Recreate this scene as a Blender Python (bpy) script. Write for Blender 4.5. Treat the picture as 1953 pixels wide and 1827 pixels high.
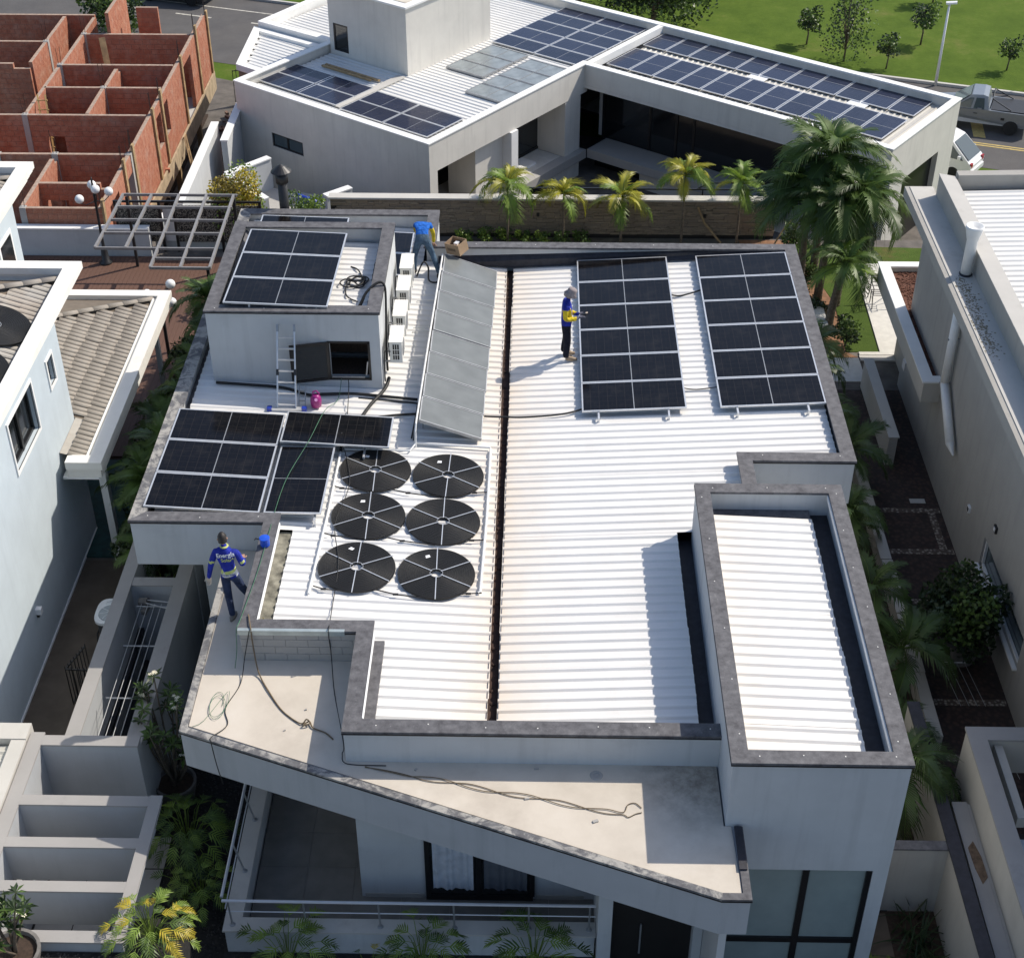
import bpy, bmesh, math, random
from math import sin, cos, pi, radians, sqrt, atan2
from mathutils import Vector, Matrix
from mathutils.bvhtree import BVHTree

for o in list(bpy.data.objects):
    bpy.data.objects.remove(o, do_unlink=True)
SC = bpy.context.scene
COL = SC.collection
RND = random.Random(7)

# ---------------------------------------------------------------- camera, sky, sun, exposure
cd = bpy.data.cameras.new('camera')
cam = bpy.data.objects.new('camera', cd)
COL.objects.link(cam)
cam.location = (-0.9931, -34.0899, 22.8345)
cam.rotation_euler = (pi / 2 - 0.6357, 0.0, 0.0182)
cd.sensor_fit = 'HORIZONTAL'
cd.sensor_width = 36.0
cd.lens = 36.0 * 2861.8 / 1953.0
cd.clip_start = 0.5
cd.clip_end = 2000
SC.camera = cam

SUN_DIR = Vector((0.85, 0.5, 1.0)).normalized()
SUN_EL = math.asin(SUN_DIR.z)
SUN_AZ = atan2(SUN_DIR.x, SUN_DIR.y)
w = bpy.data.worlds.new('World')
SC.world = w
w.use_nodes = True
nt = w.node_tree
for n in list(nt.nodes):
    nt.nodes.remove(n)
sky = nt.nodes.new('ShaderNodeTexSky')
sky.sky_type = 'NISHITA'
sky.sun_disc = False
sky.sun_elevation = SUN_EL
sky.sun_rotation = SUN_AZ
sky.altitude = 600
sky.ozone_density = 1.0
sky.dust_density = 2.2
bg = nt.nodes.new('ShaderNodeBackground')
bg.inputs['Strength'].default_value = 0.125
wo = nt.nodes.new('ShaderNodeOutputWorld')
nt.links.new(sky.outputs[0], bg.inputs[0])
nt.links.new(bg.outputs[0], wo.inputs[0])
sl = bpy.data.lights.new('sun', 'SUN')
sun = bpy.data.objects.new('sun', sl)
COL.objects.link(sun)
sun.location = (30, 20, 40)
sl.energy = 3.55
sl.angle = radians(0.53)
sl.color = (1.0, 0.925, 0.815)
sun.rotation_euler = SUN_DIR.to_track_quat('Z', 'Y').to_euler()
SC.view_settings.view_transform = 'Standard'
SC.view_settings.look = 'None'
SC.view_settings.exposure = 0.36
SC.view_settings.gamma = 1.0
SC.view_settings.use_curve_mapping = False
SC.render.engine = 'CYCLES'
SC.cycles.max_bounces = 8
SC.cycles.diffuse_bounces = 5


# ---------------------------------------------------------------- mesh helpers
class B:
    def __init__(s):
        s.v = []; s.f = []; s.m = []

    def add(s, vs, fs, m=0):
        k = len(s.v)
        s.v += [tuple(p) for p in vs]
        for f in fs:
            s.f.append(tuple(i + k for i in f)); s.m.append(m)
        return s

    def box(s, x0, y0, z0, x1, y1, z1, m=0):
        if x0 > x1: x0, x1 = x1, x0
        if y0 > y1: y0, y1 = y1, y0
        if z0 > z1: z0, z1 = z1, z0
        return s.add([(x0, y0, z0), (x1, y0, z0), (x1, y1, z0), (x0, y1, z0), (x0, y0, z1), (x1, y0, z1), (x1, y1, z1), (x0, y1, z1)],
                     [(0, 3, 2, 1), (4, 5, 6, 7), (0, 1, 5, 4), (1, 2, 6, 5), (2, 3, 7, 6), (3, 0, 4, 7)], m)

    def obox(s, p0, p1, w, h, m=0, up=(0, 0, 1)):
        """bar of section w x h from p0 to p1"""
        p0 = Vector(p0); p1 = Vector(p1); d = (p1 - p0).normalized(); up = Vector(up)
        if abs(d.dot(up)) > .98: up = Vector((0, 1, 0))
        r = d.cross(up).normalized(); u = r.cross(d)
        vs = []
        for p in (p0, p1):
            for a, b in ((-1, -1), (1, -1), (1, 1), (-1, 1)):
                vs.append(p + r * (a * w / 2) + u * (b * h / 2))
        return s.add(vs, [(3, 2, 1, 0), (4, 5, 6, 7), (0, 1, 5, 4), (1, 2, 6, 5), (2, 3, 7, 6), (3, 0, 4, 7)], m)

    def prism(s, poly, z0, z1, m=0):
        a = sum(poly[i][0] * poly[(i + 1) % len(poly)][1] - poly[(i + 1) % len(poly)][0] * poly[i][1] for i in range(len(poly)))
        if a < 0: poly = poly[::-1]
        n = len(poly)
        vs = [(p[0], p[1], z0) for p in poly] + [(p[0], p[1], z1) for p in poly]
        fs = [tuple(range(n - 1, -1, -1)), tuple(range(n, 2 * n))] + [(i, (i + 1) % n, n + (i + 1) % n, n + i) for i in range(n)]
        return s.add(vs, fs, m)

    def cyl(s, p0, p1, r0, r1=None, n=10, caps=True, m=0):
        if r1 is None: r1 = r0
        p0 = Vector(p0); p1 = Vector(p1); d = (p1 - p0).normalized()
        up = Vector((0, 0, 1)) if abs(d.z) < .95 else Vector((1, 0, 0))
        r = d.cross(up).normalized(); u = r.cross(d)
        vs = []
        for p, q in ((p0, r0), (p1, r1)):
            for i in range(n):
                a = 2 * pi * i / n
                vs.append(p + r * (cos(a) * q) + u * (sin(a) * q))
        fs = [(i, (i + 1) % n, n + (i + 1) % n, n + i) for i in range(n)]
        if caps: fs += [tuple(range(n - 1, -1, -1)), tuple(range(n, 2 * n))]
        return s.add(vs, [f[::-1] for f in fs], m)

    def tube(s, pts, r, n=6, m=0):
        pts = [Vector(p) for p in pts]; k = len(pts); vs = []
        R = r if callable(r) else (lambda t: r)
        pr = None
        for i, p in enumerate(pts):
            d = (pts[min(i + 1, k - 1)] - pts[max(i - 1, 0)]).normalized()
            if pr is None:
                up = Vector((0, 0, 1)) if abs(d.z) < .9 else Vector((1, 0, 0))
                pr = d.cross(up).normalized()
            pr = (pr - d * pr.dot(d)).normalized(); u = pr.cross(d)
            q = R(i / (k - 1))
            for j in range(n):
                a = 2 * pi * j / n
                vs.append(p + pr * (cos(a) * q) + u * (sin(a) * q))
        fs = []
        for i in range(k - 1):
            for j in range(n):
                fs.append((i * n + j, i * n + (j + 1) % n, (i + 1) * n + (j + 1) % n, (i + 1) * n + j)[::-1])
        fs += [tuple(range(n)), tuple(range((k - 1) * n, k * n))[::-1]]
        return s.add(vs, fs, m)

    def lathe(s, prof, c=(0, 0, 0), n=16, m=0, caps=True):
        vs = []
        for r, z in prof:
            for i in range(n):
                a = 2 * pi * i / n
                vs.append((c[0] + cos(a) * r, c[1] + sin(a) * r, c[2] + z))
        fs = []
        for k in range(len(prof) - 1):
            for i in range(n):
                fs.append((k * n + i, k * n + (i + 1) % n, (k + 1) * n + (i + 1) % n, (k + 1) * n + i))
        if caps: fs += [tuple(range(n))[::-1], tuple(range((len(prof) - 1) * n, len(prof) * n))]
        return s.add(vs, fs, m)

    def sphere(s, c, r, n=14, k=9, m=0):
        prof = [(max(1e-4, r * sin(pi * i / k)), -r * cos(pi * i / k)) for i in range(k + 1)]
        return s.lathe(prof, c, n, m)

    def quad(s, a, b, c, d, m=0): return s.add([a, b, c, d], [(0, 1, 2, 3)], m)

    def mesh(s, name, mats, smooth=False):
        me = bpy.data.meshes.new(name)
        me.from_pydata(s.v, [], s.f)
        if not isinstance(mats, (list, tuple)): mats = [mats]
        for m in mats: me.materials.append(m)
        me.polygons.foreach_set('material_index', s.m)
        if smooth: me.polygons.foreach_set('use_smooth', [True] * len(s.f))
        me.update()
        return me

    def ob(s, name, mats, parent=None, smooth=False, label=None):
        return put(name, s.mesh(name, mats, smooth), parent, label)


def put(name, me, parent=None, label=None, loc=None, rot=None):
    """link a mesh; world-coordinate meshes under a thing are shifted back by the thing's location"""
    o = bpy.data.objects.new(name, me)
    COL.objects.link(o)
    if parent is not None:
        o.parent = parent
        if loc is None and parent.get('_w') is not None:
            o.location = [-c for c in parent['_w']]
            o['_w'] = [0.0, 0.0, 0.0]
    if loc is not None: o.location = loc
    if rot is not None: o.rotation_euler = rot
    if label: o['label'] = label
    return o


def tag(o, label, cat, group=None, kind=None):
    o['label'] = label; o['category'] = cat
    if group: o['group'] = group
    if kind: o['kind'] = kind
    return o


def thing(name, label, cat, loc=(0, 0, 0), group=None, rz=0.0, world=True):
    """Empty at a thing's base. world=True: its parts are modelled in world coordinates"""
    o = bpy.data.objects.new(name, None)
    o.empty_display_size = .2
    COL.objects.link(o)
    o.location = loc; o.rotation_euler = (0, 0, rz)
    if world: o['_w'] = list(loc)
    return tag(o, label, cat, group)


def struct(o):
    o['kind'] = 'structure'
    return o


def copy_tree(o, parent=None):
    c = o.copy(); COL.objects.link(c); c.parent = parent
    for ch in o.children:
        copy_tree(ch, c)
    return c


def rel(o, parent):
    """parent o (built in world coordinates under the same thing) to another part"""
    o.parent = parent; o.location = (0, 0, 0)
    return o


def recalc(me):
    bm = bmesh.new(); bm.from_mesh(me)
    bmesh.ops.recalc_face_normals(bm, faces=bm.faces)
    bm.to_mesh(me); bm.free()


ORD = ['first', 'second', 'third', 'fourth', 'fifth', 'sixth', 'seventh', 'eighth', 'ninth', 'tenth', 'eleventh', 'twelfth', 'thirteenth', 'fourteenth', 'fifteenth', 'sixteenth']


# ---------------------------------------------------------------- materials
class NT:
    def __init__(s, name):
        s.mat = bpy.data.materials.new(name); s.mat.use_nodes = True
        s.t = s.mat.node_tree
        s.b = s.t.nodes['Principled BSDF']
        s.tc = None

    def n(s, typ, **kw):
        nd = s.t.nodes.new(typ)
        for k, v in kw.items():
            if k.startswith('i_'): nd.inputs[k[2:]].default_value = v
            else: setattr(nd, k, v)
        return nd

    def l(s, a, b): s.t.links.new(a, b)

    def co(s, kind='Object'):
        if s.tc is None: s.tc = s.n('ShaderNodeTexCoord')
        return s.tc.outputs[kind]

    def noise(s, scale, detail=4, rough=.55, vec=None, dist=0.0):
        nd = s.n('ShaderNodeTexNoise'); nd.inputs['Scale'].default_value = scale
        nd.inputs['Detail'].default_value = detail; nd.inputs['Roughness'].default_value = rough
        nd.inputs['Distortion'].default_value = dist
        s.l(vec if vec is not None else s.co(), nd.inputs['Vector'])
        return nd.outputs['Fac']

    def mapping(s, scale=(1, 1, 1), loc=(0, 0, 0), rot=(0, 0, 0), kind='Object'):
        nd = s.n('ShaderNodeMapping'); s.l(s.co(kind), nd.inputs['Vector'])
        nd.inputs['Scale'].default_value = scale; nd.inputs['Location'].default_value = loc; nd.inputs['Rotation'].default_value = rot
        return nd.outputs[0]

    def ramp(s, fac, stops):
        nd = s.n('ShaderNodeValToRGB'); cr = nd.color_ramp
        while len(cr.elements) < len(stops): cr.elements.new(.5)
        for e, (p, c) in zip(cr.elements, stops):
            e.position = p; e.color = c if len(c) == 4 else (*c, 1)
        s.l(fac, nd.inputs[0])
        return nd.outputs[0]

    def mix(s, fac, a, b, mode='MIX'):
        nd = s.n('ShaderNodeMix', data_type='RGBA', blend_type=mode)
        for sock, v in ((nd.inputs[0], fac), (nd.inputs[6], a), (nd.inputs[7], b)):
            if isinstance(v, (int, float)): sock.default_value = v
            elif isinstance(v, tuple): sock.default_value = v if len(v) == 4 else (*v, 1)
            else: s.l(v, sock)
        return nd.outputs[2]

    def math(s, op, a, b=None, c=None):
        nd = s.n('ShaderNodeMath', operation=op)
        for i, v in enumerate((a, b, c)):
            if v is None: continue
            if isinstance(v, (int, float)): nd.inputs[i].default_value = v
            else: s.l(v, nd.inputs[i])
        return nd.outputs[0]

    def bump(s, h, strength=.3, dist=.01):
        nd = s.n('ShaderNodeBump'); nd.inputs['Strength'].default_value = strength; nd.inputs['Distance'].default_value = dist
        s.l(h, nd.inputs['Height']); s.l(nd.outputs[0], s.b.inputs['Normal'])

    def out(s, col, rough=.7, metal=0.0, spec=.5):
        if isinstance(col, tuple): s.b.inputs['Base Color'].default_value = (*col[:3], 1)
        else: s.l(col, s.b.inputs['Base Color'])
        if isinstance(rough, (int, float)): s.b.inputs['Roughness'].default_value = rough
        else: s.l(rough, s.b.inputs['Roughness'])
        s.b.inputs['Metallic'].default_value = metal
        s.b.inputs['Specular IOR Level'].default_value = spec
        return s.mat


def sc(c, k): return tuple(min(1, x * k) for x in c[:3])


def plain(name, c, rough=.6, metal=0.0, var=.12, scale=6, spec=.5, bump=0):
    t = NT(name)
    f = t.noise(scale, 5)
    col = t.ramp(f, [(.3, sc(c, 1 - var)), (.7, sc(c, 1 + var))])
    if bump: t.bump(t.noise(scale * 8, 3), bump, .01)
    return t.out(col, rough, metal, spec)


def plaster(name, c, stain=(.25, .23, .2), amt=.25, streak=.15):
    """painted render: faint cloudiness, rain streaks and blotchy grime"""
    t = NT(name)
    base = t.ramp(t.noise(1.3, 6, .6), [(.3, sc(c, .93)), (.7, sc(c, 1.04))])
    st = t.noise(1.0, 5, .6, t.mapping((5, 5, .35)))
    stf = t.math('MULTIPLY', t.ramp(st, [(.52, (0, 0, 0)), (.8, (1, 1, 1))]), streak)
    col = t.mix(stf, base, sc(c, .6))
    bl = t.math('MULTIPLY', t.ramp(t.noise(.9, 8, .68), [(.58, (0, 0, 0)), (.8, (1, 1, 1))]), amt)
    col = t.mix(bl, col, stain)
    t.bump(t.noise(60, 3), .15, .004)
    return t.out(col, .85)


M = {}
M['wall'] = plaster('wall_paint', (.53, .545, .55), stain=(.30, .31, .31), amt=.4, streak=.35)
M['wall_warm'] = plaster('warm_wall_paint', (.67, .645, .59), stain=(.42, .40, .36), amt=.3, streak=.35)
M['wall_nr'] = plaster('beige_wall_paint', (.37, .355, .325), amt=.3, streak=.4)
M['wall_grey'] = plaster('grey_wall_paint', (.42, .435, .45), amt=.2, streak=.25)
M['cap_grey'] = plaster('weathered_stone_cap', (.34, .325, .31), stain=(.12, .11, .1), amt=.55, streak=.0)
M['wall_cream'] = plaster('cream_wall_paint', (.50, .475, .425), amt=.2, streak=.2)
M['wall_blue'] = plaster('pale_blue_wall_paint', (.54, .61, .655), stain=(.42, .46, .49), amt=.3, streak=.2)
M['wall_white'] = plaster('white_wall_paint', (.78, .78, .77), amt=.08, streak=.12)
M['white_trim'] = plaster('white_trim_paint', (.82, .82, .8), amt=.12, streak=.1)
M['cornice'] = plaster('cornice_paint', (.8, .78, .73), stain=(.4, .35, .28), amt=.35, streak=.1)


def m_coping():
    t = NT('dark_coping_stone')
    a = t.ramp(t.noise(7, 8, .65), [(.3, (.058, .056, .062)), (.6, (.13, .128, .135)), (.8, (.19, .185, .19))])
    wear = t.ramp(t.noise(1.6, 9, .75, dist=.4), [(.63, (0, 0, 0)), (.72, (1, 1, 1))])
    col = t.mix(t.math('MULTIPLY', wear, .55), a, (.34, .335, .33))
    sp = t.ramp(t.noise(38, 2), [(.68, (0, 0, 0)), (.76, (1, 1, 1))])
    col = t.mix(t.math('MULTIPLY', sp, .35), col, (.45, .44, .43))
    t.bump(t.noise(22, 5), .25, .006)
    return t.out(col, .75)


M['coping'] = m_coping()


def m_coping_worn():
    """grey cement coping that has lost its dark paint in patches"""
    t = NT('worn_coping_stone')
    a = t.ramp(t.noise(8, 8, .7), [(.3, (.075, .074, .08)), (.6, (.15, .15, .155)), (.8, (.22, .22, .225))])
    p = t.noise(2.2, 6, .75, dist=.6)
    col = t.mix(t.ramp(p, [(.46, (0, 0, 0)), (.56, (1, 1, 1))]), a, (.37, .355, .325))
    sp = t.ramp(t.noise(11, 8, .8), [(.58, (0, 0, 0)), (.66, (1, 1, 1))])
    col = t.mix(t.math('MULTIPLY', sp, .6), col, (.10, .095, .09))
    t.bump(t.noise(14, 6), .5, .012)
    return t.out(col, .85)


M['coping_worn'] = m_coping_worn()


def m_roof(name, c=(.77, .76, .735), dirt=.5, gx=None):
    """white painted steel sheet; silt washed towards the gutter at x = gx"""
    t = NT(name)
    base = t.ramp(t.noise(.8, 6, .6), [(.3, sc(c, .95)), (.7, sc(c, 1.03))])
    spots = t.ramp(t.noise(14, 8, .75), [(.66, (0, 0, 0)), (.8, (1, 1, 1))])
    col = t.mix(t.math('MULTIPLY', spots, .22), base, (.5, .43, .33))
    line = t.noise(1.0, 6, .7, t.mapping((.5, 9, 1)))
    col = t.mix(t.math('MULTIPLY', t.ramp(line, [(.5, (0, 0, 0)), (.75, (1, 1, 1))]), .12), col, (.6, .56, .48))
    if gx is not None:
        sx = t.n('ShaderNodeSeparateXYZ'); t.l(t.co(), sx.inputs[0])
        d = t.math('ABSOLUTE', t.math('SUBTRACT', sx.outputs[0], gx))
        near = t.math('SUBTRACT', 1.0, t.math('MULTIPLY', d, .55))
        near = t.math('MAXIMUM', near, 0.0)
        f = t.math('MULTIPLY', t.math('MULTIPLY', near, near), t.math('MULTIPLY', t.noise(2.2, 8, .7), dirt))
        col = t.mix(f, col, (.72, .56, .38))
    oi = t.n('ShaderNodeObjectInfo')
    col = t.mix(t.math('MULTIPLY', oi.outputs['Random'], .10), col, (.62, .60, .55))
    foot = t.ramp(t.noise(1.1, 7, .72, t.mapping((1.6, 1, 1), (4.2, 1.3, 0))), [(.55, (0, 0, 0)), (.75, (1, 1, 1))])
    col = t.mix(t.math('MULTIPLY', foot, .16), col, (.55, .48, .38))
    t.bump(t.noise(1.7, 3), .25, .02)
    return t.out(col, .45, 0, .4)


M['roof'] = m_roof('white_steel_roof', gx=-1.66, dirt=1.0)
M['roof_block'] = m_roof('white_steel_roof_stained', gx=2.3, dirt=.55)
M['roof_far'] = m_roof('white_steel_roof_far', (.74, .735, .71), gx=None)
M['roof_old'] = m_roof('weathered_fibre_roof', (.52, .5, .45), gx=None)


def m_gutter():
    t = NT('rusty_gutter')
    c = t.ramp(t.noise(5, 8, .7), [(.3, (.028, .016, .012)), (.6, (.07, .036, .024)), (.78, (.2, .13, .09))])
    return t.out(c, .85)


M['gutter'] = m_gutter()
M['gutter_dark'] = plain('black_waterproofing', (.022, .022, .03), .6, var=.4, scale=9)


def m_cells(name, c0, line, nx, ny, lx, ly, rough=.12):
    """solar cells under glass: fine busbars and cell gaps printed on the panel"""
    t = NT(name)
    g = t.co('Object')
    sx = t.n('ShaderNodeSeparateXYZ'); t.l(g, sx.inputs[0])
    def grid(axis, n, wid):
        u = t.math('MULTIPLY', sx.outputs[axis], n)
        fr = t.math('FRACT', t.math('ADD', u, 100.0))
        return t.math('LESS_THAN', fr, wid)
    gx = grid(0, nx / lx, .045); gy = grid(1, ny / ly, .035)
    cellg = t.math('MAXIMUM', gx, gy)
    bus = grid(0, nx * 2 / lx, .05)
    base = t.ramp(t.noise(1.2, 4), [(.3, sc(c0, .85)), (.7, sc(c0, 1.15))])
    oi = t.n('ShaderNodeObjectInfo')
    base = t.mix(t.math('MULTIPLY', oi.outputs['Random'], .6), base, sc(c0, 1.9))
    dust = t.math('MULTIPLY', t.ramp(t.noise(2.4, 7, .7), [(.5, (0, 0, 0)), (.8, (1, 1, 1))]), .05)
    base = t.mix(dust, base, (.3, .27, .23))
    col = t.mix(t.math('MULTIPLY', bus, .35), base, line)
    col = t.mix(t.math('MULTIPLY', cellg, .8), col, line)
    return t.out(col, rough, 0, .22)


M['cells'] = m_cells('solar_cells', (.0030, .0028, .0036), (.024, .020, .017), 12, 6, 2.278, 1.134)
M['cells_b'] = m_cells('solar_cells_blue', (.016, .020, .040), (.05, .06, .09), 12, 6, 2.06, 1.02, .16)
M['alu'] = plain('aluminium', (.68, .69, .7), .38, .55, var=.06)
M['alu_dull'] = plain('dull_aluminium', (.36, .37, .38), .5, .6, var=.15)
M['dark_metal'] = plain('dark_metal', (.022, .022, .024), .45, .1, var=.2)
M['steel_rail'] = plain('steel_rail', (.55, .57, .6), .35, .2, var=.05)
M['black'] = plain('black_frame', (.012, .012, .013), .4, var=.2)
M['rubber'] = plain('black_rubber', (.015, .015, .016), .62, var=.3, scale=20)


def m_discs():
    t = NT('coiled_black_hose')
    sx = t.n('ShaderNodeSeparateXYZ'); t.l(t.co(), sx.inputs[0])
    r = t.math('SQRT', t.math('ADD', t.math('MULTIPLY', sx.outputs[0], sx.outputs[0]), t.math('MULTIPLY', sx.outputs[1], sx.outputs[1])))
    wv = t.math('SINE', t.math('MULTIPLY', r, 2 * pi / .022))
    col = t.mix(t.math('MULTIPLY', t.noise(5, 6), .5), (.007, .007, .007), (.022, .02, .019))
    t.bump(wv, .9, .006)
    return t.out(col, .5, 0, .4)


M['disc'] = m_discs()
M['pvc'] = plain('white_pvc', (.78, .78, .76), .4, var=.05)
M['ac_white'] = plain('appliance_white', (.78, .76, .70), .45, var=.05)
M['plastic_w'] = plain('white_plastic', (.74, .76, .78), .35, var=.05)
M['collector'] = plain('collector_glass', (.165, .175, .17), .3, 0, var=.14, scale=2.2, spec=.5)
M['grey_glass'] = plain('grey_collector_glass', (.24, .27, .28), .25, 0, var=.25, scale=2.0, spec=.5)
M['concrete'] = plaster('concrete', (.40, .385, .36), stain=(.15, .14, .12), amt=.5, streak=.1)
M['concrete_l'] = plaster('pale_concrete', (.52, .50, .46), stain=(.2, .17, .13), amt=.45, streak=.1)
M['block'] = plaster('concrete_block', (.38, .37, .35), stain=(.18, .18, .17), amt=.5, streak=.2)
M['mortar'] = plain('mortar', (.30, .27, .24), .9, var=.2)


def m_slab():
    t = NT('cream_waterproof_slab')
    c = t.ramp(t.noise(.9, 7, .62), [(.28, (.50, .445, .37)), (.55, (.60, .54, .455)), (.8, (.66, .605, .525))])
    soot = t.ramp(t.noise(.55, 9, .7, t.mapping(loc=(3.1, .7, 0))), [(.56, (0, 0, 0)), (.76, (1, 1, 1))])
    c = t.mix(t.math('MULTIPLY', soot, .35), c, (.30, .25, .2))
    sp = t.ramp(t.noise(24, 8, .8), [(.7, (0, 0, 0)), (.8, (1, 1, 1))])
    c = t.mix(t.math('MULTIPLY', sp, .35), c, (.2, .15, .1))
    # mould that grew where water stands in the corner by the tall block
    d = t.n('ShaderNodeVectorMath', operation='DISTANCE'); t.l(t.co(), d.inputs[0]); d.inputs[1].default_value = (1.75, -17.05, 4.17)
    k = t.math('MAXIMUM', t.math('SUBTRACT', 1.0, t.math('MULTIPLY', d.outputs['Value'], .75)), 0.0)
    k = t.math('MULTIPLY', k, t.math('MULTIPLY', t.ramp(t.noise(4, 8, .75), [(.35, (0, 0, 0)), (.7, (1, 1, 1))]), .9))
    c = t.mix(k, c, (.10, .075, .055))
    t.bump(t.noise(40, 4), .15, .004)
    return t.out(c, .8)


M['slab'] = m_slab()


def m_brick():
    t = NT('red_clay_block')
    oi = t.n('ShaderNodeObjectInfo')
    r = t.noise(2.3, 3, .5)
    c = t.ramp(t.noise(5.1, 6, .7), [(.25, (.29, .095, .055)), (.5, (.42, .17, .10)), (.75, (.52, .28, .18))])
    c = t.mix(t.math('MULTIPLY', oi.outputs['Random'], .25), c, (.26, .08, .05))
    gz = t.math('MULTIPLY', t.ramp(r, [(.5, (0, 0, 0)), (.75, (1, 1, 1))]), .4)
    c = t.mix(gz, c, (.46, .33, .26))
    t.bump(t.noise(30, 4), .3, .006)
    return t.out(c, .9)


M['brick'] = m_brick()
M['brick_mortar'] = plain('brick_mortar', (.36, .27, .21), .95, var=.25)
M['timber'] = plain('raw_timber', (.36, .25, .13), .8, var=.3, scale=4)
M['timber_y'] = plain('yellow_timber', (.46, .31, .12), .75, var=.25, scale=4)


def m_stone():
    t = NT('stacked_stone')
    oi = t.n('ShaderNodeObjectInfo')
    c = t.ramp(t.noise(1.0, 7, .8, t.mapping((2.6, 1, 15))), [(.3, (.10, .075, .05)), (.5, (.27, .215, .15)), (.7, (.46, .37, .26))])
    c = t.mix(oi.outputs['Random'], c, sc((.15, .12, .09), 1.0), 'MIX') if False else t.mix(t.math('MULTIPLY', oi.outputs['Random'], .5), c, (.17, .14, .115))
    t.bump(t.noise(25, 5), .5, .01)
    return t.out(c, .9)


M['stone'] = m_stone()


def m_leaf(name, c, tr=.25, var=.4):
    t = NT(name)
    oi = t.n('ShaderNodeObjectInfo')
    f = t.noise(3.0, 4)
    col = t.ramp(f, [(.25, sc(c, 1 - var)), (.75, sc(c, 1 + var))])
    col = t.mix(t.math('MULTIPLY', oi.outputs['Random'], .35), col, sc(c, .6))
    t.l(col, t.b.inputs['Base Color'])
    t.b.inputs['Roughness'].default_value = .45
    t.b.inputs['Specular IOR Level'].default_value = .4
    trn = t.n('ShaderNodeBsdfTranslucent'); t.l(col, trn.inputs['Color'])
    mx = t.n('ShaderNodeMixShader'); mx.inputs[0].default_value = tr
    out = t.t.nodes['Material Output']
    t.l(t.b.outputs[0], mx.inputs[1]); t.l(trn.outputs[0], mx.inputs[2]); t.l(mx.outputs[0], out.inputs['Surface'])
    return t.mat


M['palm_d'] = m_leaf('palm_leaf_dark', (.055, .095, .024))
M['palm_m'] = m_leaf('palm_leaf_mid', (.10, .165, .036), .3)
M['palm_y'] = m_leaf('palm_leaf_yellow', (.38, .36, .035), .35)
M['palm_g'] = m_leaf('palm_leaf_green', (.17, .26, .035), .35)
M['leaf_d'] = m_leaf('leaf_dark', (.035, .060, .022))
M['leaf_m'] = m_leaf('leaf_mid', (.09, .15, .034))
M['leaf_l'] = m_leaf('leaf_light', (.20, .29, .05))
M['leaf_y'] = m_leaf('leaf_yellow', (.50, .40, .04), .3)
M['leaf_o'] = m_leaf('leaf_ochre', (.22, .17, .035))
M['flower'] = plain('white_petals', (.82, .78, .62), .6, var=.05)
M['bark'] = plain('bark', (.12, .095, .07), .9, var=.35, scale=12)
M['bark_palm'] = plain('palm_bark', (.15, .12, .085), .9, var=.4, scale=14)
M['pot'] = plain('grey_pot', (.16, .15, .14), .8, var=.25)
M['soil'] = plain('soil', (.05, .032, .022), .95, var=.4, scale=20, bump=.5)
M['soil_red'] = plain('red_soil', (.23, .12, .065), .95, var=.35, scale=5, bump=.4)
M['mulch'] = plain('bark_mulch', (.13, .055, .035), .95, var=.5, scale=30, bump=.8)


def m_grass(name, a, b, c):
    t = NT(name)
    f = t.noise(.35, 10, .75)
    g = t.noise(5, 8, .8)
    col = t.ramp(f, [(.3, a), (.55, b), (.75, c)])
    col = t.mix(t.math('MULTIPLY', t.ramp(g, [(.4, (0, 0, 0)), (.7, (1, 1, 1))]), .35), col, sc(a, .6))
    t.bump(t.noise(60, 3), .6, .03)
    return t.out(col, .95, 0, .1)


M['grass'] = m_grass('lawn', (.06, .105, .014), (.10, .155, .022), (.18, .185, .055))
M['lawn'] = m_grass('small_lawn', (.05, .085, .018), (.08, .125, .025), (.16, .105, .05))


def m_asphalt():
    t = NT('asphalt')
    c = t.ramp(t.noise(.7, 8, .7), [(.3, (.085, .082, .082)), (.7, (.12, .115, .112))])
    c = t.mix(t.math('MULTIPLY', t.ramp(t.noise(.25, 6), [(.5, (0, 0, 0)), (.7, (1, 1, 1))]), .3), c, (.12, .105, .09))
    t.bump(t.noise(90, 3), .4, .01)
    return t.out(c, .9, 0, .3)


M['asphalt'] = m_asphalt()
M['yard'] = plain('bare_yard', (.13, .115, .10), .95, var=.3, scale=2, bump=.3)
M['gravel'] = plain('dark_gravel', (.020, .019, .018), .9, var=.5, scale=16)
M['tile_floor'] = plain('stone_floor_tile', (.19, .18, .165), .55, var=.14, scale=3)
M['pave'] = plain('white_paving', (.62, .60, .55), .8, var=.08)
M['alley'] = plain('alley_concrete', (.12, .095, .072), .9, var=.25, scale=1.5)
M['deck'] = plain('deck_board', (.12, .062, .042), .7, var=.3, scale=3)


def m_cobble():
    t = NT('dark_red_cobbles')
    v = t.n('ShaderNodeTexVoronoi'); v.inputs['Scale'].default_value = 9; t.l(t.co(), v.inputs['Vector'])
    sepr = t.ramp(v.outputs['Distance'], [(.2, (.085, .045, .035)), (.6, (.035, .02, .016))])
    c = t.mix(t.math('MULTIPLY', t.noise(1.2, 5), .6), sepr, (.05, .045, .04))
    t.bump(v.outputs['Distance'], .6, .02)
    return t.out(c, .9)


M['cobble'] = m_cobble()


def m_cobble_w():
    t = NT('pale_cobbles')
    v = t.n('ShaderNodeTexVoronoi'); v.inputs['Scale'].default_value = 13; t.l(t.co(), v.inputs['Vector'])
    c = t.ramp(v.outputs['Distance'], [(.15, (.42, .37, .31)), (.55, (.1, .075, .06))])
    t.bump(v.outputs['Distance'], .6, .02)
    return t.out(c, .9)


M['cobble_w'] = m_cobble_w()


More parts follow.
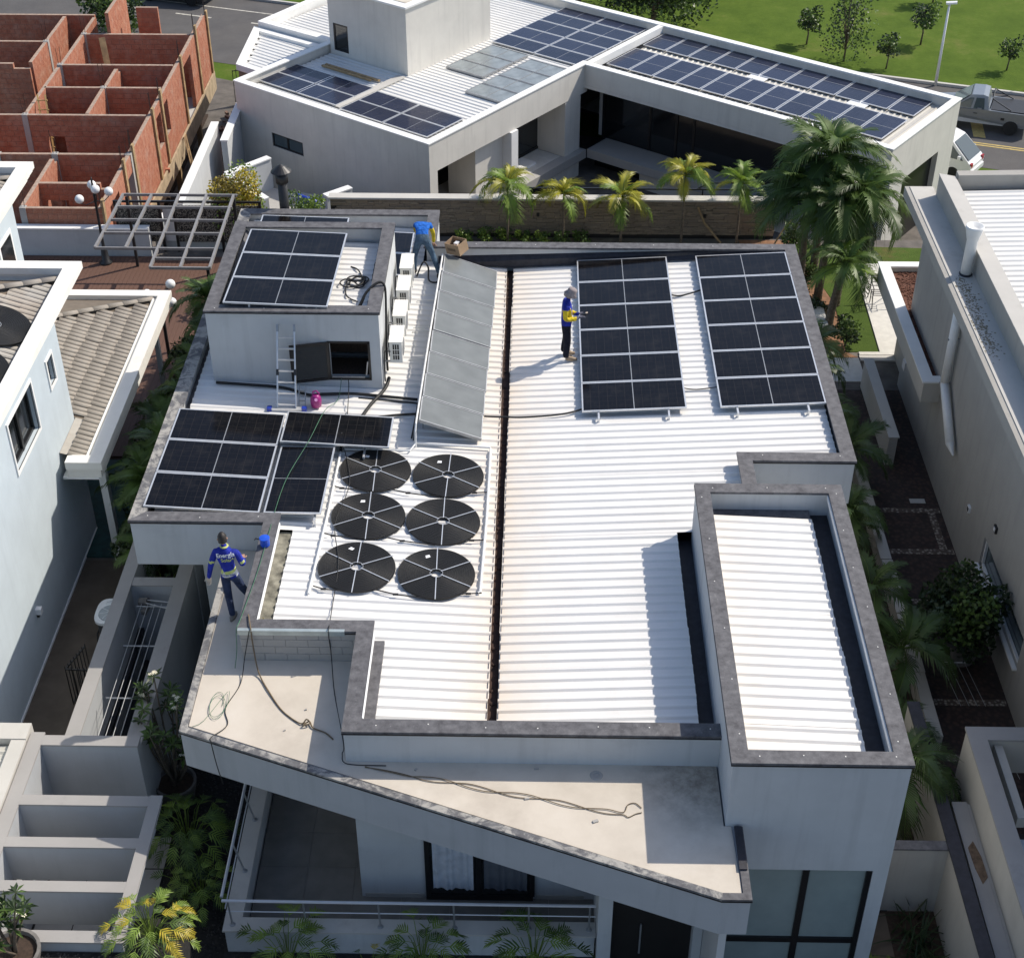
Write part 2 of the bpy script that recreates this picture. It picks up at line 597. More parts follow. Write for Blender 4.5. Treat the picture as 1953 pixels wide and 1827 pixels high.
def m_tile():
    t = NT('roof_tile')
    oi = t.n('ShaderNodeObjectInfo')
    c = t.ramp(t.noise(1.4, 7, .7), [(.3, (.36, .335, .295)), (.6, (.46, .435, .39)), (.8, (.50, .475, .43))])
    rust = t.ramp(t.noise(.42, 5, .6, t.mapping(loc=(1.4, 2.2, .5))), [(.53, (0, 0, 0)), (.66, (1, 1, 1))])
    c = t.mix(t.math('MULTIPLY', rust, .45), c, (.32, .20, .10))
    c = t.mix(t.math('MULTIPLY', oi.outputs['Random'], .3), c, (.26, .235, .2))
    return t.out(c, .85)


M['tile'] = m_tile()


def m_glass(name, c, rough=.08):
    t = NT(name)
    return t.out(c, rough, 0, .8)


M['glass_dark'] = m_glass('dark_window_glass', (.012, .014, .016))
M['glass_green'] = plain('frosted_green_glass', (.27, .32, .31), .22, 0, var=.08, scale=2, spec=.6)
M['glass_mid'] = m_glass('grey_window_glass', (.07, .10, .115))
M['curtain'] = plain('white_curtain', (.5, .53, .58), .9, var=.15)
M['globe'] = plain('opal_globe', (.85, .85, .84), .25, var=.03)
M['card'] = plain('cardboard', (.34, .235, .145), .85, var=.12)
M['ink'] = plain('dark_ink', (.03, .02, .015), .8, var=.1)
M['magenta'] = plain('magenta_plastic', (.30, .018, .17), .35, var=.1)
M['blue_pl'] = plain('blue_plastic', (.02, .05, .36), .35, var=.1)
M['blue_pl2'] = plain('bright_blue_plastic', (.015, .09, .6), .35, var=.1)
M['white'] = plain('white_paint', (.82, .82, .82), .4, var=.03)
M['yellow_p'] = plain('yellow_road_paint', (.5, .38, .13), .8, var=.25)
M['white_p'] = plain('white_road_paint', (.5, .48, .42), .8, var=.3)
M['mesh_green'] = plain('dark_green_pool_cover', (.012, .06, .058), .7, var=.3)
M['car_silver'] = plain('silver_car_paint', (.26, .285, .31), .3, .4, var=.05)
M['car_white'] = plain('white_car_paint', (.8, .8, .8), .25, 0, var=.03)
M['car_glass'] = m_glass('car_glass', (.05, .075, .08))
M['tyre'] = plain('tyre', (.018, .018, .018), .85, var=.2)
M['rim'] = plain('wheel_rim', (.14, .14, .145), .4, .6, var=.2)
M['red_l'] = plain('red_lamp', (.35, .02, .02), .25, var=.1)
M['skin'] = plain('skin', (.42, .24, .16), .6, var=.1)
M['glove'] = plain('pale_glove', (.5, .42, .34), .8, var=.1)
M['glove_d'] = plain('grey_glove', (.12, .12, .15), .8, var=.1)
M['jean'] = plain('dark_jeans', (.030, .042, .085), .85, var=.5, scale=9, bump=.0)
M['jean_l'] = plain('blue_jeans', (.075, .12, .17), .85, var=.35, scale=12)
M['trousers_k'] = plain('black_trousers', (.012, .013, .022), .85, var=.4, scale=14)
M['shirt'] = plain('royal_blue_shirt', (.022, .035, .30), .75, var=.25, scale=9)
M['shirt_l'] = plain('bright_blue_shirt', (.02, .13, .50), .75, var=.25, scale=9)
M['yel'] = plain('yellow_sleeve', (.62, .47, .03), .75, var=.12, scale=9)
M['lime'] = plain('lime_band', (.50, .55, .18), .75, var=.2, scale=14)
M['pale_cloth'] = plain('pale_cloth', (.6, .6, .58), .8, var=.1)
M['hat'] = plain('grey_hat_cloth', (.26, .225, .225), .9, var=.2, scale=20)
M['hair'] = plain('dark_hair', (.018, .014, .012), .6, var=.3, scale=40)
M['boot'] = plain('suede_boot', (.34, .26, .18), .9, var=.15)
M['shoe_k'] = plain('dark_shoe', (.018, .016, .018), .7, var=.2)
M['shoe_g'] = plain('grey_shoe', (.20, .185, .17), .7, var=.2)
M['wire_k'] = plain('black_cable', (.013, .013, .013), .6, var=.2)
M['wire_g'] = plain('green_cable', (.05, .16, .085), .6, var=.2)
M['rope'] = plain('brown_rope', (.16, .12, .075), .9, var=.2)
M['moss'] = plain('mossy_concrete', (.20, .19, .15), .95, var=.7, scale=4, bump=.5)
M['zinc'] = plain('zinc_flashing', (.42, .48, .48), .4, .4, var=.12)


def cloth(name, c, var=.35):
    """soft creased cotton"""
    t = NT(name)
    col = t.ramp(t.noise(7, 6, .6), [(.3, sc(c, 1 - var)), (.7, sc(c, 1 + var))])
    t.bump(t.noise(9, 4, .5, t.mapping((1, 1, .55)), .8), 1.0, .06)
    return t.out(col, .85, 0, .2)


for k_, n_ in (('jean', 'dark_jeans_cloth'), ('jean_l', 'blue_jeans_cloth'), ('trousers_k', 'black_trouser_cloth'), ('shirt', 'royal_blue_cloth'), ('shirt_l', 'bright_blue_cloth'), ('yel', 'yellow_cloth')):
    M[k_] = cloth(n_, {'jean': (.030, .042, .085), 'jean_l': (.075, .12, .17), 'trousers_k': (.012, .013, .022), 'shirt': (.022, .035, .30), 'shirt_l': (.02, .13, .50), 'yel': (.62, .47, .03)}[k_])


# ---------------------------------------------------------------- the house with the solar roof
def offs(pts, d, closed=False):
    """offset a polyline to its right by d with mitred corners"""
    n = len(pts); out = []
    for i in range(n):
        p = Vector(pts[i])
        a = Vector(pts[i - 1]) if (i > 0 or closed) else None
        c = Vector(pts[(i + 1) % n]) if (i < n - 1 or closed) else None
        d0 = (p - a).normalized() if a is not None else None
        d1 = (c - p).normalized() if c is not None else None
        if d0 is None: d0 = d1
        if d1 is None: d1 = d0
        n0 = Vector((d0.y, -d0.x)); n1 = Vector((d1.y, -d1.x))
        m = (n0 + n1).normalized()
        k = d / max(.2, m.dot(n0))
        out.append((p.x + m.x * k, p.y + m.y * k))
    return out


def strip(pts, a, b, z0, z1, closed=False, gap=0.0):
    """one prism per side of a polyline, from offset a to offset b (to the right)"""
    A = offs(pts, a, closed); Bb = offs(pts, b, closed); n = len(pts); out = []
    for i in range(n if closed else n - 1):
        j = (i + 1) % n
        out.append(B().prism([A[i], A[j], Bb[j], Bb[i]], z0, z1))
    return out


HX = thing('modern_house', 'white flat-parapet house with a white ribbed steel roof carrying black solar panels', 'house', (0, -8, 0))
MAIN = [(2.12, -16.78), (-4.08, -16.78), (-4.08, -14.35), (-6.2, -14.35), (-6.2, -11.25), (-8.84, -11.25), (-8.84, 2.18),
        (-3.6, 2.18), (-3.6, .4), (5.58, .4), (5.58, -9.03), (3.45, -9.03), (3.45, -10.9)]
for k, s in enumerate(strip(MAIN, 0, .2, 3.8, 4.845)):
    s.ob('parapet_wall', M['wall'], HX)
ZC = 4.9
for k, s in enumerate(strip(MAIN, -.03, .27, 4.85, ZC)):
    s.ob('coping', M['coping_worn'] if k == 5 else M['coping'], HX)
# dark drip line under the coping
for s in strip(MAIN, -.034, -.004, 4.825, 4.846):
    s.ob('drip_edge', M['black'], HX)


def zr(x):
    return 4.333 + .055 * (x + 1.58) if x > -1.66 else 4.333 + .05 * (-1.74 - x)


PITCH = .245


def rib_profile(y0, y1):
    ys = []
    k = math.floor(y0 / PITCH) - 1
    pts = []
    while k * PITCH < y1 + PITCH:
        b = k * PITCH
        pts += [(b, 0), (b + .128, 0), (b + .168, .032), (b + .207, .032), (b + .245, 0)]
        k += 1
    res = []
    for i in range(len(pts) - 1):
        (a, za), (c, zc) = pts[i], pts[i + 1]
        if c <= y0 or a >= y1 or c - a < 1e-6: continue
        lo, hi = max(a, y0), min(c, y1)
        zl = za + (zc - za) * (lo - a) / (c - a); zh = za + (zc - za) * (hi - a) / (c - a)
        if not res: res.append((lo, zl))
        res.append((hi, zh))
    return res


def sheet(x0, x1, y0, y1, zf, mat, parent, name='roof_sheet', tail=.0):
    pr = rib_profile(y0, y1); b = B(); vs = []
    e = RND.uniform(-.012, .012); dz = RND.uniform(0, .006)
    for y, z in pr:
        vs += [(x0 + e, y, zf(x0) + z + dz), (x1 + e, y, zf(x1) + z + dz)]
    fs = [(2 * i, 2 * i + 1, 2 * i + 3, 2 * i + 2) for i in range(len(pr) - 1)]
    # underside gives the sheet its thickness
    k = len(vs)
    vs += [(p[0], p[1], p[2] - .004) for p in vs]
    fs += [tuple(k + i for i in f[::-1]) for f in fs[:]]
    fs += [(0, 2, k + 2, k)] if False else []
    b.add(vs, fs)
    return b.ob(name, mat, parent)


def sheets(bands, zf, mat, parent, w=.98):
    for (y0, y1, x0, x1) in bands:
        n = max(1, round((y1 - y0) / w))
        for i in range(n):
            a = y0 + (y1 - y0) * i / n; c = y0 + (y1 - y0) * (i + 1) / n
            sheet(x0, x1, a, c, zf, mat, parent)


sheets([(-16.6, -10.98, -1.58, 1.83), (-10.98, -9.0, -1.58, 3.26), (-9.0, .16, -1.58, 5.3)], zr, M['roof'], HX)
sheets([(-16.6, -14.3, -3.66, -1.74), (-14.3, -11.1, -5.72, -1.74), (-11.1, .16, -8.5, -1.74), (.16, 1.95, -8.5, -3.9)], zr, M['roof'], HX)
# deck below the sheets, the open gutter between the two slopes, dark side gutters
B().prism([(2.1, -16.6), (-3.9, -16.6), (-3.9, -14.2), (-6.02, -14.2), (-6.02, -11.1), (-8.66, -11.1), (-8.66, 2.0), (-3.78, 2.0), (-3.78, .2), (5.4, .2), (5.4, -8.9), (3.6, -8.9), (2.1, -10.9)], 3.82, 4.12).ob('roof_deck', M['gutter_dark'], HX)
g = B()
g.add([(-1.76, -16.58, 4.36), (-1.735, -16.58, 4.2), (-1.585, -16.58, 4.2), (-1.56, -16.58, 4.36), (-1.76, .18, 4.36), (-1.735, .18, 4.2), (-1.585, .18, 4.2), (-1.56, .18, 4.36)],
      [(0, 1, 5, 4), (1, 2, 6, 5), (2, 3, 7, 6)])
gut = g.ob('box_gutter', M['gutter'], HX)
for i in range(26):  # lumps of silt in the gutter
    y = -16.3 + i * .62 + RND.uniform(-.25, .25)
    r = RND.uniform(.03, .06)
    B().lathe([(r, 0), (r * .8, .015), (.01, .025)], (-1.66 + RND.uniform(-.03, .03), y, 4.2), 7).ob('silt', M['gutter'], gut)
B().box(1.82, -16.6, 4.24, 2.12, -10.93, 4.28).ob('side_gutter', M['gutter_dark'], HX)
B().box(3.24, -10.93, 4.35, 3.45, -9.0, 4.4).ob('side_gutter', M['gutter_dark'], HX)
B().box(5.28, -8.95, 4.5, 5.39, .18, 4.56).ob('side_gutter', M['gutter_dark'], HX)
B().box(-8.66, -11.05, 4.5, -8.47, 2.0, 4.55).ob('side_gutter', M['coping'], HX)
B().box(-6.02, -14.2, 4.42, -5.7, -11.08, 4.5).ob('side_gutter', M['moss'], HX)
B().box(-3.9, -16.6, 4.4, -3.64, -14.2, 4.52).ob('side_gutter', M['coping'], HX)
# white metal flashing beside the left parapets
B().box(-5.918, -14.1, 4.8, -5.90, -11.3, 4.905).ob('flashing', M['white_trim'], HX)
B().box(-3.80, -16.5, 4.8, -3.782, -14.4, 4.905).ob('flashing', M['white_trim'], HX)
# rubber membrane along the back wall
B().add([(-3.5, .2, 4.6), (5.3, .2, 4.9), (5.3, .05, 4.77), (-1.6, .05, 4.36), (-3.5, .05, 4.46)], [(0, 1, 2, 3, 4)]).ob('membrane', M['gutter_dark'], HX)

# unrendered concrete blocks in the step of the parapet, zinc strip on top
bw = B()
for r in range(4):
    z0 = 4.17 + r * .168
    x = -6.19 - (r % 2) * .2
    while x < -4.12:
        a = max(x + .004, -6.195); c = min(x + .396, -4.09)
        if c - a > .05:
            B().box(a, -14.372, z0 + .004, c, -14.352, z0 + .164).ob('block', M['block'], HX)
        x += .4
B().box(-6.22, -14.40, 4.80, -4.32, -14.375, 4.86).ob('zinc_strip', M['zinc'], HX)
B().box(-6.22, -14.40, 4.862, -4.32, -14.33, 4.906).ob('zinc_strip', M['zinc'], HX)

# body below the roof
B().box(-7.7, -10.7, 0, 5.2, .1, 3.79).ob('wall', M['wall'], HX)
B().box(-4.06, -16.5, .3, 2.1, -10.72, 3.79).ob('wall', M['wall'], HX)
B().box(-7.6, 0.12, 0, -3.8, 1.9, 3.79).ob('wall', M['wall'], HX)
B().box(-8.83, -11.235, 3.77, -6.21, -10.75, 3.799).ob('soffit', M['wall'], HX)
B().box(-8.83, -10.75, 3.77, -7.72, 2.1, 3.799).ob('soffit', M['wall'], HX)
B().box(5.22, -9.0, 3.77, 5.57, .38, 3.799).ob('soffit', M['wall'], HX)
B().box(-8.62, -9.25, 0, -8.3, -8.7, 3.768).ob('column', M['wall'], HX)

# tower for the water tank
TX0, TX1, TY0, TY1, TZ = -8.17, -4.4, -5.9, -1.7, 6.48
tw = [(TX0, TY0), (TX0, TY1), (TX1, TY1), (TX1, TY0)]
WX0, WX1, WZ0, WZ1 = -5.53, -4.68, 4.78, 5.68   # hatch
b = B()
b.box(TX0 + .001, TY0, 4.2, WX0, TY0 + .15, 6.44); b.box(WX1, TY0, 4.2, TX1 - .001, TY0 + .15, 6.44)
b.box(WX0, TY0, 4.2, WX1, TY0 + .15, WZ0); b.box(WX0, TY0, WZ1, WX1, TY0 + .15, 6.44)
b.ob('tower_wall', M['wall'], HX)
B().box(TX0, TY0 + .151, 4.2, TX0 + .15, TY1, 6.44).ob('tower_wall', M['wall'], HX)
B().box(TX1 - .15, TY0 + .151, 4.2, TX1, TY1, 6.44).ob('tower_wall', M['wall'], HX)
B().box(TX0 + .151, TY1 - .15, 4.2, TX1 - .151, TY1, 6.44).ob('tower_wall', M['wall'], HX)
for s in strip(tw, -.03, .26, 6.44, TZ, True): s.ob('coping', M['coping'], HX)
for s in strip(tw, -.034, -.004, 6.415, 6.437, True): s.ob('drip_edge', M['black'], HX)
zt = lambda x: 6.14 - .03 * (x + 8.0)
sheets([(TY0 + .26, TY1 - .2, TX0 + .36, TX1 - .36)], zt, M['roof'], HX)
B().box(TX0 + .16, TY0 + .2, 5.85, TX1 - .16, TY1 - .16, 5.9).ob('roof_deck', M['gutter_dark'], HX)
B().add([(TX0 + .26, TY0 + .2, 6.36), (TX0 + .42, TY0 + .2, 6.2), (TX0 + .42, TY1 - .2, 6.2), (TX0 + .26, TY1 - .2, 6.36)], [(0, 1, 2, 3)]).ob('flashing', M['coping'], HX)
# hatch: dark frame and a louvred shutter swung open to the left
fr = B()
fr.box(WX0 - .03, TY0 - .012, WZ0 - .05, WX1 + .03, TY0 + .03, WZ0); fr.box(WX0 - .03, TY0 - .012, WZ1, WX1 + .03, TY0 + .03, WZ1 + .05)
fr.box(WX0 - .04, TY0 - .012, WZ0 - .05, WX0, TY0 + .03, WZ1 + .05); fr.box(WX1, TY0 - .012, WZ0 - .05, WX1 + .05, TY0 + .03, WZ1 + .05)
hf = fr.ob('hatch_frame', M['black'], HX)
B().box(TX0 + .2, TY0 + .9, 4.9, TX1 - .2, TY0 + .95, 5.84).ob('hatch_dark_panel', M['soil'], hf); B().box(TX0 + .2, TY0 + .16, 4.72, TX1 - .2, TY0 + .9, 4.75).ob('hatch_dark_panel', M['soil'], hf)  # dark panels added to deepen the shade seen through the hatch
B().obox((WX1 - .07, TY0 + .05, WZ0 + .05), (WX1 - .02, TY0 + .02, WZ0 + .42), .03, .03).ob('stay_bar', M['alu_dull'], hf)
B().box(WX0 + .02, TY0 + .0, WZ0 + .004, WX1 - .1, TY0 + .04, WZ0 + .04).ob('hatch_sill', M['alu_dull'], hf)
sd = Vector((-.978, -.21, 0)).normalized(); sn = Vector((sd.y, -sd.x, 0))
h0 = Vector((WX0 - .01, TY0 - .02, 0))
shm = thing('louvre_shutter', 'dark louvred shutter swung open beside the roof tower hatch', 'shutter', (WX0, TY0 - .02, WZ0))
wsh = .86
sfr = B()
for t0, t1, za, zb in ((0, wsh, WZ0 - .03, WZ0 + .03), (0, wsh, WZ1 - .02, WZ1 + .04)):
    sfr.obox(h0 + sd * t0 + Vector((0, 0, (za + zb) / 2)), h0 + sd * t1 + Vector((0, 0, (za + zb) / 2)), .035, zb - za)
for t0 in (.03, wsh - .03):
    sfr.obox(h0 + sd * t0 + Vector((0, 0, WZ0 + .03)), h0 + sd * t0 + Vector((0, 0, WZ1 - .02)), .06, .035, up=sn)
sfr.ob('frame', M['black'], shm)
mslat = plain('dark_louvre', (.032, .028, .022), .5, var=.15)
for i in range(15):
    z = WZ0 + .06 + i * .057
    b = B(); a0 = h0 + sd * .06; a1 = h0 + sd * (wsh - .06)
    o1 = sn * .012
    b.add([a0 - o1 + Vector((0, 0, z)), a1 - o1 + Vector((0, 0, z)), a1 + o1 + Vector((0, 0, z + .04)), a0 + o1 + Vector((0, 0, z + .04)),
           a0 - o1 + Vector((0, 0, z - .008)), a1 - o1 + Vector((0, 0, z - .008)), a1 + o1 + Vector((0, 0, z + .032)), a0 + o1 + Vector((0, 0, z + .032))],
          [(0, 1, 2, 3), (7, 6, 5, 4), (0, 4, 5, 1), (2, 6, 7, 3)])
    b.ob('slat', mslat, shm)

# tall front block
BX0, BX1, BY0, BY1, BZ = 2.12, 4.87, -18.05, -10.9, 5.65
GX0, GX1, GZ1 = 2.3, 4.62, 3.12
b = B()
b.box(BX0, BY0, 0, GX0, BY0 + .2, 5.6); b.box(GX1, BY0, 0, BX1, BY0 + .2, 5.6); b.box(GX0, BY0, GZ1, GX1, BY0 + .2, 5.6)
b.ob('block_wall', M['wall'], HX)
B().box(BX0, BY0 + .201, 0, BX0 + .2, BY1, 5.6).ob('block_wall', M['wall'], HX)
B().box(BX1 - .2, BY0 + .201, 0, BX1, BY1, 5.6).ob('block_wall', M['wall'], HX)
B().box(BX0 + .201, BY1 - .2, 0, BX1 - .201, BY1, 5.6).ob('block_wall', M['wall'], HX)
blk = [(BX0, BY0), (BX0, BY1), (BX1, BY1), (BX1, BY0)]
for k, s in enumerate(strip(blk, -.03, .25, 5.6, BZ, True)): s.ob('coping', M['coping'], HX)
for s in strip(blk, -.034, -.004, 5.575, 5.597, True): s.ob('drip_edge', M['black'], HX)
zb = lambda x: 5.30 - .045 * (x - 2.3)
sheets([(BY0 + .24, BY1 - .5, BX0 + .24, 4.32)], zb, M['roof_block'], HX)
B().box(BX0 + .21, BY0 + .21, 4.9, BX1 - .21, BY1 - .21, 4.95).ob('roof_deck', M['gutter_dark'], HX)
B().box(4.3, BY0 + .21, 5.04, BX1 - .21, BY1 - .21, 5.08).ob('side_gutter', M['gutter_dark'], HX)
B().box(BX0 + .22, BY1 - .52, 5.10, 4.3, BY1 - .203, 5.2).ob('side_gutter', M['coping'], HX)
B().box(4.60, BY0 + .25, 5.5, 4.622, BY1 - .25, 5.598).ob('drip_edge', M['white_trim'], HX)
# rivets along the copings
riv = B().lathe([(.012, 0), (.011, .005), (.003, .007)], (0, 0, 0), 8).mesh('rivet', M['ac_white'])
for (x0, y0, x1, y1, z, n) in ((2.24, -17.5, 2.24, -11.3, BZ, 6), (4.75, -17.6, 4.75, -11.2, BZ, 7), (2.5, -17.93, 4.6, -17.93, BZ, 4), (2.4, -11.02, 4.6, -11.02, BZ, 3),
                               (-3.6, -16.65, 1.9, -16.65, ZC, 7), (-8.5, -11.12, -6.4, -11.12, ZC, 3), (3.7, -8.9, 5.3, -8.9, ZC, 2), (-8.0, -5.78, -4.6, -5.78, TZ, 4), (-2.5, .28, 5, .28, ZC, 6)):
    for i in range(n):
        t = i / (n - 1) if n > 1 else .5
        put('rivet', riv, HX, loc=(x0 + (x1 - x0) * t + RND.uniform(-.05, .05) - 0, y0 + (y1 - y0) * t + RND.uniform(-.04, .04) + 8, z))
# glazed front of the block
gp = [(GX0, 3.50), (3.60, GX1 - .08)]
gf = B()
gf.box(GX0, BY0 + .05, 0, GX0 + .05, BY0 + .12, GZ1 - .002); gf.box(GX1 - .09, BY0 + .02, 0, GX1 - .004, BY0 + .12, GZ1 - .002)
gf.box(3.49, BY0 + .03, 0, 3.60, BY0 + .12, GZ1 - .002)
gf.box(GX0 + .05, BY0 + .03, 1.18, 3.49, BY0 + .12, 1.3); gf.box(3.60, BY0 + .03, 1.18, GX1 - .09, BY0 + .12, 1.3)
gfo = gf.ob('window_frame', M['black'], HX)
for x0, x1 in ((GX0 + .05, 3.49), (3.60, GX1 - .09)):
    for z0, z1 in ((.05, 1.18), (1.3, GZ1 - .004)):
        B().box(x0, BY0 + .07, z0, x1, BY0 + .085, z1).ob('pane', M['glass_green'], gfo)
B().box(GX0, BY0 + .5, 0, GX1, BY0 + .55, GZ1).ob('blind', M['pale_cloth'], gfo)

# cream slab over the veranda
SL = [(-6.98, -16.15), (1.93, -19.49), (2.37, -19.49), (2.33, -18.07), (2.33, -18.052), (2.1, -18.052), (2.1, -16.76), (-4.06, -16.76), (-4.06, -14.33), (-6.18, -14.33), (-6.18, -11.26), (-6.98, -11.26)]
B().prism(SL, 3.34, 4.15).ob('canopy', plaster('canopy_dark_grey', (.42, .435, .45), amt=.3, streak=.35), HX)  # canopy body set a darker grey than the house walls
SLi = [(-6.86, -16.02), (1.95, -19.36), (2.25, -19.36), (2.21, -18.056), (2.09, -18.056), (2.09, -16.77), (-4.07, -16.77), (-4.07, -14.34), (-6.19, -14.34), (-6.19, -11.27), (-6.86, -11.27)]
cs = B().prism(SLi, 4.152, 4.17).ob('canopy_screed', M['slab'], HX)
edge = [(2.37, -18.08), (2.37, -19.49), (1.93, -19.49), (-6.98, -16.15), (-6.98, -11.3)]
for k, s in enumerate(strip(edge, -.02, .11, 4.153, 4.196)): s.ob('edge_coping', M['coping'] if k in (0, 1) else M['coping_worn'], HX)
for s in strip(edge, -.024, -.003, 4.128, 4.15): s.ob('drip_edge', M['black'], HX)
# lip where the canopy meets the block
B().box(2.25, -18.95, 4.198, 2.37, -18.1, 4.23).ob('membrane', M['gutter_dark'], HX)
# small debris and the drain on the slab
dr = B(); dr.lathe([(.11, 0), (.10, .012), (.055, .014), (.05, .004), (.004, .004)], (-.16 + .25, -17.02, 4.171), 16)
dr.ob('drain', M['concrete'], HX)
for (x, y, a, sx, sy) in ((.05, -18.0, .4, .09, .05), (-1.05, -17.55, .2, .08, .03), (-2.9, -16.95, 1.0, .05, .03), (-.9, -16.9, .1, .08, .02), (-4.9, -15.6, .3, .03, .03), (-3.6, -16.0, .8, .03, .02), (-5.2, -16.1, .5, .03, .02)):
    dd = B().obox((x - sx / 2 * cos(a), y - sx / 2 * sin(a), 4.182), (x + sx / 2 * cos(a), y + sx / 2 * sin(a), 4.182), sy, .02).ob('debris_chip', M['concrete'], cs)
# veranda: tiled floor, low wall, rail, sliding door, pier, entrance door
vf = B().box(-6.05, -17.5, .05, .2, -10.9, .285).ob('veranda_base', M['concrete'], HX)
for i in range(7):
    for j in range(8):
        x0 = -6.04 + i * .9; y0 = -17.49 + j * .82
        x1 = min(x0 + .895, .19)
        if x1 - x0 < .1 or (x0 > -4.0 and y0 > -16.4): continue
        y1 = y0 + .815
        B().box(x0, y0, .287, x1, y1, .30).ob('floor_tile', M['tile_floor'], vf)
pw = B()
pw.box(-6.33, -17.72, 0, .15, -17.5, .86); pw.ob('low_wall', M['wall'], HX)
B().box(-6.33, -17.499, 0, -6.08, -13.6, .86).ob('low_wall', M['wall'], HX)
B().box(-6.36, -17.76, .862, .17, -17.46, .9).ob('low_wall_coping', M['concrete_l'], HX)
B().box(-6.36, -17.459, .862, -6.05, -13.6, .9).ob('low_wall_coping', M['concrete_l'], HX)
B().box(-4.0, -16.515, .301, -2.92, -16.501, .40).ob('skirting', M['concrete'], HX)
B().box(-.88, -16.515, .301, .0, -16.501, .40).ob('skirting', M['concrete'], HX)
rl = B()
rl.cyl((-6.3, -17.68, 1.63), (.15, -17.68, 1.63), .028, n=8); rl.cyl((-6.26, -17.66, 1.32), (.15, -17.66, 1.32), .012, n=6)
rail = thing('veranda_railing', 'steel tube railing along the front of the veranda under the cream canopy', 'railing', (-3, -17.6, .9))
rl.ob('rail', M['steel_rail'], rail)
for x in (-6.2, -4.9, -3.6, -2.3, -1.0, .05):
    p = B(); p.cyl((x, -17.62, .90), (x, -17.68, 1.62), .018, n=8); p.lathe([(.055, 0), (.05, .012), (.02, .02)], (x, -17.62, .9), 10); p.ob('post', M['alu_dull'], rail)
rail2 = thing('side_railing', 'steel tube railing on the veranda side wall above the dark gravel', 'railing', (-6.2, -15.5, .9))
r2 = B(); r2.cyl((-6.32, -17.6, 1.62), (-6.32, -14.0, 1.62), .028, n=8); r2.cyl((-6.29, -17.6, 1.31), (-6.29, -14.0, 1.31), .012, n=6); r2.ob('rail', M['steel_rail'], rail2)
for y in (-16.45, -15.25, -14.1):
    p = B(); p.cyl((-6.18, y, .90), (-6.31, y, 1.61), .018, n=8); p.lathe([(.055, 0), (.05, .012), (.02, .02)], (-6.18, y, .9), 10); p.ob('post', M['alu_dull'], rail2)
# sliding door
df = B()
df.box(-2.88, -16.56, .302, -.93, -16.503, .42); df.box(-2.88, -16.56, 2.6, -.93, -16.503, 2.68)
for x in (-2.88, -1.96, -.99): df.box(x, -16.558, .42, x + .09, -16.505, 2.6)
dfo = df.ob('sliding_door_frame', M['black'], HX)
for x0, x1 in ((-2.79, -1.96), (-1.87, -.99)):
    B().box(x0, -16.53, .42, x1, -16.52, 2.6).ob('pane', M['glass_dark'], dfo)
    c = B(); n = 40; vs = []
    for i in range(n + 1):
        x = x0 + .05 + (x1 - x0 - .1) * i / n
        y = -16.545 + .014 * sin(i * .9 + sin(i * .37)) 
        vs += [(x, y, .60 + .03 * sin(i * .31)), (x, y, 2.6)]
    c.add(vs, [(2 * i, 2 * i + 2, 2 * i + 3, 2 * i + 1) for i in range(n)])
    if x0 < -2: c.ob('curtain', M['curtain'], dfo, True)
    else: c.ob('curtain', plain('dim_curtain', (.10, .11, .13), .9), dfo, True)
B().box(.18, -17.95, 0, .42, -16.503, 3.335).ob('pier', M['wall'], HX)
B().box(1.82, -17.95, 0, 1.98, -16.503, 3.335).ob('pier', M['wall'], HX)
B().box(1.99, -19.3, 0, 2.11, -17.31, 3.335).ob('fin_wall', M['wall'], HX)
ed = B().box(.43, -17.75, .02, 1.81, -17.68, 3.33).ob('entrance_door', plain('dark_door', (.020, .018, .017), .5), HX)
B().box(.92, -17.80, .5, .95, -17.77, 1.3).ob('door_handle', M['alu_dull'], ed)
B().box(.43, -19.2, .02, 1.98, -17.76, .12).ob('entrance_step', M['gutter_dark'], HX)


# ---------------------------------------------------------------- solar panels
def panel_meshes(L, W, cells, tagn):
    fw, h = .032, .035
    f = B()
    f.box(-L / 2, -W / 2, 0, L / 2, -W / 2 + fw, h); f.box(-L / 2, W / 2 - fw, 0, L / 2, W / 2, h)
    f.box(-L / 2, -W / 2 + fw, 0, -L / 2 + fw, W / 2 - fw, h); f.box(L / 2 - fw, -W / 2 + fw, 0, L / 2, W / 2 - fw, h)
    g = B().box(-L / 2 + fw, -W / 2 + fw, .02, L / 2 - fw, W / 2 - fw, .031)
    d = B().box(-.009, -W / 2 + fw, .0312, .009, W / 2 - fw, .0325)
    return f.mesh('frame' + tagn, M['alu']), g.mesh('glass' + tagn, cells), d.mesh('middle_bar' + tagn, M['alu_dull'])


PM = panel_meshes(2.278, 1.134, M['cells'], '')
PMB = panel_meshes(2.06, 1.02, M['cells_b'], '_far')


def solar(loc, rot, label, group, pm=PM):
    t = thing('solar_module', label, 'solar panel', loc, group, world=False)
    t.rotation_euler = rot
    for nm, me in zip(('frame', 'glass', 'middle_bar'), pm):
        put(nm, me, t, loc=(0, 0, 0))
    return t


def array(n, tl, slope, lab, group, yaw=0.0, step=1.154):
    """n landscape panels in a column going towards -y from the top-left corner tl"""
    a = math.atan(slope)
    for i in range(n):
        lx, ly = 2.278 / 2, -(1.134 / 2 + i * step)
        x = tl[0] + lx * cos(a) * cos(yaw) - ly * sin(yaw); y = tl[1] + lx * cos(a) * sin(yaw) + ly * cos(yaw)
        z = tl[2] + lx * sin(a) + RND.uniform(-.002, .002)
        solar((x, y, z - .035), (0, -a, yaw + RND.uniform(-.002, .002)), lab(i), group)


def feet(x, y, z0, z1, parent):
    b = B(); b.obox((x, y, z0 + .02), (x, y, z1), .04, .03); b.box(x - .025, y - .04, z0, x + .025, y + .04, z0 + .02)
    b.ob('foot', M['alu'], parent)


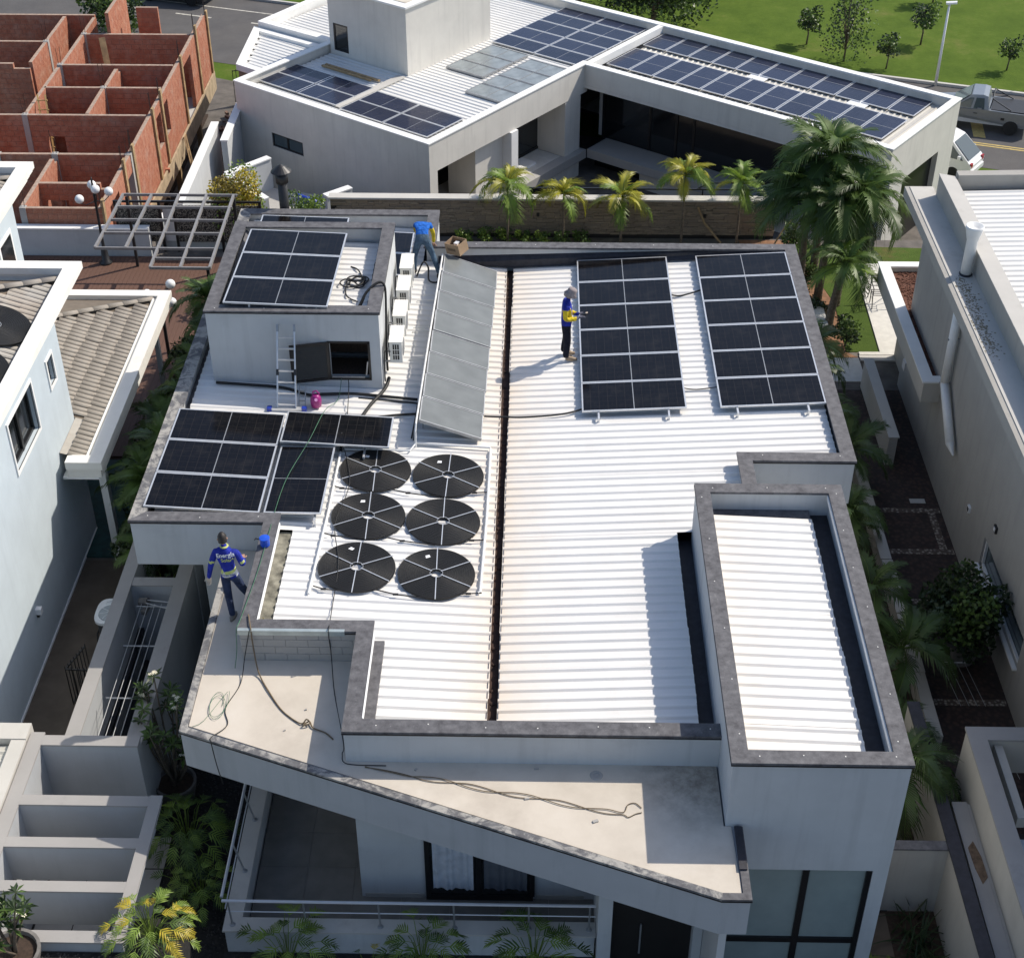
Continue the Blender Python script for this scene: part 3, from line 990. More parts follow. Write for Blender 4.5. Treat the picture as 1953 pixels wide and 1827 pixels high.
array(6, (.04, .03, 4.6), .058, lambda i: f'black solar panel, {ORD[i]} from the back of the array beside the man in the hat', 'panels of the middle array', .0)
array(6, (3.04, .02, 4.765), .058, lambda i: f'black solar panel, {ORD[i]} from the back of the array nearest the right parapet', 'panels of the right array', .0)
for ax, nm in ((.04, 'middle'), (3.04, 'right')):
    for k, dx in enumerate((.36, 1.88)):
        zz = 4.6 + .058 * (ax + dx - .04)
        t = thing('mounting_rail', f'aluminium mounting rail under the {"left" if k == 0 else "right"} side of the {nm} solar array', 'rail', (ax + dx, -3.5, zz - .08))
        B().obox((ax + dx, .05, zz - .06), (ax + dx, -7.12, zz - .06), .04, .045).ob('rail', M['alu'], t)
        for y in (-.6, -2.6, -4.6, -7.06): feet(ax + dx, y, zr(ax + dx) + .0, zz - .07, t)
# tower array and the left arrays
array(3, (-7.72, -2.3, 6.60), -.03, lambda i: f'black solar panel on the tower roof, {["back", "middle", "front"][i]} of three', 'panels on the tower', -.02)
for dx in (.5, 1.75):
    t = thing('mounting_rail', f'aluminium rail under the {"left" if dx < 1 else "right"} side of the tower solar panels', 'rail', (-7.72 + dx, -4, 6.4))
    zz = 6.60 - .03 * dx - .06
    B().obox((-7.72 + dx, -2.35, zz), (-7.72 + dx, -5.75, zz), .04, .045).ob('rail', M['alu'], t)
    for y in (-3, -5.74): feet(-7.72 + dx, y, zt(-7.72 + dx), zz - .02, t)
array(3, (-8.62, -7.40, 4.93), -.05, lambda i: f'black solar panel in the front-left array, {["back", "middle", "front"][i]} row at the left parapet', 'panels at the front-left corner', -.012)
a5 = math.atan(-.05)
solar((-5.16, -7.98, 4.795), (0, -a5, -.012), 'single black solar panel lying lengthwise behind the round pool heaters', 'panels at the front-left corner')
solar((-5.73, -9.68, 4.74), (0, -.05 * 0, pi / 2 - .012), 'single black solar panel set on end left of the round pool heaters', 'panels at the front-left corner')
for k, (x, y0, y1) in enumerate(((-8.1, -7.3, -11.0), (-6.75, -7.3, -11.0), (-5.9, -7.4, -8.72), (-4.55, -7.4, -8.72), (-6.15, -8.5, -10.95), (-5.3, -8.5, -10.95))):
    zz = 4.9 - .05 * (x + 8.62) - .06
    if k >= 4: zz = 4.70
    t = thing('mounting_rail', ['aluminium rail along the far left side of the front-left solar array', 'aluminium rail along the right side of the front-left solar array', 'short aluminium rail under the left half of the lengthwise panel', 'short aluminium rail under the right half of the lengthwise panel', 'aluminium rail under the left edge of the on-end panel', 'aluminium rail under the right edge of the on-end panel'][k], 'rail', (x, y1, zz))
    B().obox((x, y0, zz - .02), (x, y1, zz - .02), .04, .045).ob('rail', M['alu'], t)
    for y in (y0 - .4, y1 + .06): feet(x, y, zr(x) + .0, zz - .03, t)
# panels in the rear recess behind the tower
solar((-7.05, 1.0, 4.97), (0, .03, .0), 'black solar panel half hidden behind the tower beside the black flue', 'panels in the rear recess')
for i in range(2):
    solar((-5.32, .55 - i * 1.155, 4.80), (0, .04, -.01), f'black solar panel between the tower and the kneeling worker, {["back", "front"][i]} one', 'panels in the rear recess')

# ---------------------------------------------------------------- flat solar water collectors
tc = thing('mounting_rail', 'grey pipe and rail along the raised left edge of the water collectors', 'rail', (-3.3, -4, 4.4))
HX0, HZ, LX, LZ = -3.30, 4.98, -1.98, 4.50
yb = -.42
for i in range(8):
    y1 = yb - i * .925 - (0.03 if i >= 4 else 0); y0 = y1 - .905
    t = thing('solar_collector', f'grey glazed solar water collector, {ORD[i]} from the back of the tilted row', 'solar collector', ((HX0 + LX) / 2, (y0 + y1) / 2, LZ), 'tilted solar water collectors')
    dv = Vector((LX - HX0, 0, LZ - HZ)).normalized(); nn = Vector((-dv.z, 0, dv.x))
    sh = .02 * i
    P = lambda x, y, k: Vector((HX0 - sh, y, HZ)) + dv * x + nn * k
    Lc = (Vector((LX, 0, LZ)) - Vector((HX0, 0, HZ))).length
    def slabm(b, a0, a1, ya, yb_, k0, k1):
        vs = [P(a0, ya, k0), P(a1, ya, k0), P(a1, yb_, k0), P(a0, yb_, k0), P(a0, ya, k1), P(a1, ya, k1), P(a1, yb_, k1), P(a0, yb_, k1)]
        b.add(vs, [(0, 3, 2, 1), (4, 5, 6, 7), (0, 1, 5, 4), (1, 2, 6, 5), (2, 3, 7, 6), (3, 0, 4, 7)])
    f = B()
    slabm(f, 0, Lc, y0, y0 + .022, -.06, .012); slabm(f, 0, Lc, y1 - .022, y1, -.06, .012)
    slabm(f, 0, .022, y0 + .022, y1 - .022, -.06, .012); slabm(f, Lc - .022, Lc, y0 + .022, y1 - .022, -.06, .012)
    f.ob('frame', M['alu_dull'], t)
    g = B(); slabm(g, .022, Lc - .022, y0 + .022, y1 - .022, -.05, .004); g.ob('glass', M['collector'], t)
    l = B(); l.obox((HX0 - sh + .04, (y0 + y1) / 2, zr(HX0)), (HX0 - sh + .04, (y0 + y1) / 2, HZ - .05), .03, .03); l.ob('leg', M['alu_dull'], t)
B().tube([(HX0 - .05, -.4, HZ - .02), (HX0 - .13, -4.1, HZ - .02), (HX0 - .2, -7.95, HZ - .02), (HX0 - .21, -8.05, HZ - .15), (HX0 - .21, -8.1, zr(HX0) + .06)], .022, 8).ob('pipe', M['pvc'], tc)
B().tube([(HX0 - .10, -1.6, zr(HX0) + .12), (HX0 - .18, -4.1, zr(HX0) + .12), (HX0 - .27, -7.9, zr(HX0) + .1)], .016, 6).ob('pipe', M['dark_metal'], tc)
for y in (-1.9, -3.2, -3.35, -4.6, -5.7):
    B().tube([(HX0 - .15, y, zr(HX0) + .1), (HX0 - .6, y, zr(HX0) + .07), (HX0 - .62, y, zr(HX0) + .02)], .014, 6).ob('branch_pipe', M['pvc'], tc)

# ---------------------------------------------------------------- round pool heaters
dm = B()
prof = [(.105, 0), (.105, .03)]
N = 30
for i in range(N + 1):
    r = .11 + (.735 - .11) * i / N
    prof += [(r, .034 + (.006 if i % 2 else 0))]
prof += [(.74, .02), (.738, 0)]
dv_ = []
n = 56
b = B()
vs = []
for r, z in prof:
    for i in range(n):
        a = 2 * pi * i / n; vs.append((cos(a) * r, sin(a) * r, z))
fs = []
for k in range(len(prof) - 1):
    for i in range(n): fs.append((k * n + i, k * n + (i + 1) % n, (k + 1) * n + (i + 1) % n, (k + 1) * n + i))
b.add(vs, fs)
DISC = b.mesh('coil', M['disc'], True)
sp = B()
for k in range(6):
    a = pi / 2 + k * pi / 3 + .0
    sp.obox((cos(a) * .10, sin(a) * .10, .047), (cos(a) * .76, sin(a) * .76, .047), .018, .010)
SPK = sp.mesh('spokes', M['alu'])
rg = B(); rg.lathe([(.115, .0), (.128, .0), (.128, .045), (.115, .045), (.115, 0)], (0, 0, 0), 24, caps=False); RING = rg.mesh('hub_ring', M['alu_dull'])
lb = B(); lb.add([(-.05, -.03, .045), (.045, -.04, .045), (.06, .03, .045), (-.02, .045, .045)], [(0, 1, 2, 3)]); LBL = lb.mesh('sticker', M['white'])
DP = [(-4.28, -9.02), (-2.77, -9.08), (-4.28, -10.57), (-2.79, -10.63), (-4.35, -12.16), (-2.83, -12.24)]
DN = ['back left', 'back right', 'middle left', 'middle right', 'front left', 'front right']
for k, (x, y) in enumerate(DP):
    zz = zr(x) + .045
    t = thing('pool_heater', f'round black coiled pool heater on the white roof, {DN[k]} of six', 'pool heater', (x, y, zz), 'round pool heaters', world=False)
    t.rotation_euler = (0, math.atan(.05), 0)
    put('coil', DISC, t, loc=(0, 0, 0)); put('spokes', SPK, t, loc=(0, 0, 0), rot=(0, 0, RND.uniform(-.03, .03))); put('hub_ring', RING, t, loc=(0, 0, 0))
    if k != 3: put('sticker', LBL, t, loc=(-.19 + RND.uniform(-.04, .04), .47 + RND.uniform(-.05, .05), 0), rot=(0, 0, RND.uniform(-.6, .6)))
zp = lambda x: zr(x) + .075
pp = thing('pool_heater_pipe', 'white plastic pipe along the left side of the round pool heaters', 'pipe', (-5.1, -10.5, zp(-5.1)))
B().tube([(-5.06, -8.25, zp(-5)), (-5.08, -10.5, zp(-5)), (-5.16, -13.0, zp(-5))], .026, 8).ob('pipe', M['pvc'], pp)
B().tube([(-5.07, -8.1, zp(-5) + .25), (-5.06, -8.3, zp(-5) + .05), (-5.06, -8.45, zp(-5))], .03, 8).ob('elbow', M['rubber'], pp)
pq = thing('pool_heater_pipe', 'white plastic pipe along the right side of the round pool heaters', 'pipe', (-1.95, -10.4, zp(-2)))
B().tube([(-3.55, -7.98, zp(-3.5)), (-1.93, -8.02, zp(-1.95)), (-1.92, -8.1, zp(-1.95)), (-1.93, -10.4, zp(-1.95)), (-1.98, -12.72, zp(-1.95)), (-2.02, -12.74, zp(-1.95))], .026, 8).ob('pipe', M['pvc'], pq)
B().tube([(-5.0, -8.35, zp(-5)), (-4.2, -8.3, zp(-4.2)), (-3.62, -8.28, zp(-3.6)), (-3.52, -8.1, zp(-3.5) + .05), (-3.51, -7.9, zp(-3.5) + .2)], .02, 8).ob('cross_pipe', M['pvc'], pq)
for k in range(3):
    yl = DP[2 * k][1] - .74
    for nm, pts in (('left', [(-5.1, yl + .12, zp(-5.1)), (-4.9, yl + .05, zp(-4.9)), (-4.3, yl + .03, zp(-4.3) - .02)]),
                    ('middle', [(-4.0, yl + .12, zp(-4)), (-3.55, yl + .0, zp(-3.5)), (-2.9, yl - .06, zp(-2.9) - .02)]),
                    ('right', [(-2.45, yl + .1, zp(-2.4)), (-2.2, yl + .12, zp(-2.2)), (-1.95, yl + .16, zp(-1.95))])):
        h = thing('connecting_hose', f'black hose joining the {["back", "middle", "front"][k]} pair of round heaters, {nm} piece', 'hose', pts[0])
        B().tube(pts, .013, 6).ob('hose', M['rubber'], h)
        m = pts[1]
        B().cyl((m[0] - .05, m[1], m[2]), (m[0] + .05, m[1], m[2]), .022, n=8).ob('coupling', M['rubber'], h)

# ---------------------------------------------------------------- air conditioning units on the tower's side wall
ACS = [(-2.05, 5.12), (-3.05, 5.08), (-4.12, 5.02), (-5.2, 4.98)]
for k, (y, z) in enumerate(ACS):
    t = thing('air_conditioner', f'white outdoor air conditioning unit on the tower side wall, {["farthest", "second farthest", "third farthest", "nearest"][k]} of four', 'air conditioner', (-4.2, y, z - .02), 'air conditioners on the tower')
    x0, x1, y0, y1, z0, z1 = -4.24, -3.96, y - .36, y + .36, z, z + .52
    B().box(x0, y0, z0, x1, y1, z1).ob('casing', M['ac_white'], t)
    B().box(x0 - .015, y0 - .012, z1 + .001, x1 + .015, y1 + .012, z1 + .02).ob('top_cover', M['ac_white'], t)
    gr = B()
    gr.box(x0 + .06, y0 - .006, z0 + .07, x1 - .07, y0 - .002, z1 - .05)
    go = gr.ob('grille', M['black'], t)
    gb = B()
    for i in range(3): gb.box(x0 + .06 + i * .05, y0 - .012, z0 + .07, x0 + .072 + i * .05, y0 - .007, z1 - .05)
    for i in range(3): gb.box(x0 + .06, y0 - .016, z0 + .07 + i * .13, x1 - .07, y0 - .0125, z0 + .085 + i * .13)
    gb.ob('grille_bars', M['ac_white'], t)
    f = B(); f.lathe([(.2, 0), (.2, .012), (.03, .02)], (0, 0, 0), 20)
    f.v = [(x1 + p[2], y - .08 + p[0], (z0 + z1) / 2 + p[1]) for p in f.v]
    f.ob('fan_grille', M['alu_dull'], t)
    br = B(); br.box(-4.398, y0 + .08, z0 - .03, x1, y0 + .11, z0 - .002); br.box(-4.398, y1 - .11, z0 - .03, x1, y1 - .08, z0 - .002)
    br.box(-4.399, y0 - .01, z0 - .03, -4.39, y0 + .14, z0 + .42)
    br.ob('bracket', M['alu_dull'], t)
    hz = B().tube([(x0 + .02, y0 - .02, z0 + .3), (-4.34, y0 - .05, z0 + .33), (-4.37, y0 - .07, z0 + .0), (-4.36, y0 - .1, zr(-4.3) + .08)], .014, 6).ob('refrigerant_hose', M['rubber'], t)

# ---------------------------------------------------------------- ladder, jug, box, jar
def P_(x, y): return zr(x)
lad = thing('stepladder', 'aluminium ladder with blue feet leaning on the tower wall', 'ladder', (-6.35, -6.75, zr(-6.3)))
lb0, lt0 = Vector((-6.60, -6.92, zr(-6.4) + .09)), Vector((-6.60, -6.06, 6.08))
lb1, lt1 = Vector((-6.20, -6.92, zr(-6.4) + .09)), Vector((-6.23, -6.06, 6.08))
for a, c in ((lb0, lt0), (lb1, lt1)):
    B().obox(a, c, .03, .06).ob('stile', M['alu'], lad)
    B().obox(c - (c - a).normalized() * .02, c + (c - a).normalized() * .14, .045, .065).ob('end_cap', M['alu_dull'], lad)
    B().obox(a + (c - a) * .42, a + (c - a) * .5, .05, .08).ob('hinge', M['dark_metal'], lad)
for i in range(7):
    t = .04 + i * .145
    B().obox(lb0.lerp(lt0, t), lb1.lerp(lt1, t), .035, .03).ob('rung', M['alu'], lad)
B().obox((-6.75, -6.93, zr(-6.4) + .06), (-6.05, -6.93, zr(-6.4) + .06), .08, .05).ob('foot_bar', M['alu'], lad)
for x in (-6.78, -6.02):
    B().obox((x - .05, -6.93, zr(-6.4) + .055), (x + .05, -6.93, zr(-6.4) + .055), .11, .1).ob('foot', M['blue_pl'], lad)
bk = B()
for x in (-6.16, -6.02): bk.obox((x, -6.80, zr(-6.2) + .02), (x, -6.5, 4.95), .02, .04)
for i in range(2): bk.obox((-6.16, -6.72 + i * .15, 4.7 + i * .15), (-6.02, -6.72 + i * .15, 4.7 + i * .15), .02, .02)
bk.ob('back_leg', M['alu_dull'], lad)
jz = zr(-5.75) + .05
jug = thing('watering_jug', 'magenta plastic jug standing beside the ladder', 'jug', (-5.78, -6.75, jz))
B().lathe([(.085, 0), (.115, .02), (.125, .15), (.11, .24), (.07, .29), (.05, .3)], (-5.78, -6.75, jz), 18).ob('body', M['magenta'], jug, True)
B().tube([(-5.84, -6.75, jz + .28), (-5.83, -6.73, jz + .36), (-5.76, -6.72, jz + .38), (-5.70, -6.72, jz + .3)], .018, 8).ob('handle', M['magenta'], jug)
B().cyl((-5.76, -6.83, jz + .2), (-5.755, -6.88, jz + .25), .03, .035, n=12).ob('spout_cap', plain('pink_cap', (.75, .35, .6), .4), jug)

cbx = thing('cardboard_box', 'open brown cardboard box tipped on the back end of the collectors', 'box', (-2.98, -.2, 4.95), rz=-.62, world=False)
cbx.rotation_euler = (.16, -.12, -.62)
bx = B(); L_, W_, H_ = .44, .36, .30
bx.box(-L_ / 2, -W_ / 2, 0, L_ / 2, -W_ / 2 + .012, H_); bx.box(-L_ / 2, W_ / 2 - .012, 0, L_ / 2, W_ / 2, H_)
bx.box(-L_ / 2, -W_ / 2 + .012, 0, -L_ / 2 + .012, W_ / 2 - .012, H_); bx.box(L_ / 2 - .012, -W_ / 2 + .012, 0, L_ / 2, W_ / 2 - .012, H_)
bx.box(-L_ / 2 + .012, -W_ / 2 + .012, 0, L_ / 2 - .012, W_ / 2 - .012, .012)
put('carton', bx.mesh('carton', M['card']), cbx, loc=(0, 0, 0))
pk = B()
pk.box(-.16, -W_ / 2 - .002, .11, .1, -W_ / 2 - .0005, .115); pk.box(-.16, -W_ / 2 - .002, .185, .1, -W_ / 2 - .0005, .19)
pk.box(-.16, -W_ / 2 - .002, .115, -.155, -W_ / 2 - .0005, .185); pk.box(.095, -W_ / 2 - .002, .115, .1, -W_ / 2 - .0005, .185)
for i in range(9): pk.box(-.14 + i * .026, -W_ / 2 - .002, .128, -.125 + i * .026, -W_ / 2 - .0005, .172)
put('printed_mark', pk.mesh('printed_mark', M['ink']), cbx, loc=(0, 0, 0))
st = B()
st.box(-.15, -.1, .012, -.02, .06, .16); st.box(.03, -.08, .012, .15, .1, .2)
put('contents', st.mesh('contents', M['card']), cbx, loc=(0, 0, 0))
pt = B(); pt.box(-.06, -.02, .1, .05, .1, .24); put('packet', pt.mesh('packet', M['white']), cbx, loc=(0, 0, 0))

jx, jy = -6.08, -12.0
jar = thing('paint_pot', 'small bright blue plastic pot on the parapet beside the man', 'pot', (jx, jy, ZC))
B().lathe([(.075, 0), (.09, .02), (.095, .16), (.1, .165), (.1, .19), (.02, .2)], (jx, jy, ZC), 14).ob('pot', M['blue_pl2'], jar)
B().tube([(jx - .1, jy, ZC + .15), (jx - .17, jy, ZC + .17), (jx - .19, jy, ZC + .13)], .012, 6).ob('handle', M['dark_metal'], jar)

# black flue behind the tower
fl = thing('flue_pipe', 'black metal flue with a conical cap behind the tower', 'flue', (-7.75, 2.5, 4.2))
B().cyl((-7.75, 2.45, 3.6), (-7.75, 2.45, 5.75), .13, n=16).ob('pipe', M['dark_metal'], fl, True)
B().cyl((-7.75, 2.45, 5.55), (-7.75, 2.45, 5.8), .17, n=16).ob('collar', M['dark_metal'], fl, True)
B().lathe([(.28, 5.86), (.27, 5.88), (.1, 6.02), (.02, 6.06)], (-7.75, 2.45, 0), 18).ob('cap', M['dark_metal'], fl)
for a in range(3): B().cyl((-7.75 + .12 * cos(a * 2.1), 2.45 + .12 * sin(a * 2.1), 5.78), (-7.75 + .2 * cos(a * 2.1), 2.45 + .2 * sin(a * 2.1), 5.9), .012, n=5).ob('strut', M['dark_metal'], fl)

# ---------------------------------------------------------------- cables, ropes, pipes
def cable(name, label, pts, r, mat, cat='cable', n=6, sub=6):
    """smooth curve through the points"""
    p = [Vector(q) for q in pts]; out = []
    for i in range(len(p) - 1):
        p0 = p[max(i - 1, 0)]; p1 = p[i]; p2 = p[i + 1]; p3 = p[min(i + 2, len(p) - 1)]
        for k in range(sub):
            t = k / sub
            out.append(.5 * ((2 * p1) + (p2 - p0) * t + (2 * p0 - 5 * p1 + 4 * p2 - p3) * t * t + (3 * p1 - p0 - 3 * p2 + p3) * t ** 3))
    out.append(p[-1])
    o = B().tube(out, r, n).ob(name, mat, None, True)
    return tag(o, label, cat)


# loose coil on the tower roof
pts = []
for i in range(46):
    a = i * .62; r = .16 + .09 * sin(i * .9) + .06 * sin(i * .37)
    pts.append((-5.1 + .04 * sin(i * .5) + r * cos(a) * 1.25, -3.95 + r * sin(a), zt(-5) + .06 + .015 * sin(i * 1.3) + .001 * i))
pts = [(-5.3, -3.2, zt(-5) + .06), (-5.15, -3.3, zt(-5) + .06), (-5.05, -3.5, zt(-5) + .06)] + pts + [(-5.3, -4.35, zt(-5) + .06), (-5.2, -4.65, zt(-5) + .06), (-4.98, -4.82, zt(-5) + .06)]
cable('cable_coil', 'tangled coil of black cable on the tower roof beside the panels', pts, .017, M['wire_k'], n=5, sub=3)
cable('feed_cable', 'thick black cable looping over the tower coping and down its side', [(-5.6, -5.3, zt(-5.5) + .07), (-5.0, -5.25, zt(-5) + .08), (-4.75, -4.95, 6.42), (-4.5, -4.75, 6.56), (-4.36, -4.75, 6.46), (-4.35, -4.85, 5.9), (-4.36, -5.05, 5.2), (-4.35, -5.2, zr(-4.3) + .08)], .03, M['wire_k'])
cable('feed_cable', 'thin black cable along the front edge of the tower roof', [(-5.5, -5.42, zt(-5.5) + .06), (-5.2, -5.5, zt(-5) + .06), (-4.95, -5.35, zt(-5) + .07), (-4.8, -5.0, 6.3)], .018, M['wire_k'])
cable('feed_cable', 'black cable bundle lying along the foot of the tower', [(-8.1, -6.02, zr(-8) + .06), (-7.4, -6.05, zr(-7.4) + .06), (-6.6, -6.1, zr(-6.6) + .06), (-6.0, -6.35, zr(-6) + .07), (-5.7, -6.28, zr(-5.7) + .06), (-5.0, -6.2, zr(-5) + .06), (-4.2, -6.25, zr(-4.2) + .06), (-3.6, -6.3, zr(-3.6) + .06)], .032, M['wire_k'])
cable('feed_cable', 'black pipe running from the tower corner to the water collectors', [(-4.9, -6.35, zr(-4.9) + .06), (-4.0, -6.42, zr(-4) + .06), (-3.62, -6.45, zr(-3.6) + .06), (-3.58, -6.6, zr(-3.6) + .06), (-3.62, -7.8, zr(-3.6) + .06)], .018, M['wire_k'])
cable('feed_cable', 'thick black cable from the nearest air conditioner to the solar panels', [(-4.28, -5.6, zr(-4.2) + .15), (-4.35, -5.95, zr(-4.3) + .07), (-4.6, -6.6, zr(-4.6) + .07), (-4.8, -7.25, zr(-4.8) + .08), (-4.95, -7.5, zr(-4.8) + .2)], .042, M['wire_k'])
cable('feed_cable', 'second thick black cable reaching from the panels to the collectors', [(-4.85, -7.3, zr(-4.8) + .07), (-4.3, -7.05, zr(-4.3) + .07), (-3.7, -6.9, zr(-3.7) + .07), (-3.3, -6.88, zr(-3.3) + .07)], .026, M['wire_k'])
cable('feed_cable', 'black cable crossing the brown gutter to the middle solar array', [(-2.1, -6.82, zr(-2) + .06), (-1.66, -6.86, 4.42), (-1.2, -6.85, zr(-1.2) + .06), (-.4, -6.78, zr(-.4) + .06), (.1, -6.62, zr(.1) + .08)], .02, M['wire_k'])
cable('feed_cable', 'black cable bridging the gap between the two big arrays near the back', [(2.25, -1.75, zr(2.25) + .1), (2.5, -1.78, zr(2.5) + .06), (2.8, -1.68, zr(2.8) + .06), (3.1, -1.6, zr(3) + .12)], .02, M['wire_k'])
cable('feed_cable', 'thin black cable between the two big arrays near the front', [(2.25, -5.95, zr(2.25) + .1), (2.6, -5.97, zr(2.6) + .05), (3.15, -5.95, zr(3) + .1)], .012, M['wire_k'])
cable('feed_cable', 'loop of black cable by the feet of the kneeling worker', [(-4.0, -.72, zr(-4) + .06), (-3.85, -.42, zr(-4) + .3), (-3.72, -.5, zr(-4) + .2), (-3.68, -.9, zr(-4) + .06), (-3.5, -1.02, zr(-4) + .06), (-3.38, -.85, zr(-4) + .06)], .022, M['wire_k'])
z_ = 4.185
cable('green_cable', 'thin green cable from the tower hatch over the panels to the parapet', [(-5.30, -5.95, 4.8), (-5.34, -6.5, zr(-5.3) + .08), (-5.5, -7.4, 4.90), (-5.7, -8.5, 4.88), (-6.0, -9.7, 4.80), (-6.08, -10.9, 4.82), (-6.06, -11.6, 4.93), (-6.1, -12.8, 4.93), (-6.2, -14.1, 4.93), (-6.24, -14.36, 4.9), (-6.26, -14.45, 4.5), (-6.3, -14.6, z_)], .007, M['wire_g'], n=5)
cable('thin_cable', 'thin dark cable falling from the tower hatch to the lengthwise panel', [(-5.15, -5.95, 4.8), (-5.12, -6.2, zr(-5) + .2), (-5.06, -7.2, zr(-5) + .06), (-5.05, -7.42, 4.84)], .010, M['wire_k'], n=5)
cable('thin_cable', 'thin black wire across the left round heaters to the stepped parapet', [(-4.98, -8.4, zr(-5) + .09), (-4.75, -9.6, zr(-4.7) + .12), (-4.9, -10.9, zr(-4.8) + .09), (-4.7, -12.1, zr(-4.7) + .11), (-4.68, -13.4, zr(-4.7) + .06), (-4.6, -14.3, 4.93), (-4.6, -14.42, 4.88), (-4.58, -14.45, 4.4), (-4.45, -15.2, z_), (-4.16, -16.4, z_), (-4.14, -16.74, 4.3), (-4.05, -16.85, z_), (-3.4, -16.88, z_)], .009, M['wire_k'], n=5)
cable('thick_rope', 'brown rope with a knot lying across the cream canopy', [(-6.08, -14.0, 4.93), (-5.98, -14.38, 4.91), (-5.96, -14.45, 4.6), (-5.85, -14.75, z_ + .05), (-5.6, -15.2, z_ + .01), (-5.3, -15.65, z_), (-4.95, -15.95, z_ + .01), (-4.85, -15.9, z_ + .06), (-4.78, -15.98, z_ + .05), (-4.9, -16.02, z_ + .03), (-4.8, -15.92, z_ + .03), (-4.72, -16.05, z_ + .01), (-4.5, -16.15, z_), (-4.35, -16.3, z_)], .013, M['rope'], 'rope')
cable('thin_cable', 'long black wire running down the left of the canopy and over its edge', [(-6.0, -14.4, 4.92), (-6.12, -14.5, z_ + .2), (-6.14, -15.0, z_), (-6.3, -15.6, z_), (-6.2, -16.0, z_), (-6.42, -16.3, z_ + .01), (-6.40, -16.42, 4.22), (-6.39, -16.44, 4.05), (-6.35, -16.46, 3.6), (-6.3, -16.45, 3.2)], .009, M['wire_k'], n=5)
pts = []
for i in range(26):
    a = i * .55; r = .24 + .05 * sin(i * .8)
    pts.append((-6.5 + r * .55 * cos(a) + .015 * i * .3, -15.55 + r * 1.2 * sin(a), z_ + .004 + .001 * i))
cable('green_cable', 'loose loops of green cable on the sunlit canopy', pts + [(-6.62, -15.9, z_), (-6.8, -16.05, z_)], .004, M['wire_g'], n=5, sub=3)
for k, ph in enumerate((0, 2.4)):
    pts = [(-3.75 + i * .25, -16.92 - .055 * i + .05 * sin(i * 1.1 + ph) * (1 if i > 2 else .3), z_ + .004 * k) for i in range(18)]
    e = pts[-1]
    pts += [(e[0] + .08, e[1] + (.16 if k else -.05), z_), (e[0] + .2, e[1] + (.2 if k else .02), z_), (e[0] + .3, e[1] + (.1 if k else .05), z_)]
    cable('twisted_wire', ['brown wire strand twisting along the front canopy, near strand', 'brown wire strand twisting along the front canopy, far strand'][k], pts, .008, M['rope'], 'wire', n=5, sub=5)
# dry leaves caught in the corner by the man
dl = B()
for i in range(60):
    x = -5.9 + RND.gauss(0, .07); y = -13.9 + RND.gauss(0, .1); z = 4.52 + RND.uniform(0, .1); a = RND.uniform(0, 6.3); s = .03
    dl.add([(x, y, z), (x + s * cos(a), y + s * sin(a), z + .02), (x + s * cos(a + 1), y + s * sin(a + 1), z - .01)], [(0, 1, 2)])
o = dl.ob('dry_leaf_heap', M['leaf_o'], None); tag(o, 'small heap of dry leaves in the roof corner by the man', 'leaves', kind='stuff')


# ---------------------------------------------------------------- ground
o = B().add([(-90, -70, 0), (90, -70, 0), (90, 10.2, 0), (-90, 10.2, 0), (-90, 10.2, -6), (90, 10.2, -6)], [(0, 1, 2, 3), (3, 2, 5, 4)]).ob('ground', M['yard']); struct(o)
# lower land behind the terrace: park and street
g = B(); N = 40
vs = []
for j in range(N + 1):
    for i in range(N + 1):
        x = -150 + 300 * i / N; y = 10.0 + 290 * (j / N) ** 1.6
        z = -3.0 + (max(0, y - 45) * .05 if y > 45 else 0) + (.15 * sin(x * .13) * cos(y * .11) if y > 42 else 0)
        vs.append((x, y, z))
g.add(vs, [(j * (N + 1) + i, j * (N + 1) + i + 1, (j + 1) * (N + 1) + i + 1, (j + 1) * (N + 1) + i) for j in range(N) for i in range(N)])
o = g.ob('park_lawn', M['grass'], None, True); struct(o)
RD0, RD1 = Vector((-60, 56.4)), Vector((60, 16.8))   # far kerb line of the street
rd = (RD1 - RD0).normalized(); rn = Vector((rd.y, -rd.x))   # towards the camera


def rdp(s, d, z=-2.99): p = RD0 + rd * s + rn * d; return (p.x, p.y, z)


o = B().quad(rdp(0, 8.2), rdp(132, 8.2), rdp(132, 0), rdp(0, 0)).ob('street', M['asphalt']); struct(o)
o = B().add([rdp(0, 0, -2.99), rdp(132, 0, -2.99), rdp(132, -.16, -2.99), rdp(0, -.16, -2.99), rdp(0, 0, -2.87), rdp(132, 0, -2.87), rdp(132, -.16, -2.87), rdp(0, -.16, -2.87)],
            [(0, 1, 5, 4), (4, 5, 6, 7), (2, 3, 7, 6)]).ob('kerb', M['concrete_l']); struct(o)
mk = B()
for k in range(30): mk.quad(rdp(2 + k * 4.2, 3.05, -2.985), rdp(4 + k * 4.2, 3.05, -2.985), rdp(4 + k * 4.2, 2.93, -2.985), rdp(2 + k * 4.2, 2.93, -2.985))
mk.quad(rdp(0, 1.6, -2.985), rdp(52, 1.6, -2.985), rdp(52, 1.5, -2.985), rdp(0, 1.5, -2.985))
mo = mk.ob('road_marking', M['white_p']); struct(mo)
mk = B()
for s in (81.6, 82.7): mk.quad(rdp(s, 3.0, -2.984), rdp(s + .5, 3.0, -2.984), rdp(s + .9, 5.2, -2.984), rdp(s + .4, 5.2, -2.984))
mk.quad(rdp(80, 5.85, -2.984), rdp(100, 5.85, -2.984), rdp(100, 5.75, -2.984), rdp(80, 5.75, -2.984)); mk.quad(rdp(80, 6.05, -2.984), rdp(100, 6.05, -2.984), rdp(100, 5.95, -2.984), rdp(80, 5.95, -2.984))
mo = mk.ob('road_marking', M['yellow_p']); struct(mo)
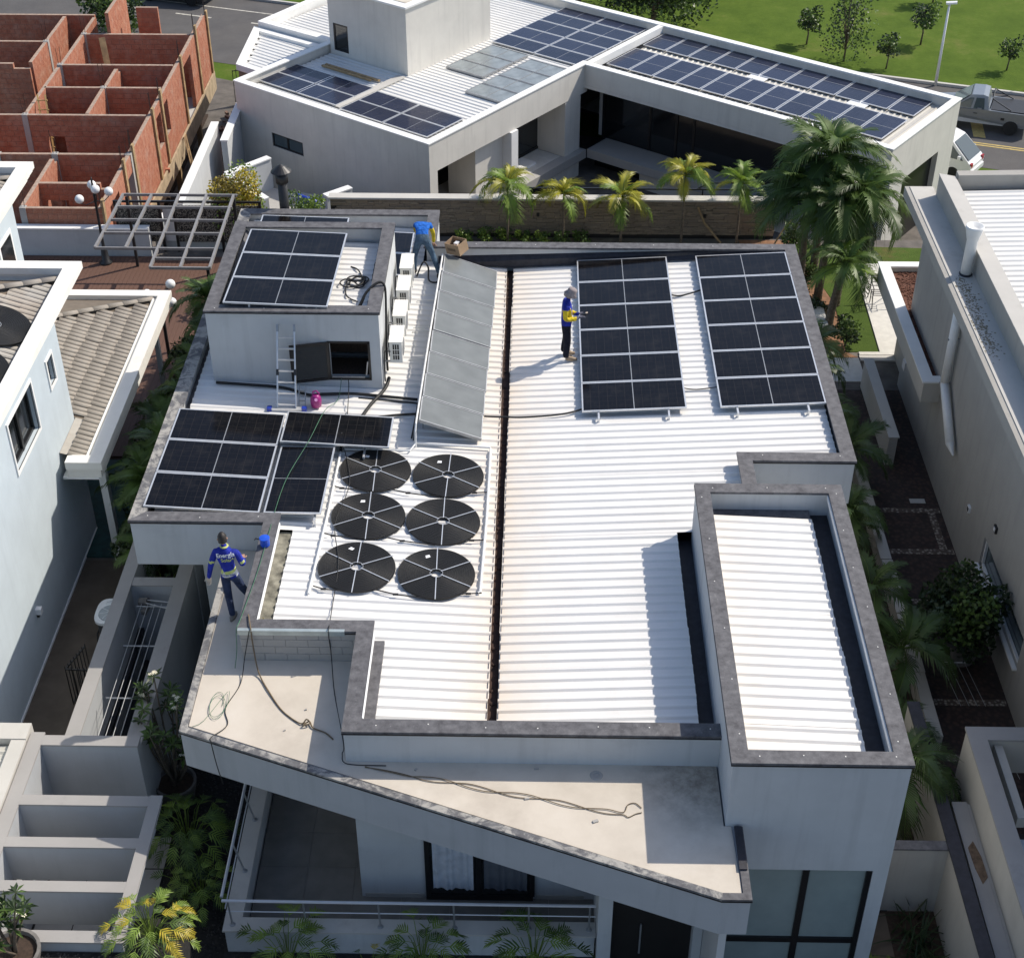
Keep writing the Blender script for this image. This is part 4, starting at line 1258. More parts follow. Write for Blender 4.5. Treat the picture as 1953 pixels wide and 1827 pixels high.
o = B().add([(-40, 10.25, -2.99), (14, 10.25, -2.99), (14, 21.5, -2.99), (-9, 28, -2.99), (-14, 30.6, -2.99), (-40, 42, -2.99)], [(0, 1, 2, 3, 4, 5)]).ob('yard', M['yard']); o.location.z = .006; struct(o)

# alley, gravel bed, walkway, garden paving
o = B().quad((-11.7, -24, .006), (-9.6, -24, .006), (-9.6, -6.6, .006), (-11.7, -6.6, .006)).ob('alley', M['alley']); struct(o)
o = B().quad((-10.3, -24, .012), (5.6, -24, .012), (5.6, -12.9, .012), (-8.4, -12.9, .012)).ob('gravel_bed', M['gravel']); struct(o)
o = B().quad((6.2, -16.2, .006), (9.15, -16.2, .006), (9.15, 1.2, .006), (6.2, 1.2, .006)).ob('walkway', M['cobble']); struct(o)
bd = B()
for y in (-4.3, -5.92, -7.76, -11.0, -12.6): bd.box(7.5, y - .09, .004, 9.12, y + .09, .014)
bd.box(8.80, -5.83, .004, 8.98, -4.39, .0135)
o = bd.ob('cobble_band', M['cobble_w']); struct(o)
o = B().box(8.45, -4.0, .004, 8.83, -3.82, .016).ob('drain_cover', M['concrete_l']); tag(o, 'pale square drain cover in the cobbled side walkway', 'drain cover')
o = B().prism([(9.09, 8.5), (10.2, 8.5), (10.2, 4.7), (9.8, 3.0), (8.35, 3.0), (8.35, 3.15), (8.96, 3.16)], 0, .05).ob('paved_path', M['pave']); struct(o)
o = B().prism([(7.3, 9.8), (12, 9.6), (12, 8.6), (9.05, 8.55), (8.93, 3.2), (8.0, 3.2), (8.1, 6.0)], 0.0, .02).ob('garden_lawn', M['lawn']); struct(o)
o = B().prism([(5.6, 10.1), (7.28, 10.1), (8.08, 6.0), (7.98, 3.2), (8.3, 2.9), (5.6, 2.9)], 0.0, .016).ob('garden_soil', M['soil_red']); struct(o)
o = B().prism([(5.5, 2.8), (8.3, 2.85), (8.3, 1.6), (5.5, 1.6)], 0.0, .03).ob('paved_path', M['pave']); struct(o)
o = B().quad((5.3, -12, .02), (7.1, -12, .02), (7.1, 1.5, .02), (5.3, 1.5, .02)).ob('planting_bed', M['soil']); struct(o)
o = B().box(-6.4, -24, .0, 5.6, -17.735, .28).ob('front_bed', M['gravel']); struct(o)
# pebbles of the dark gravel bed, nearest the camera
pb = B(); R2 = random.Random(5)
for i in range(5200):
    x = R2.uniform(-10, -6.45); y = R2.uniform(-19.4, -13.2)
    if R2.random() < .35: x = R2.uniform(-6.4, .1); y = R2.uniform(-19.2, -17.85)
    s = R2.uniform(.015, .035); a = R2.uniform(0, 3); q = .27 if x > -6.4 else 0
    c, d = cos(a) * s, sin(a) * s
    pb.add([(x + c, y + d, q + .008), (x - d, y + c, q + .01), (x - c, y - d, q + .008), (x + d, y - c, q + .01), (x + d * .2, y + c * .2, q + .012 + s * .7)], [(0, 1, 4), (1, 2, 4), (2, 3, 4), (3, 0, 4)])
o = pb.ob('pebbles', plain('dark_pebble', (.045, .042, .04), .8, var=.6, scale=25)); tag(o, 'dark grey pebbles covering the front garden bed', 'pebbles', kind='stuff')

# ---------------------------------------------------------------- pale blue two-storey neighbour
NL = thing('tiled_house', 'pale blue two-storey house with white moulded cornices and grey barrel tiles', 'house', (-12.5, -8, 0))
wins = [(-6.38, -5.98, 4.75, 5.4), (-9.15, -7.5, 4.45, 5.62)]
b = B(); ys = sorted([-26, -5.36] + [w for q in wins for w in q[:2]])
X = -11.7
segs = [(-26, -9.15, 0, 6.5), (-9.15, -7.5, 0, 4.45), (-9.15, -7.5, 5.62, 6.5), (-7.5, -6.38, 0, 6.5), (-6.38, -5.98, 0, 4.75), (-6.38, -5.98, 5.4, 6.5), (-5.98, -5.36, 0, 6.5)]
for y0, y1, z0, z1 in segs: b.box(X - .2, y0, z0, X, y1, z1)
b.ob('wall', M['wall_blue'], NL)
B().box(-16, -5.56, 0, X - .201, -5.36, 6.5).ob('wall', M['wall_blue'], NL)
for k, (y0, y1, z0, z1) in enumerate(wins):
    f = B()
    f.box(X - .02, y0 - .06, z0 - .06, X + .03, y1 + .06, z0); f.box(X - .02, y0 - .06, z1, X + .03, y1 + .06, z1 + .06)
    f.box(X - .02, y0 - .06, z0, X + .03, y0, z1); f.box(X - .02, y1, z0, X + .03, y1 + .06, z1)
    wf = f.ob('window', M['white_trim'], NL)
    i = B(); i.box(X - .14, y0, z0, X - .1, y0 + .06, z1); i.box(X - .14, y1 - .06, z0, X - .1, y1, z1); i.box(X - .14, y0, z0, X - .1, y1, z0 + .07); i.box(X - .14, y0, z1 - .06, X - .1, y1, z1)
    if k: i.box(X - .13, (y0 + y1) / 2 - .05, z0, X - .09, (y0 + y1) / 2 + .05, z1)
    i.ob('frame', M['black'], wf)
    B().box(X - .155, y0, z0, X - .145, y1, z1).ob('pane', M['glass_mid'] if k == 0 else M['glass_dark'], wf)
    if k:
        c = B(); c.box(X - .18, y0 + .1, z0, X - .165, y0 + .55, z1); c.box(X - .18, y1 - .55, z0, X - .165, y1 - .12, z1); c.ob('curtain', M['pale_cloth'], wf)
B().box(X - .02, -26, 0, X + .03, -5.4, .06).ob('plinth', M['white_trim'], NL)


def cornice(path, z, parent, closed=False, k=1.0):
    """moulded cornice: stepped bands along a polyline (inside on its right); z = top"""
    for a, c, z0, z1 in ((0, .34, -.16, 0), (.05, .3, -.24, -.165), (.12, .3, -.34, -.245), (.18, .3, -.44, -.345), (.30, .5, -.6, -.445)):
        for s in strip(path, a * k, c * k, z + z0, z + z1, closed): s.ob('cornice', M['cornice'], parent)


cornice([(-11.05, -28), (-11.05, -4.7), (-18, -4.7)][::-1][::-1] if False else [(-11.05, -28), (-11.05, -4.7), (-18, -4.7)][::-1], 7.0, NL) if False else None
pa = [(-11.05, -28), (-11.05, -4.7), (-18, -4.7)]
for a, c, z0, z1 in ((0, .34, -.16, 0), (.05, .3, -.24, -.165), (.12, .3, -.34, -.245), (.18, .3, -.44, -.345), (.30, .7, -.52, -.445)):
    for s in strip(pa, -c, -a, 7 + z0, 7 + z1): s.ob('cornice', M['cornice'], NL)
pa = [(-13.55, -4.3), (-13.55, .45), (-19, .45)]
for a, c, z0, z1 in ((0, .34, -.16, 0), (.05, .3, -.24, -.165), (.12, .3, -.34, -.245), (.18, .3, -.44, -.345), (.30, .7, -.52, -.445)):
    for s in strip(pa, -c, -a, 7 + z0, 7 + z1): s.ob('cornice', M['cornice'], NL)
B().box(-19, -5.3, 0, -14.1, -.1, 6.47).ob('wall', M['wall_blue'], NL)
w2 = B().box(-14.12, -1.6, 4.6, -14.08, -.6, 5.7).ob('window', M['white_trim'], NL); B().box(-14.085, -1.5, 4.7, -14.07, -.7, 5.6).ob('pane', M['glass_dark'], w2)
# lower roof over the porch
pa = [(-11.5, -7.05), (-10.68, -7.05), (-10.68, .78), (-16, .78)]
for a, c, z0, z1 in ((0, .3, -.2, 0), (.06, .28, -.45, -.205)):
    for s in strip(pa, -c, -a, 3.2 + z0, 3.2 + z1): s.ob('cornice', M['cornice'], NL)
B().box(-11.62, -7.0, 2.70, -10.8, .6, 2.76).ob('soffit', M['white_trim'], NL)
B().box(-16, -5.34, 2.70, -11.63, .6, 2.76).ob('soffit', M['white_trim'], NL)
gt = B(); gt.box(-11.02, -6.75, 3.05, -10.985, .4, 3.16); gt.box(-11.10, -6.75, 3.10, -11.06, .4, 3.17); gt.ob('gutter', M['white_trim'], NL)
B().box(-10.96, -.6, 0, -10.85, -.45, 2.7).ob('post', M['white_trim'], NL)
B().box(-10.96, -6.6, 0, -10.8, -6.4, 2.7).ob('post', M['white_trim'], NL)
# barrel tiles
R = .082; tm = B(); vs = []
for (x, r) in ((0, R), (.43, R * .86)):
    for i in range(7):
        a = pi * i / 6; vs.append((x, cos(a) * r, sin(a) * r * .62))
tm.add(vs, [(i, i + 1, 7 + i + 1, 7 + i)[::-1] for i in range(6)] + [tuple(range(7))])
TILE = tm.mesh('roof_tile', M['tile'], True)
rest = B()
cnt = [0]


def tile(x, y, z, rz, tilt, lim):
    if cnt[0] < lim:
        cnt[0] += 1
        o = put('roof_tile', TILE, NL, loc=(x + 12.5, y + 8, z), rot=(0, tilt, rz))
    else:
        m = Matrix.Translation((x, y, z)) @ Matrix.Rotation(rz, 4, 'Z') @ Matrix.Rotation(tilt, 4, 'Y')
        rest.add([m @ Vector(v.co) for v in TILE.vertices], [tuple(p.vertices) for p in TILE.polygons])


def tile_plane(x_low, y0, y1, rows, z_low, slope, hip_y, lim, z_clip=None, xmin=None):
    """tiles falling towards +x; hip at the back end hip_y running 45 degrees"""
    tl = math.atan(slope); n = int((y1 - y0) / .172)
    for j in range(n):
        y = y0 + j * .172
        for i in range(rows):
            x = x_low - .39 * (i + 1) * cos(tl)
            if y > hip_y - (x_low - x) + .1: continue
            if xmin is not None and x < xmin(y): continue
            tile(x + RND.uniform(-.01, .01), y + RND.uniform(-.006, .006), z_low + (x_low - x) * slope + .012 * RND.random(), RND.uniform(-.02, .02), tl, lim)


def under(x_low, y0, hip_y, depth, z_low, slope, name='roof_base'):
    b = B()
    b.add([(x_low, y0, z_low), (x_low, hip_y, z_low), (x_low - depth, hip_y - depth, z_low + slope * depth), (x_low - depth, y0, z_low + slope * depth), (x_low - depth - 3, hip_y, z_low)],
          [(0, 1, 2, 3), (1, 4, 2)])
    b.ob(name, plain('tile_underlay', (.16, .13, .10), .95), NL)


tile_plane(-11.12, -6.7, .45, 8, 3.08, .3, .45, 260, xmin=lambda y: -11.72 if y < -5.3 else -14.5)
under(-11.12, -5.3, .5, 2.8, 3.06, .3)
B().add([(-11.12, -6.72, 3.06), (-11.12, -5.3, 3.06), (-11.69, -5.3, 3.23), (-11.69, -6.72, 3.23)], [(0, 1, 2, 3)]).ob('roof_base', M['tile'], NL)
cnt2 = cnt[0]
tile_plane(-11.55, -13.5, -5.15, 9, 6.72, .32, -5.1, 300)
under(-11.5, -28, -5.05, 4, 6.70, .32)
tile_plane(-14.05, -4.6, .0, 4, 6.72, .3, .1, 300)
under(-14.0, -4.5, .1, 3, 6.70, .3)
# ridge caps along the hips
def hipcaps(x, y, z, slope, n):
    for i in range(n):
        d = .3 * i
        o = put('hip_tile', TILE, NL, loc=(x - d - .3 + 12.5, y - d - .3 + 8, z + (d + .3) * slope + .06), rot=(0, math.atan(slope / 1.41), pi / 4))
        o.scale = (1.1, 1.2, 1.2)
hipcaps(-11.15, .42, 3.08, .3, 8); hipcaps(-11.5, -5.1, 6.72, .32, 6); hipcaps(-14.05, .0, 6.72, .3, 5)
o = rest.ob('roof_tiles', M['tile'], NL); o['kind'] = 'stuff'
for k, (y, z) in enumerate(((-7.5, 7.0), (-9.1, 7.0))):
    t = thing('pool_heater', f'round black coiled pool heater on the grey tile roof, {["back", "front"][k]} one', 'pool heater', (-12.15, y, z), 'pool heaters on the tiled roof', world=False)
    t.rotation_euler = (0, math.atan(.32), 0)
    put('coil', DISC, t, loc=(0, 0, 0)); put('hub_ring', RING, t, loc=(0, 0, 0))
wl = thing('wall_lamp', 'small white square lamp low on the pale blue wall', 'lamp', (-11.7, -9.9, 1.3))
B().box(-11.7, -9.97, 1.25, -11.58, -9.85, 1.4).ob('shade', M['white'], wl); B().box(-11.7, -9.95, 1.16, -11.65, -9.87, 1.25).ob('base', M['dark_metal'], wl)

# weathered low roof at the far left edge
LR = thing('low_shed', 'shed with a weathered corrugated roof and stained concrete edge beside the open beams', 'shed', (-11.5, -15.5, 0))
B().box(-14, -18, 0, -10.35, -14.5, 2.25).ob('wall', M['wall'], LR)
sheet(-14, -10.62, -17.9, -14.85, lambda x: 2.36 + .03 * (x + 11), M['roof_old'], LR)
B().box(-14, -14.8, 2.26, -10.33, -14.4, 2.52).ob('parapet', M['concrete_l'], LR)
B().box(-10.6, -18, 2.26, -10.33, -14.81, 2.5).ob('parapet', M['concrete_l'], LR)

# ---------------------------------------------------------------- open concrete beams over the front garden
PG = thing('beam_pergola', 'open pale concrete beam frame over the narrow front court', 'pergola', (-9, -17, 0))
PZ = 2.4
B().box(-10.3, -21, 0, -10.06, -14.6, PZ - .002).ob('side_wall', M['wall_grey'], PG)
B().box(-10.31, -21, PZ, -10.05, -14.55, PZ + .04).ob('side_coping', M['cap_grey'], PG)
for k, (y0, y1, xr) in enumerate(((-14.87, -14.62, -8.25), (-16.3, -16.07, -7.76), (-17.24, -17.02, -7.76), (-18.17, -17.95, -7.76), (-19.17, -18.94, -7.54))):
    B().box(-10.059, y0 + .01, PZ - .85 if k else .0, xr - .02, y1 - .01, PZ - .002).ob('beam', M['wall_grey'], PG)
    B().box(-10.049, y0, PZ, xr, y1, PZ + .038).ob('beam_coping', M['cap_grey'], PG)
B().box(-7.75, -18.93, PZ - .1, -7.56, -16.07, PZ - .002).ob('edge_beam', M['wall_grey'], PG)
B().box(-7.758, -18.939, PZ, -7.54, -16.05, PZ + .04).ob('edge_coping', M['cap_grey'], PG)
B().box(-8.24, -16.06, PZ - .002, -7.54, -14.62, PZ + .03).ob('edge_coping', M['cap_grey'], PG) if False else None
fl_ = B().box(-10.05, -18.9, .0, -7.9, -14.9, .03).ob('court_floor', M['gravel'], PG)
tl_ = 0
for i in range(3):
    for j in range(5): B().box(-10.0 + i * .7, -18.85 + j * .78, .032, -9.32 + i * .7, -18.1 + j * .78, .045).ob('floor_tile', M['concrete'], fl_)

RB_ = thing('raised_bed', 'raised gravel bed in front of the concrete beams at the bottom left', 'raised bed', (-9, -20.5, 0))
B().box(-10.3, -23, 0, -6.7, -19.18, 2.2).ob('bed', M['gravel'], RB_); B().box(-7.52, -19.18, 0, -6.7, -18.5, 2.199).ob('bed', M['gravel'], RB_)
pbb = B(); R6 = random.Random(6)
for i in range(700):
    x = R6.uniform(-10.2, -7.35); y = R6.uniform(-20.2, -19.2); s = R6.uniform(.015, .035); a = R6.uniform(0, 3); c, d = cos(a) * s, sin(a) * s
    pbb.add([(x + c, y + d, 2.198), (x - d, y + c, 2.2), (x - c, y - d, 2.198), (x + d, y - c, 2.2), (x + d * .2, y + c * .2, 2.2 + s * .7)], [(0, 1, 4), (1, 2, 4), (2, 3, 4), (3, 0, 4)])
o = pbb.ob('pebbles', plain('grey_pebble', (.06, .056, .052), .8, var=.6, scale=25), RB_); o['kind'] = 'stuff'

# ---------------------------------------------------------------- laundry court
LC = thing('laundry_court', 'narrow grey walled drying court beside the alley', 'walled court', (-9, -11.5, 0))
LZ_ = 2.2
B().box(-9.72, -14.6, 0, -9.5, -7.2, LZ_).ob('wall', M['wall_grey'], LC)
B().box(-8.55, -14.6, 0, -8.32, -8.4, LZ_).ob('wall', M['wall_grey'], LC)
B().box(-9.499, -10.05, 0, -8.551, -9.85, LZ_ - .01).ob('wall', M['wall_grey'], LC)
B().box(-9.75, -14.6, LZ_ + .002, -9.47, -7.2, LZ_ + .035).ob('wall_coping', M['cap_grey'], LC)
B().box(-8.58, -14.6, LZ_ + .002, -8.27, -8.4, LZ_ + .035).ob('wall_coping', M['cap_grey'], LC)
B().box(-9.469, -10.08, LZ_ - .008, -8.581, -9.82, LZ_ + .025).ob('wall_coping', M['cap_grey'], LC)
B().box(-9.499, -14.6, .01, -8.551, -10.06, .05).ob('floor', plain('dark_floor', (.05, .052, .055), .8), LC)
B().box(-9.499, -14.6, .9, -9.38, -10.06, 1.0).ob('ledge', M['dark_metal'], LC)
dl_ = thing('clothes_line', 'ceiling clothes drier with five lines and two steel bars', 'clothes line', (-9, -12, 2))
for y in (-10.5, -11.71, -13.2): B().cyl((-9.3, y, 2.0), (-8.56, y, 2.0), .016, n=6).ob('bar', M['alu_dull'], dl_)
for i in range(5):
    x = -9.2 + i * .14
    B().cyl((x, -10.45, 2.03), (x, -14.5, 2.03), .006, n=4).ob('line', M['alu'], dl_)
fan = thing('drier_winch', 'grey drier winch with folded arms at the end of the clothes lines', 'winch', (-9.2, -10.35, 2))
B().cyl((-9.28, -10.3, 1.95), (-9.08, -10.35, 2.0), .09, n=12).ob('housing', M['pot'], fan); B().obox((-9.1, -10.38, 1.9), (-9.15, -10.6, 1.9), .1, .1).ob('bracket', M['pot'], fan)
for dy in (0, .1): B().cyl((-9.1, -10.35 - dy, 2.05), (-8.6, -10.42 - dy * 2, 2.05), .015, n=6).ob('arm', M['alu_dull'], fan)

# washing tub in the alley
wt = thing('washing_machine', 'white-lidded twin-handle washing tub standing in the dark alley', 'washing machine', (-10.25, -9.45, 0))
def rr(cx, cy, rx, ry, n=28, p=3.2):
    return [(cx + rx * math.copysign(abs(cos(2 * pi * i / n)) ** (2 / p), cos(2 * pi * i / n)), cy + ry * math.copysign(abs(sin(2 * pi * i / n)) ** (2 / p), sin(2 * pi * i / n))) for i in range(n)]
B().prism(rr(-10.25, -9.45, .3, .36), .02, .86).ob('tub', plain('dark_tub', (.06, .065, .07), .5), wt)
B().prism(rr(-10.25, -9.45, .335, .42), .862, .93).ob('top_rim', M['plastic_w'], wt)
B().lathe([(.27, .932), (.262, .945), (.03, .962), (.01, .965)], (-10.24, -9.52, 0), 28).ob('lid', plain('grey_lid', (.34, .38, .41), .3), wt)
sp_ = B()
for k in range(8): sp_.obox((-10.24, -9.52, .968), (-10.24 + .25 * cos(k * pi / 4 + .2), -9.52 + .25 * sin(k * pi / 4 + .2), .951), .012, .01)
sp_.cyl((-10.24, -9.52, .96), (-10.24, -9.52, .985), .04, n=12)
sp_.ob('lid_ribs', M['plastic_w'], wt)
for k in range(2): B().tube([(-10.42, -9.22 + k * .06, .935), (-10.25, -9.16 + k * .06, .945), (-10.05, -9.2 + k * .06, .935)], .012, 6).ob('handle', M['plastic_w'], wt)
B().tube([(-10.5, -9.35, .6), (-10.6, -9.6, .4), (-10.55, -9.9, .05)], .02, 6).ob('hose', M['rubber'], wt)
# iron gate
gtm = thing('iron_gate', 'black iron bar gate standing open in the alley', 'gate', (-10.5, -11.2, 0))
for a, c in (((-10.72, -11.45), (-10.48, -10.75)), ((-10.72, -11.45), (-9.78, -11.5))):
    for z in (.12, 1.08): B().obox((*a, z), (*c, z), .03, .03).ob('rail', M['black'], gtm)
    for i in range(8):
        t = i / 7
        B().cyl((a[0] + (c[0] - a[0]) * t, a[1] + (c[1] - a[1]) * t, .05), (a[0] + (c[0] - a[0]) * t, a[1] + (c[1] - a[1]) * t, 1.15), .011, n=5).ob('bar', M['black'], gtm)

# ---------------------------------------------------------------- deck, garden wall, lamps, metal pergola behind the neighbour
dk = struct(B().box(-21, -2.5, .0, -9.9, 8.6, .02).ob('deck', plain('deck_base', (.03, .02, .015), .9)))
pl = B().box(-.068, 0, 0, .068, 1, .03).mesh('deck_board', M['deck'])
for i in range(78):
    o = put('deck_board', pl, dk, loc=(-20.6 + i * .142, -2.4, .022)); o.scale = (1, 10.95, 1)
o = B().box(-12.9, -6.5, .0, -10.05, -2.55, .05).ob('pool_cover', M['mesh_green']); tag(o, 'dark green cover in the shade under the porch eave', 'cover')
gw = thing('garden_wall', 'low grey rendered garden wall with a pale cap behind the deck', 'wall', (-16, 8.7, 0))
B().box(-24, 8.62, 0, -13.3, 8.84, .95).ob('wall', M['wall'], gw); B().box(-24, 8.58, .952, -13.3, 8.88, 1.0).ob('cap', M['white_trim'], gw)
gw2 = thing('garden_wall', 'low grey wall behind the pierced metal screen', 'wall', (-12, 9.4, 0))
B().box(-13.29, 9.2, -.5, -7.8, 9.4, .62).ob('wall', M['wall'], gw2)
lp = thing('globe_lamp_post', 'black cast lamp post with four white globes on the deck', 'lamp post', (-14.65, 8.1, 0))
B().lathe([(.2, 0), (.2, .05), (.12, .1), (.1, .5), (.05, .6), (.035, 2.3), (.05, 2.35), (.035, 2.4), (.03, 2.85), (.01, 2.95)], (-14.65, 8.1, .05), 14).ob('post', M['dark_metal'], lp, True)
for (dx, dy, z) in ((-.35, -.4, 2.45), (-.12, .3, 2.6), (.08, -.05, 2.62), (.45, .05, 2.5)):
    B().tube([(-14.65, 8.1, 2.2), (-14.65 + dx * .6, 8.1 + dy * .6, 2.18), (-14.65 + dx, 8.1 + dy, z - .14)], .014, 6).ob('arm', M['dark_metal'], lp)
    B().sphere((-14.65 + dx, 8.1 + dy, z), .14).ob('globe', M['globe'], lp, True)
lp2 = thing('globe_lamp_post', 'black garden lamp with white globes peeking over the porch cornice', 'lamp post', (-11.45, 2.3, 0))
B().cyl((-11.45, 2.3, 0), (-11.45, 2.3, 2.35), .05, n=10).ob('post', M['dark_metal'], lp2)
for (dx, dy, z) in ((.28, .25, 2.4), (.45, -.5, 2.25), (-.3, -.15, 2.3)):
    B().tube([(-11.45, 2.3, 2.0), (-11.45 + dx * .5, 2.3 + dy * .5, 2.2), (-11.45 + dx * .9, 2.3 + dy * .9, z)], .016, 6).ob('arm', M['dark_metal'], lp2)
    B().sphere((-11.45 + dx, 2.3 + dy, z), .14).ob('globe', M['globe'], lp2, True)
mp = thing('metal_pergola', 'open grey steel pergola grid above the deck', 'pergola', (-12.3, 5.5, 0))
mz = 2.5
xs = [-13.7, -12.82, -11.98, -11.13, -10.3]
yt = 7.95
mg = plain('grey_steel', (.27, .26, .255), .5, .2)
for i, x in enumerate(xs):
    B().obox((x, yt, mz), (x + (-.02 if i < 2 else .1), 4.45 if i < 2 else 3.3, mz), .07, .09).ob('rafter', mg, mp)
for k, y in enumerate((yt, 7.1, 6.25, 5.4, 4.45)):
    B().obox((-13.72, y, mz - .005), (-10.2, y, mz - .005), .05, .08).ob('purlin', mg, mp)
for y in (3.85, 3.3): B().obox((-11.9, y, mz - .005), (-10.2, y, mz - .005), .05, .08).ob('purlin', mg, mp)
for x, y in ((-13.6, 7.9), (-10.3, 7.9), (-10.3, 3.5)): B().box(x - .04, y - .04, 0, x + .04, y + .04, mz - .06).ob('post', M['dark_metal'], mp)


def m_screen():
    t = NT('pierced_screen')
    v = t.n('ShaderNodeTexNoise'); v.inputs['Scale'].default_value = 9; v.inputs['Detail'].default_value = 1.0; v.inputs['Distortion'].default_value = 1.6
    t.l(t.co(), v.inputs['Vector'])
    a = t.math('ABSOLUTE', t.math('SUBTRACT', v.outputs['Fac'], .5))
    k = t.math('LESS_THAN', a, .045)
    return t.out(t.mix(k, (.012, .012, .012), (.30, .27, .22)), .6)


scn = thing('pierced_screen', 'black laser-cut metal screen standing under the steel pergola', 'screen', (-13, 9.05, 0))
ms = m_screen()
for x0, x1 in ((-14.3, -13.0), (-12.45, -11.1), (-11.0, -9.8)):
    B().box(x0, 9.0, .35, x1, 9.03, 1.62).ob('panel', ms, scn)
for x in (-14.35, -12.95, -12.5, -11.05, -9.75): B().box(x - .04, 8.97, 0, x + .04, 9.06, 1.72).ob('post', M['black'], scn)
B().box(-14.39, 8.98, 1.722, -9.7, 9.05, 1.78).ob('top_rail', M['black'], scn)
wsh_ = B().box(-12.9, 9.15, .3, -12.55, 9.18, 1.5).ob('backing_strip', M['white'], scn)

# ---------------------------------------------------------------- stacked stone wall with palms, black handrail
SW = thing('stone_wall', 'dark stacked-stone garden wall with a pale coping behind the flat roof', 'wall', (0, 10.4, 0))
B().box(-7.7, 10.3, -2.5, 6.75, 10.5, 1.27).ob('core', plain('stone_joint', (.035, .03, .025), .95), SW)
B().box(-7.75, 10.2, 1.3, 6.8, 10.56, 1.36).ob('coping', M['concrete_l'], SW)
R3 = random.Random(11); stones = []
z = .1
while z < 1.26:
    h = R3.choice((.05, .06, .075, .09)); h = min(h, 1.275 - z)
    x = -7.7 + R3.uniform(0, .2)
    while x < 6.7:
        l = R3.uniform(.16, .55); l = min(l, 6.75 - x)
        stones.append((x, z, l, h, R3.uniform(.02, .075))); x += l + .008
    z += h + .006
stones.sort(key=lambda s: -s[2] * s[3] * (1 if s[1] > .3 else .3))
sm = B().box(0, -1, 0, 1, 0, 1).mesh('stone', M['stone'])
rs = B()
for k, (x, z, l, h, d) in enumerate(stones):
    if k < 300:
        o = put('stone', sm, SW, loc=(x, 10.3 - 10.4, z)); o.scale = (l, d, h)
    else: rs.box(x, 10.3 - d, z, x + l, 10.3, z + h)
o = rs.ob('small_stones', M['stone'], SW); o['kind'] = 'stuff'
for x in (-1.0, 1.9, 4.4): B().box(x, 10.18, .75, x + .09, 10.21, .87).ob('wall_spot', M['black'], SW)
hr = thing('black_handrail', 'black metal handrail rising behind the stone wall coping', 'railing', (2, 10.7, 1.3))
B().obox((-2.2, 10.9, 1.42), (6.4, 10.9, 1.42), .05, .05).ob('rail', M['black'], hr)
for x in (-2.2, 0, 2.2, 4.4, 6.3): B().box(x - .02, 10.88, .2, x + .02, 10.92, 1.395).ob('post', M['black'], hr)
B().tube([(4.2, 10.92, 1.42), (4.6, 11.0, 1.6), (6.0, 11.0, 1.62)], .025, 6).ob('rail', M['black'], hr)

# ---------------------------------------------------------------- right-hand neighbour
NR = thing('cream_house', 'cream rendered house with a stained concrete ledge and a white ribbed roof', 'house', (11, -6, 0))
B().box(9.3, -16.0, 0, 16, 1.5, 5.28).ob('wall', M['wall_nr'], NR) if False else None
wy0, wy1, wz0, wz1 = -10.95, -7.55, 1.0, 1.78
b = B()
b.box(9.15, -18, 0, 9.4, wy0, 5.29); b.box(9.15, wy1, 0, 9.4, 1.5, 5.29); b.box(9.15, wy0, 0, 9.4, wy1, wz0); b.box(9.15, wy0, wz1, 9.4, wy1, 5.29)
b.ob('wall', M['wall_nr'], NR)
B().box(9.41, 1.25, 0, 16, 1.5, 5.29).ob('wall', M['wall_nr'], NR)
wf = B(); wf.box(9.2, wy0, wz0, 9.26, wy0 + .06, wz1); wf.box(9.2, wy1 - .06, wz0, 9.26, wy1, wz1); wf.box(9.2, -9.3, wz0, 9.26, -9.2, wz1); wf.box(9.2, wy0, wz0, 9.26, wy1, wz0 + .05); wf.box(9.2, wy0, wz1 - .05, 9.26, wy1, wz1)
w1 = wf.ob('window', M['white_trim'], NR); B().box(9.27, wy0, wz0, 9.28, wy1, wz1).ob('pane', M['glass_mid'], w1); B().box(9.06, wy0 - .05, wz0 - .06, 9.149, wy1 + .05, wz0 - .002).ob('sill', M['white_trim'], w1)
# ledge and parapet
B().box(8.68, -24, 5.3, 9.45, 2.44, 5.58).ob('ledge', M['wall_nr'], NR)
B().box(8.80, -24, 5.582, 9.40, 2.40, 5.6).ob('ledge_screed', M['concrete_l'], NR)
pp_ = B().prism([(9.4, -24), (9.38, 1.9), (9.68, 1.75), (9.72, -24)], 5.582, 6.17); pp_.ob('parapet', M['wall_nr'], NR)
B().prism([(9.385, -24), (9.365, 1.92), (9.75, 1.74), (9.79, -24)], 6.172, 6.2).ob('parapet_cap', M['concrete_l'], NR)
B().prism([(9.8, 1.62), (9.8, 1.9), (18, 2.3), (18, 2.0)], 5.3, 6.28).ob('parapet', M['wall_nr'], NR)
sheets([(-9.0, 1.5, 9.78, 16)], lambda x: 5.90 + .03 * (x - 9.8), M['roof_far'], NR)
B().box(9.42, -16, 5.3, 16, 1.2, 5.5).ob('deck', M['concrete'], NR)
moss = B()
for i in range(520):
    t = R3.uniform(0, 1); y = -2.6 - t * 3.4 + R3.gauss(0, .15); x = 9.02 + R3.gauss(0, .10) + .03 * sin(y * 3); s = R3.uniform(.008, .03)
    x = min(9.36, max(8.84, x))
    moss.lathe([(s, 0), (s * .6, .006), (.002, .008)], (x, y, 5.6005), 6)
o = moss.ob('lichen', plain('lichen', (.22, .195, .14), .95, var=.5, scale=20), NR); o['kind'] = 'stuff'
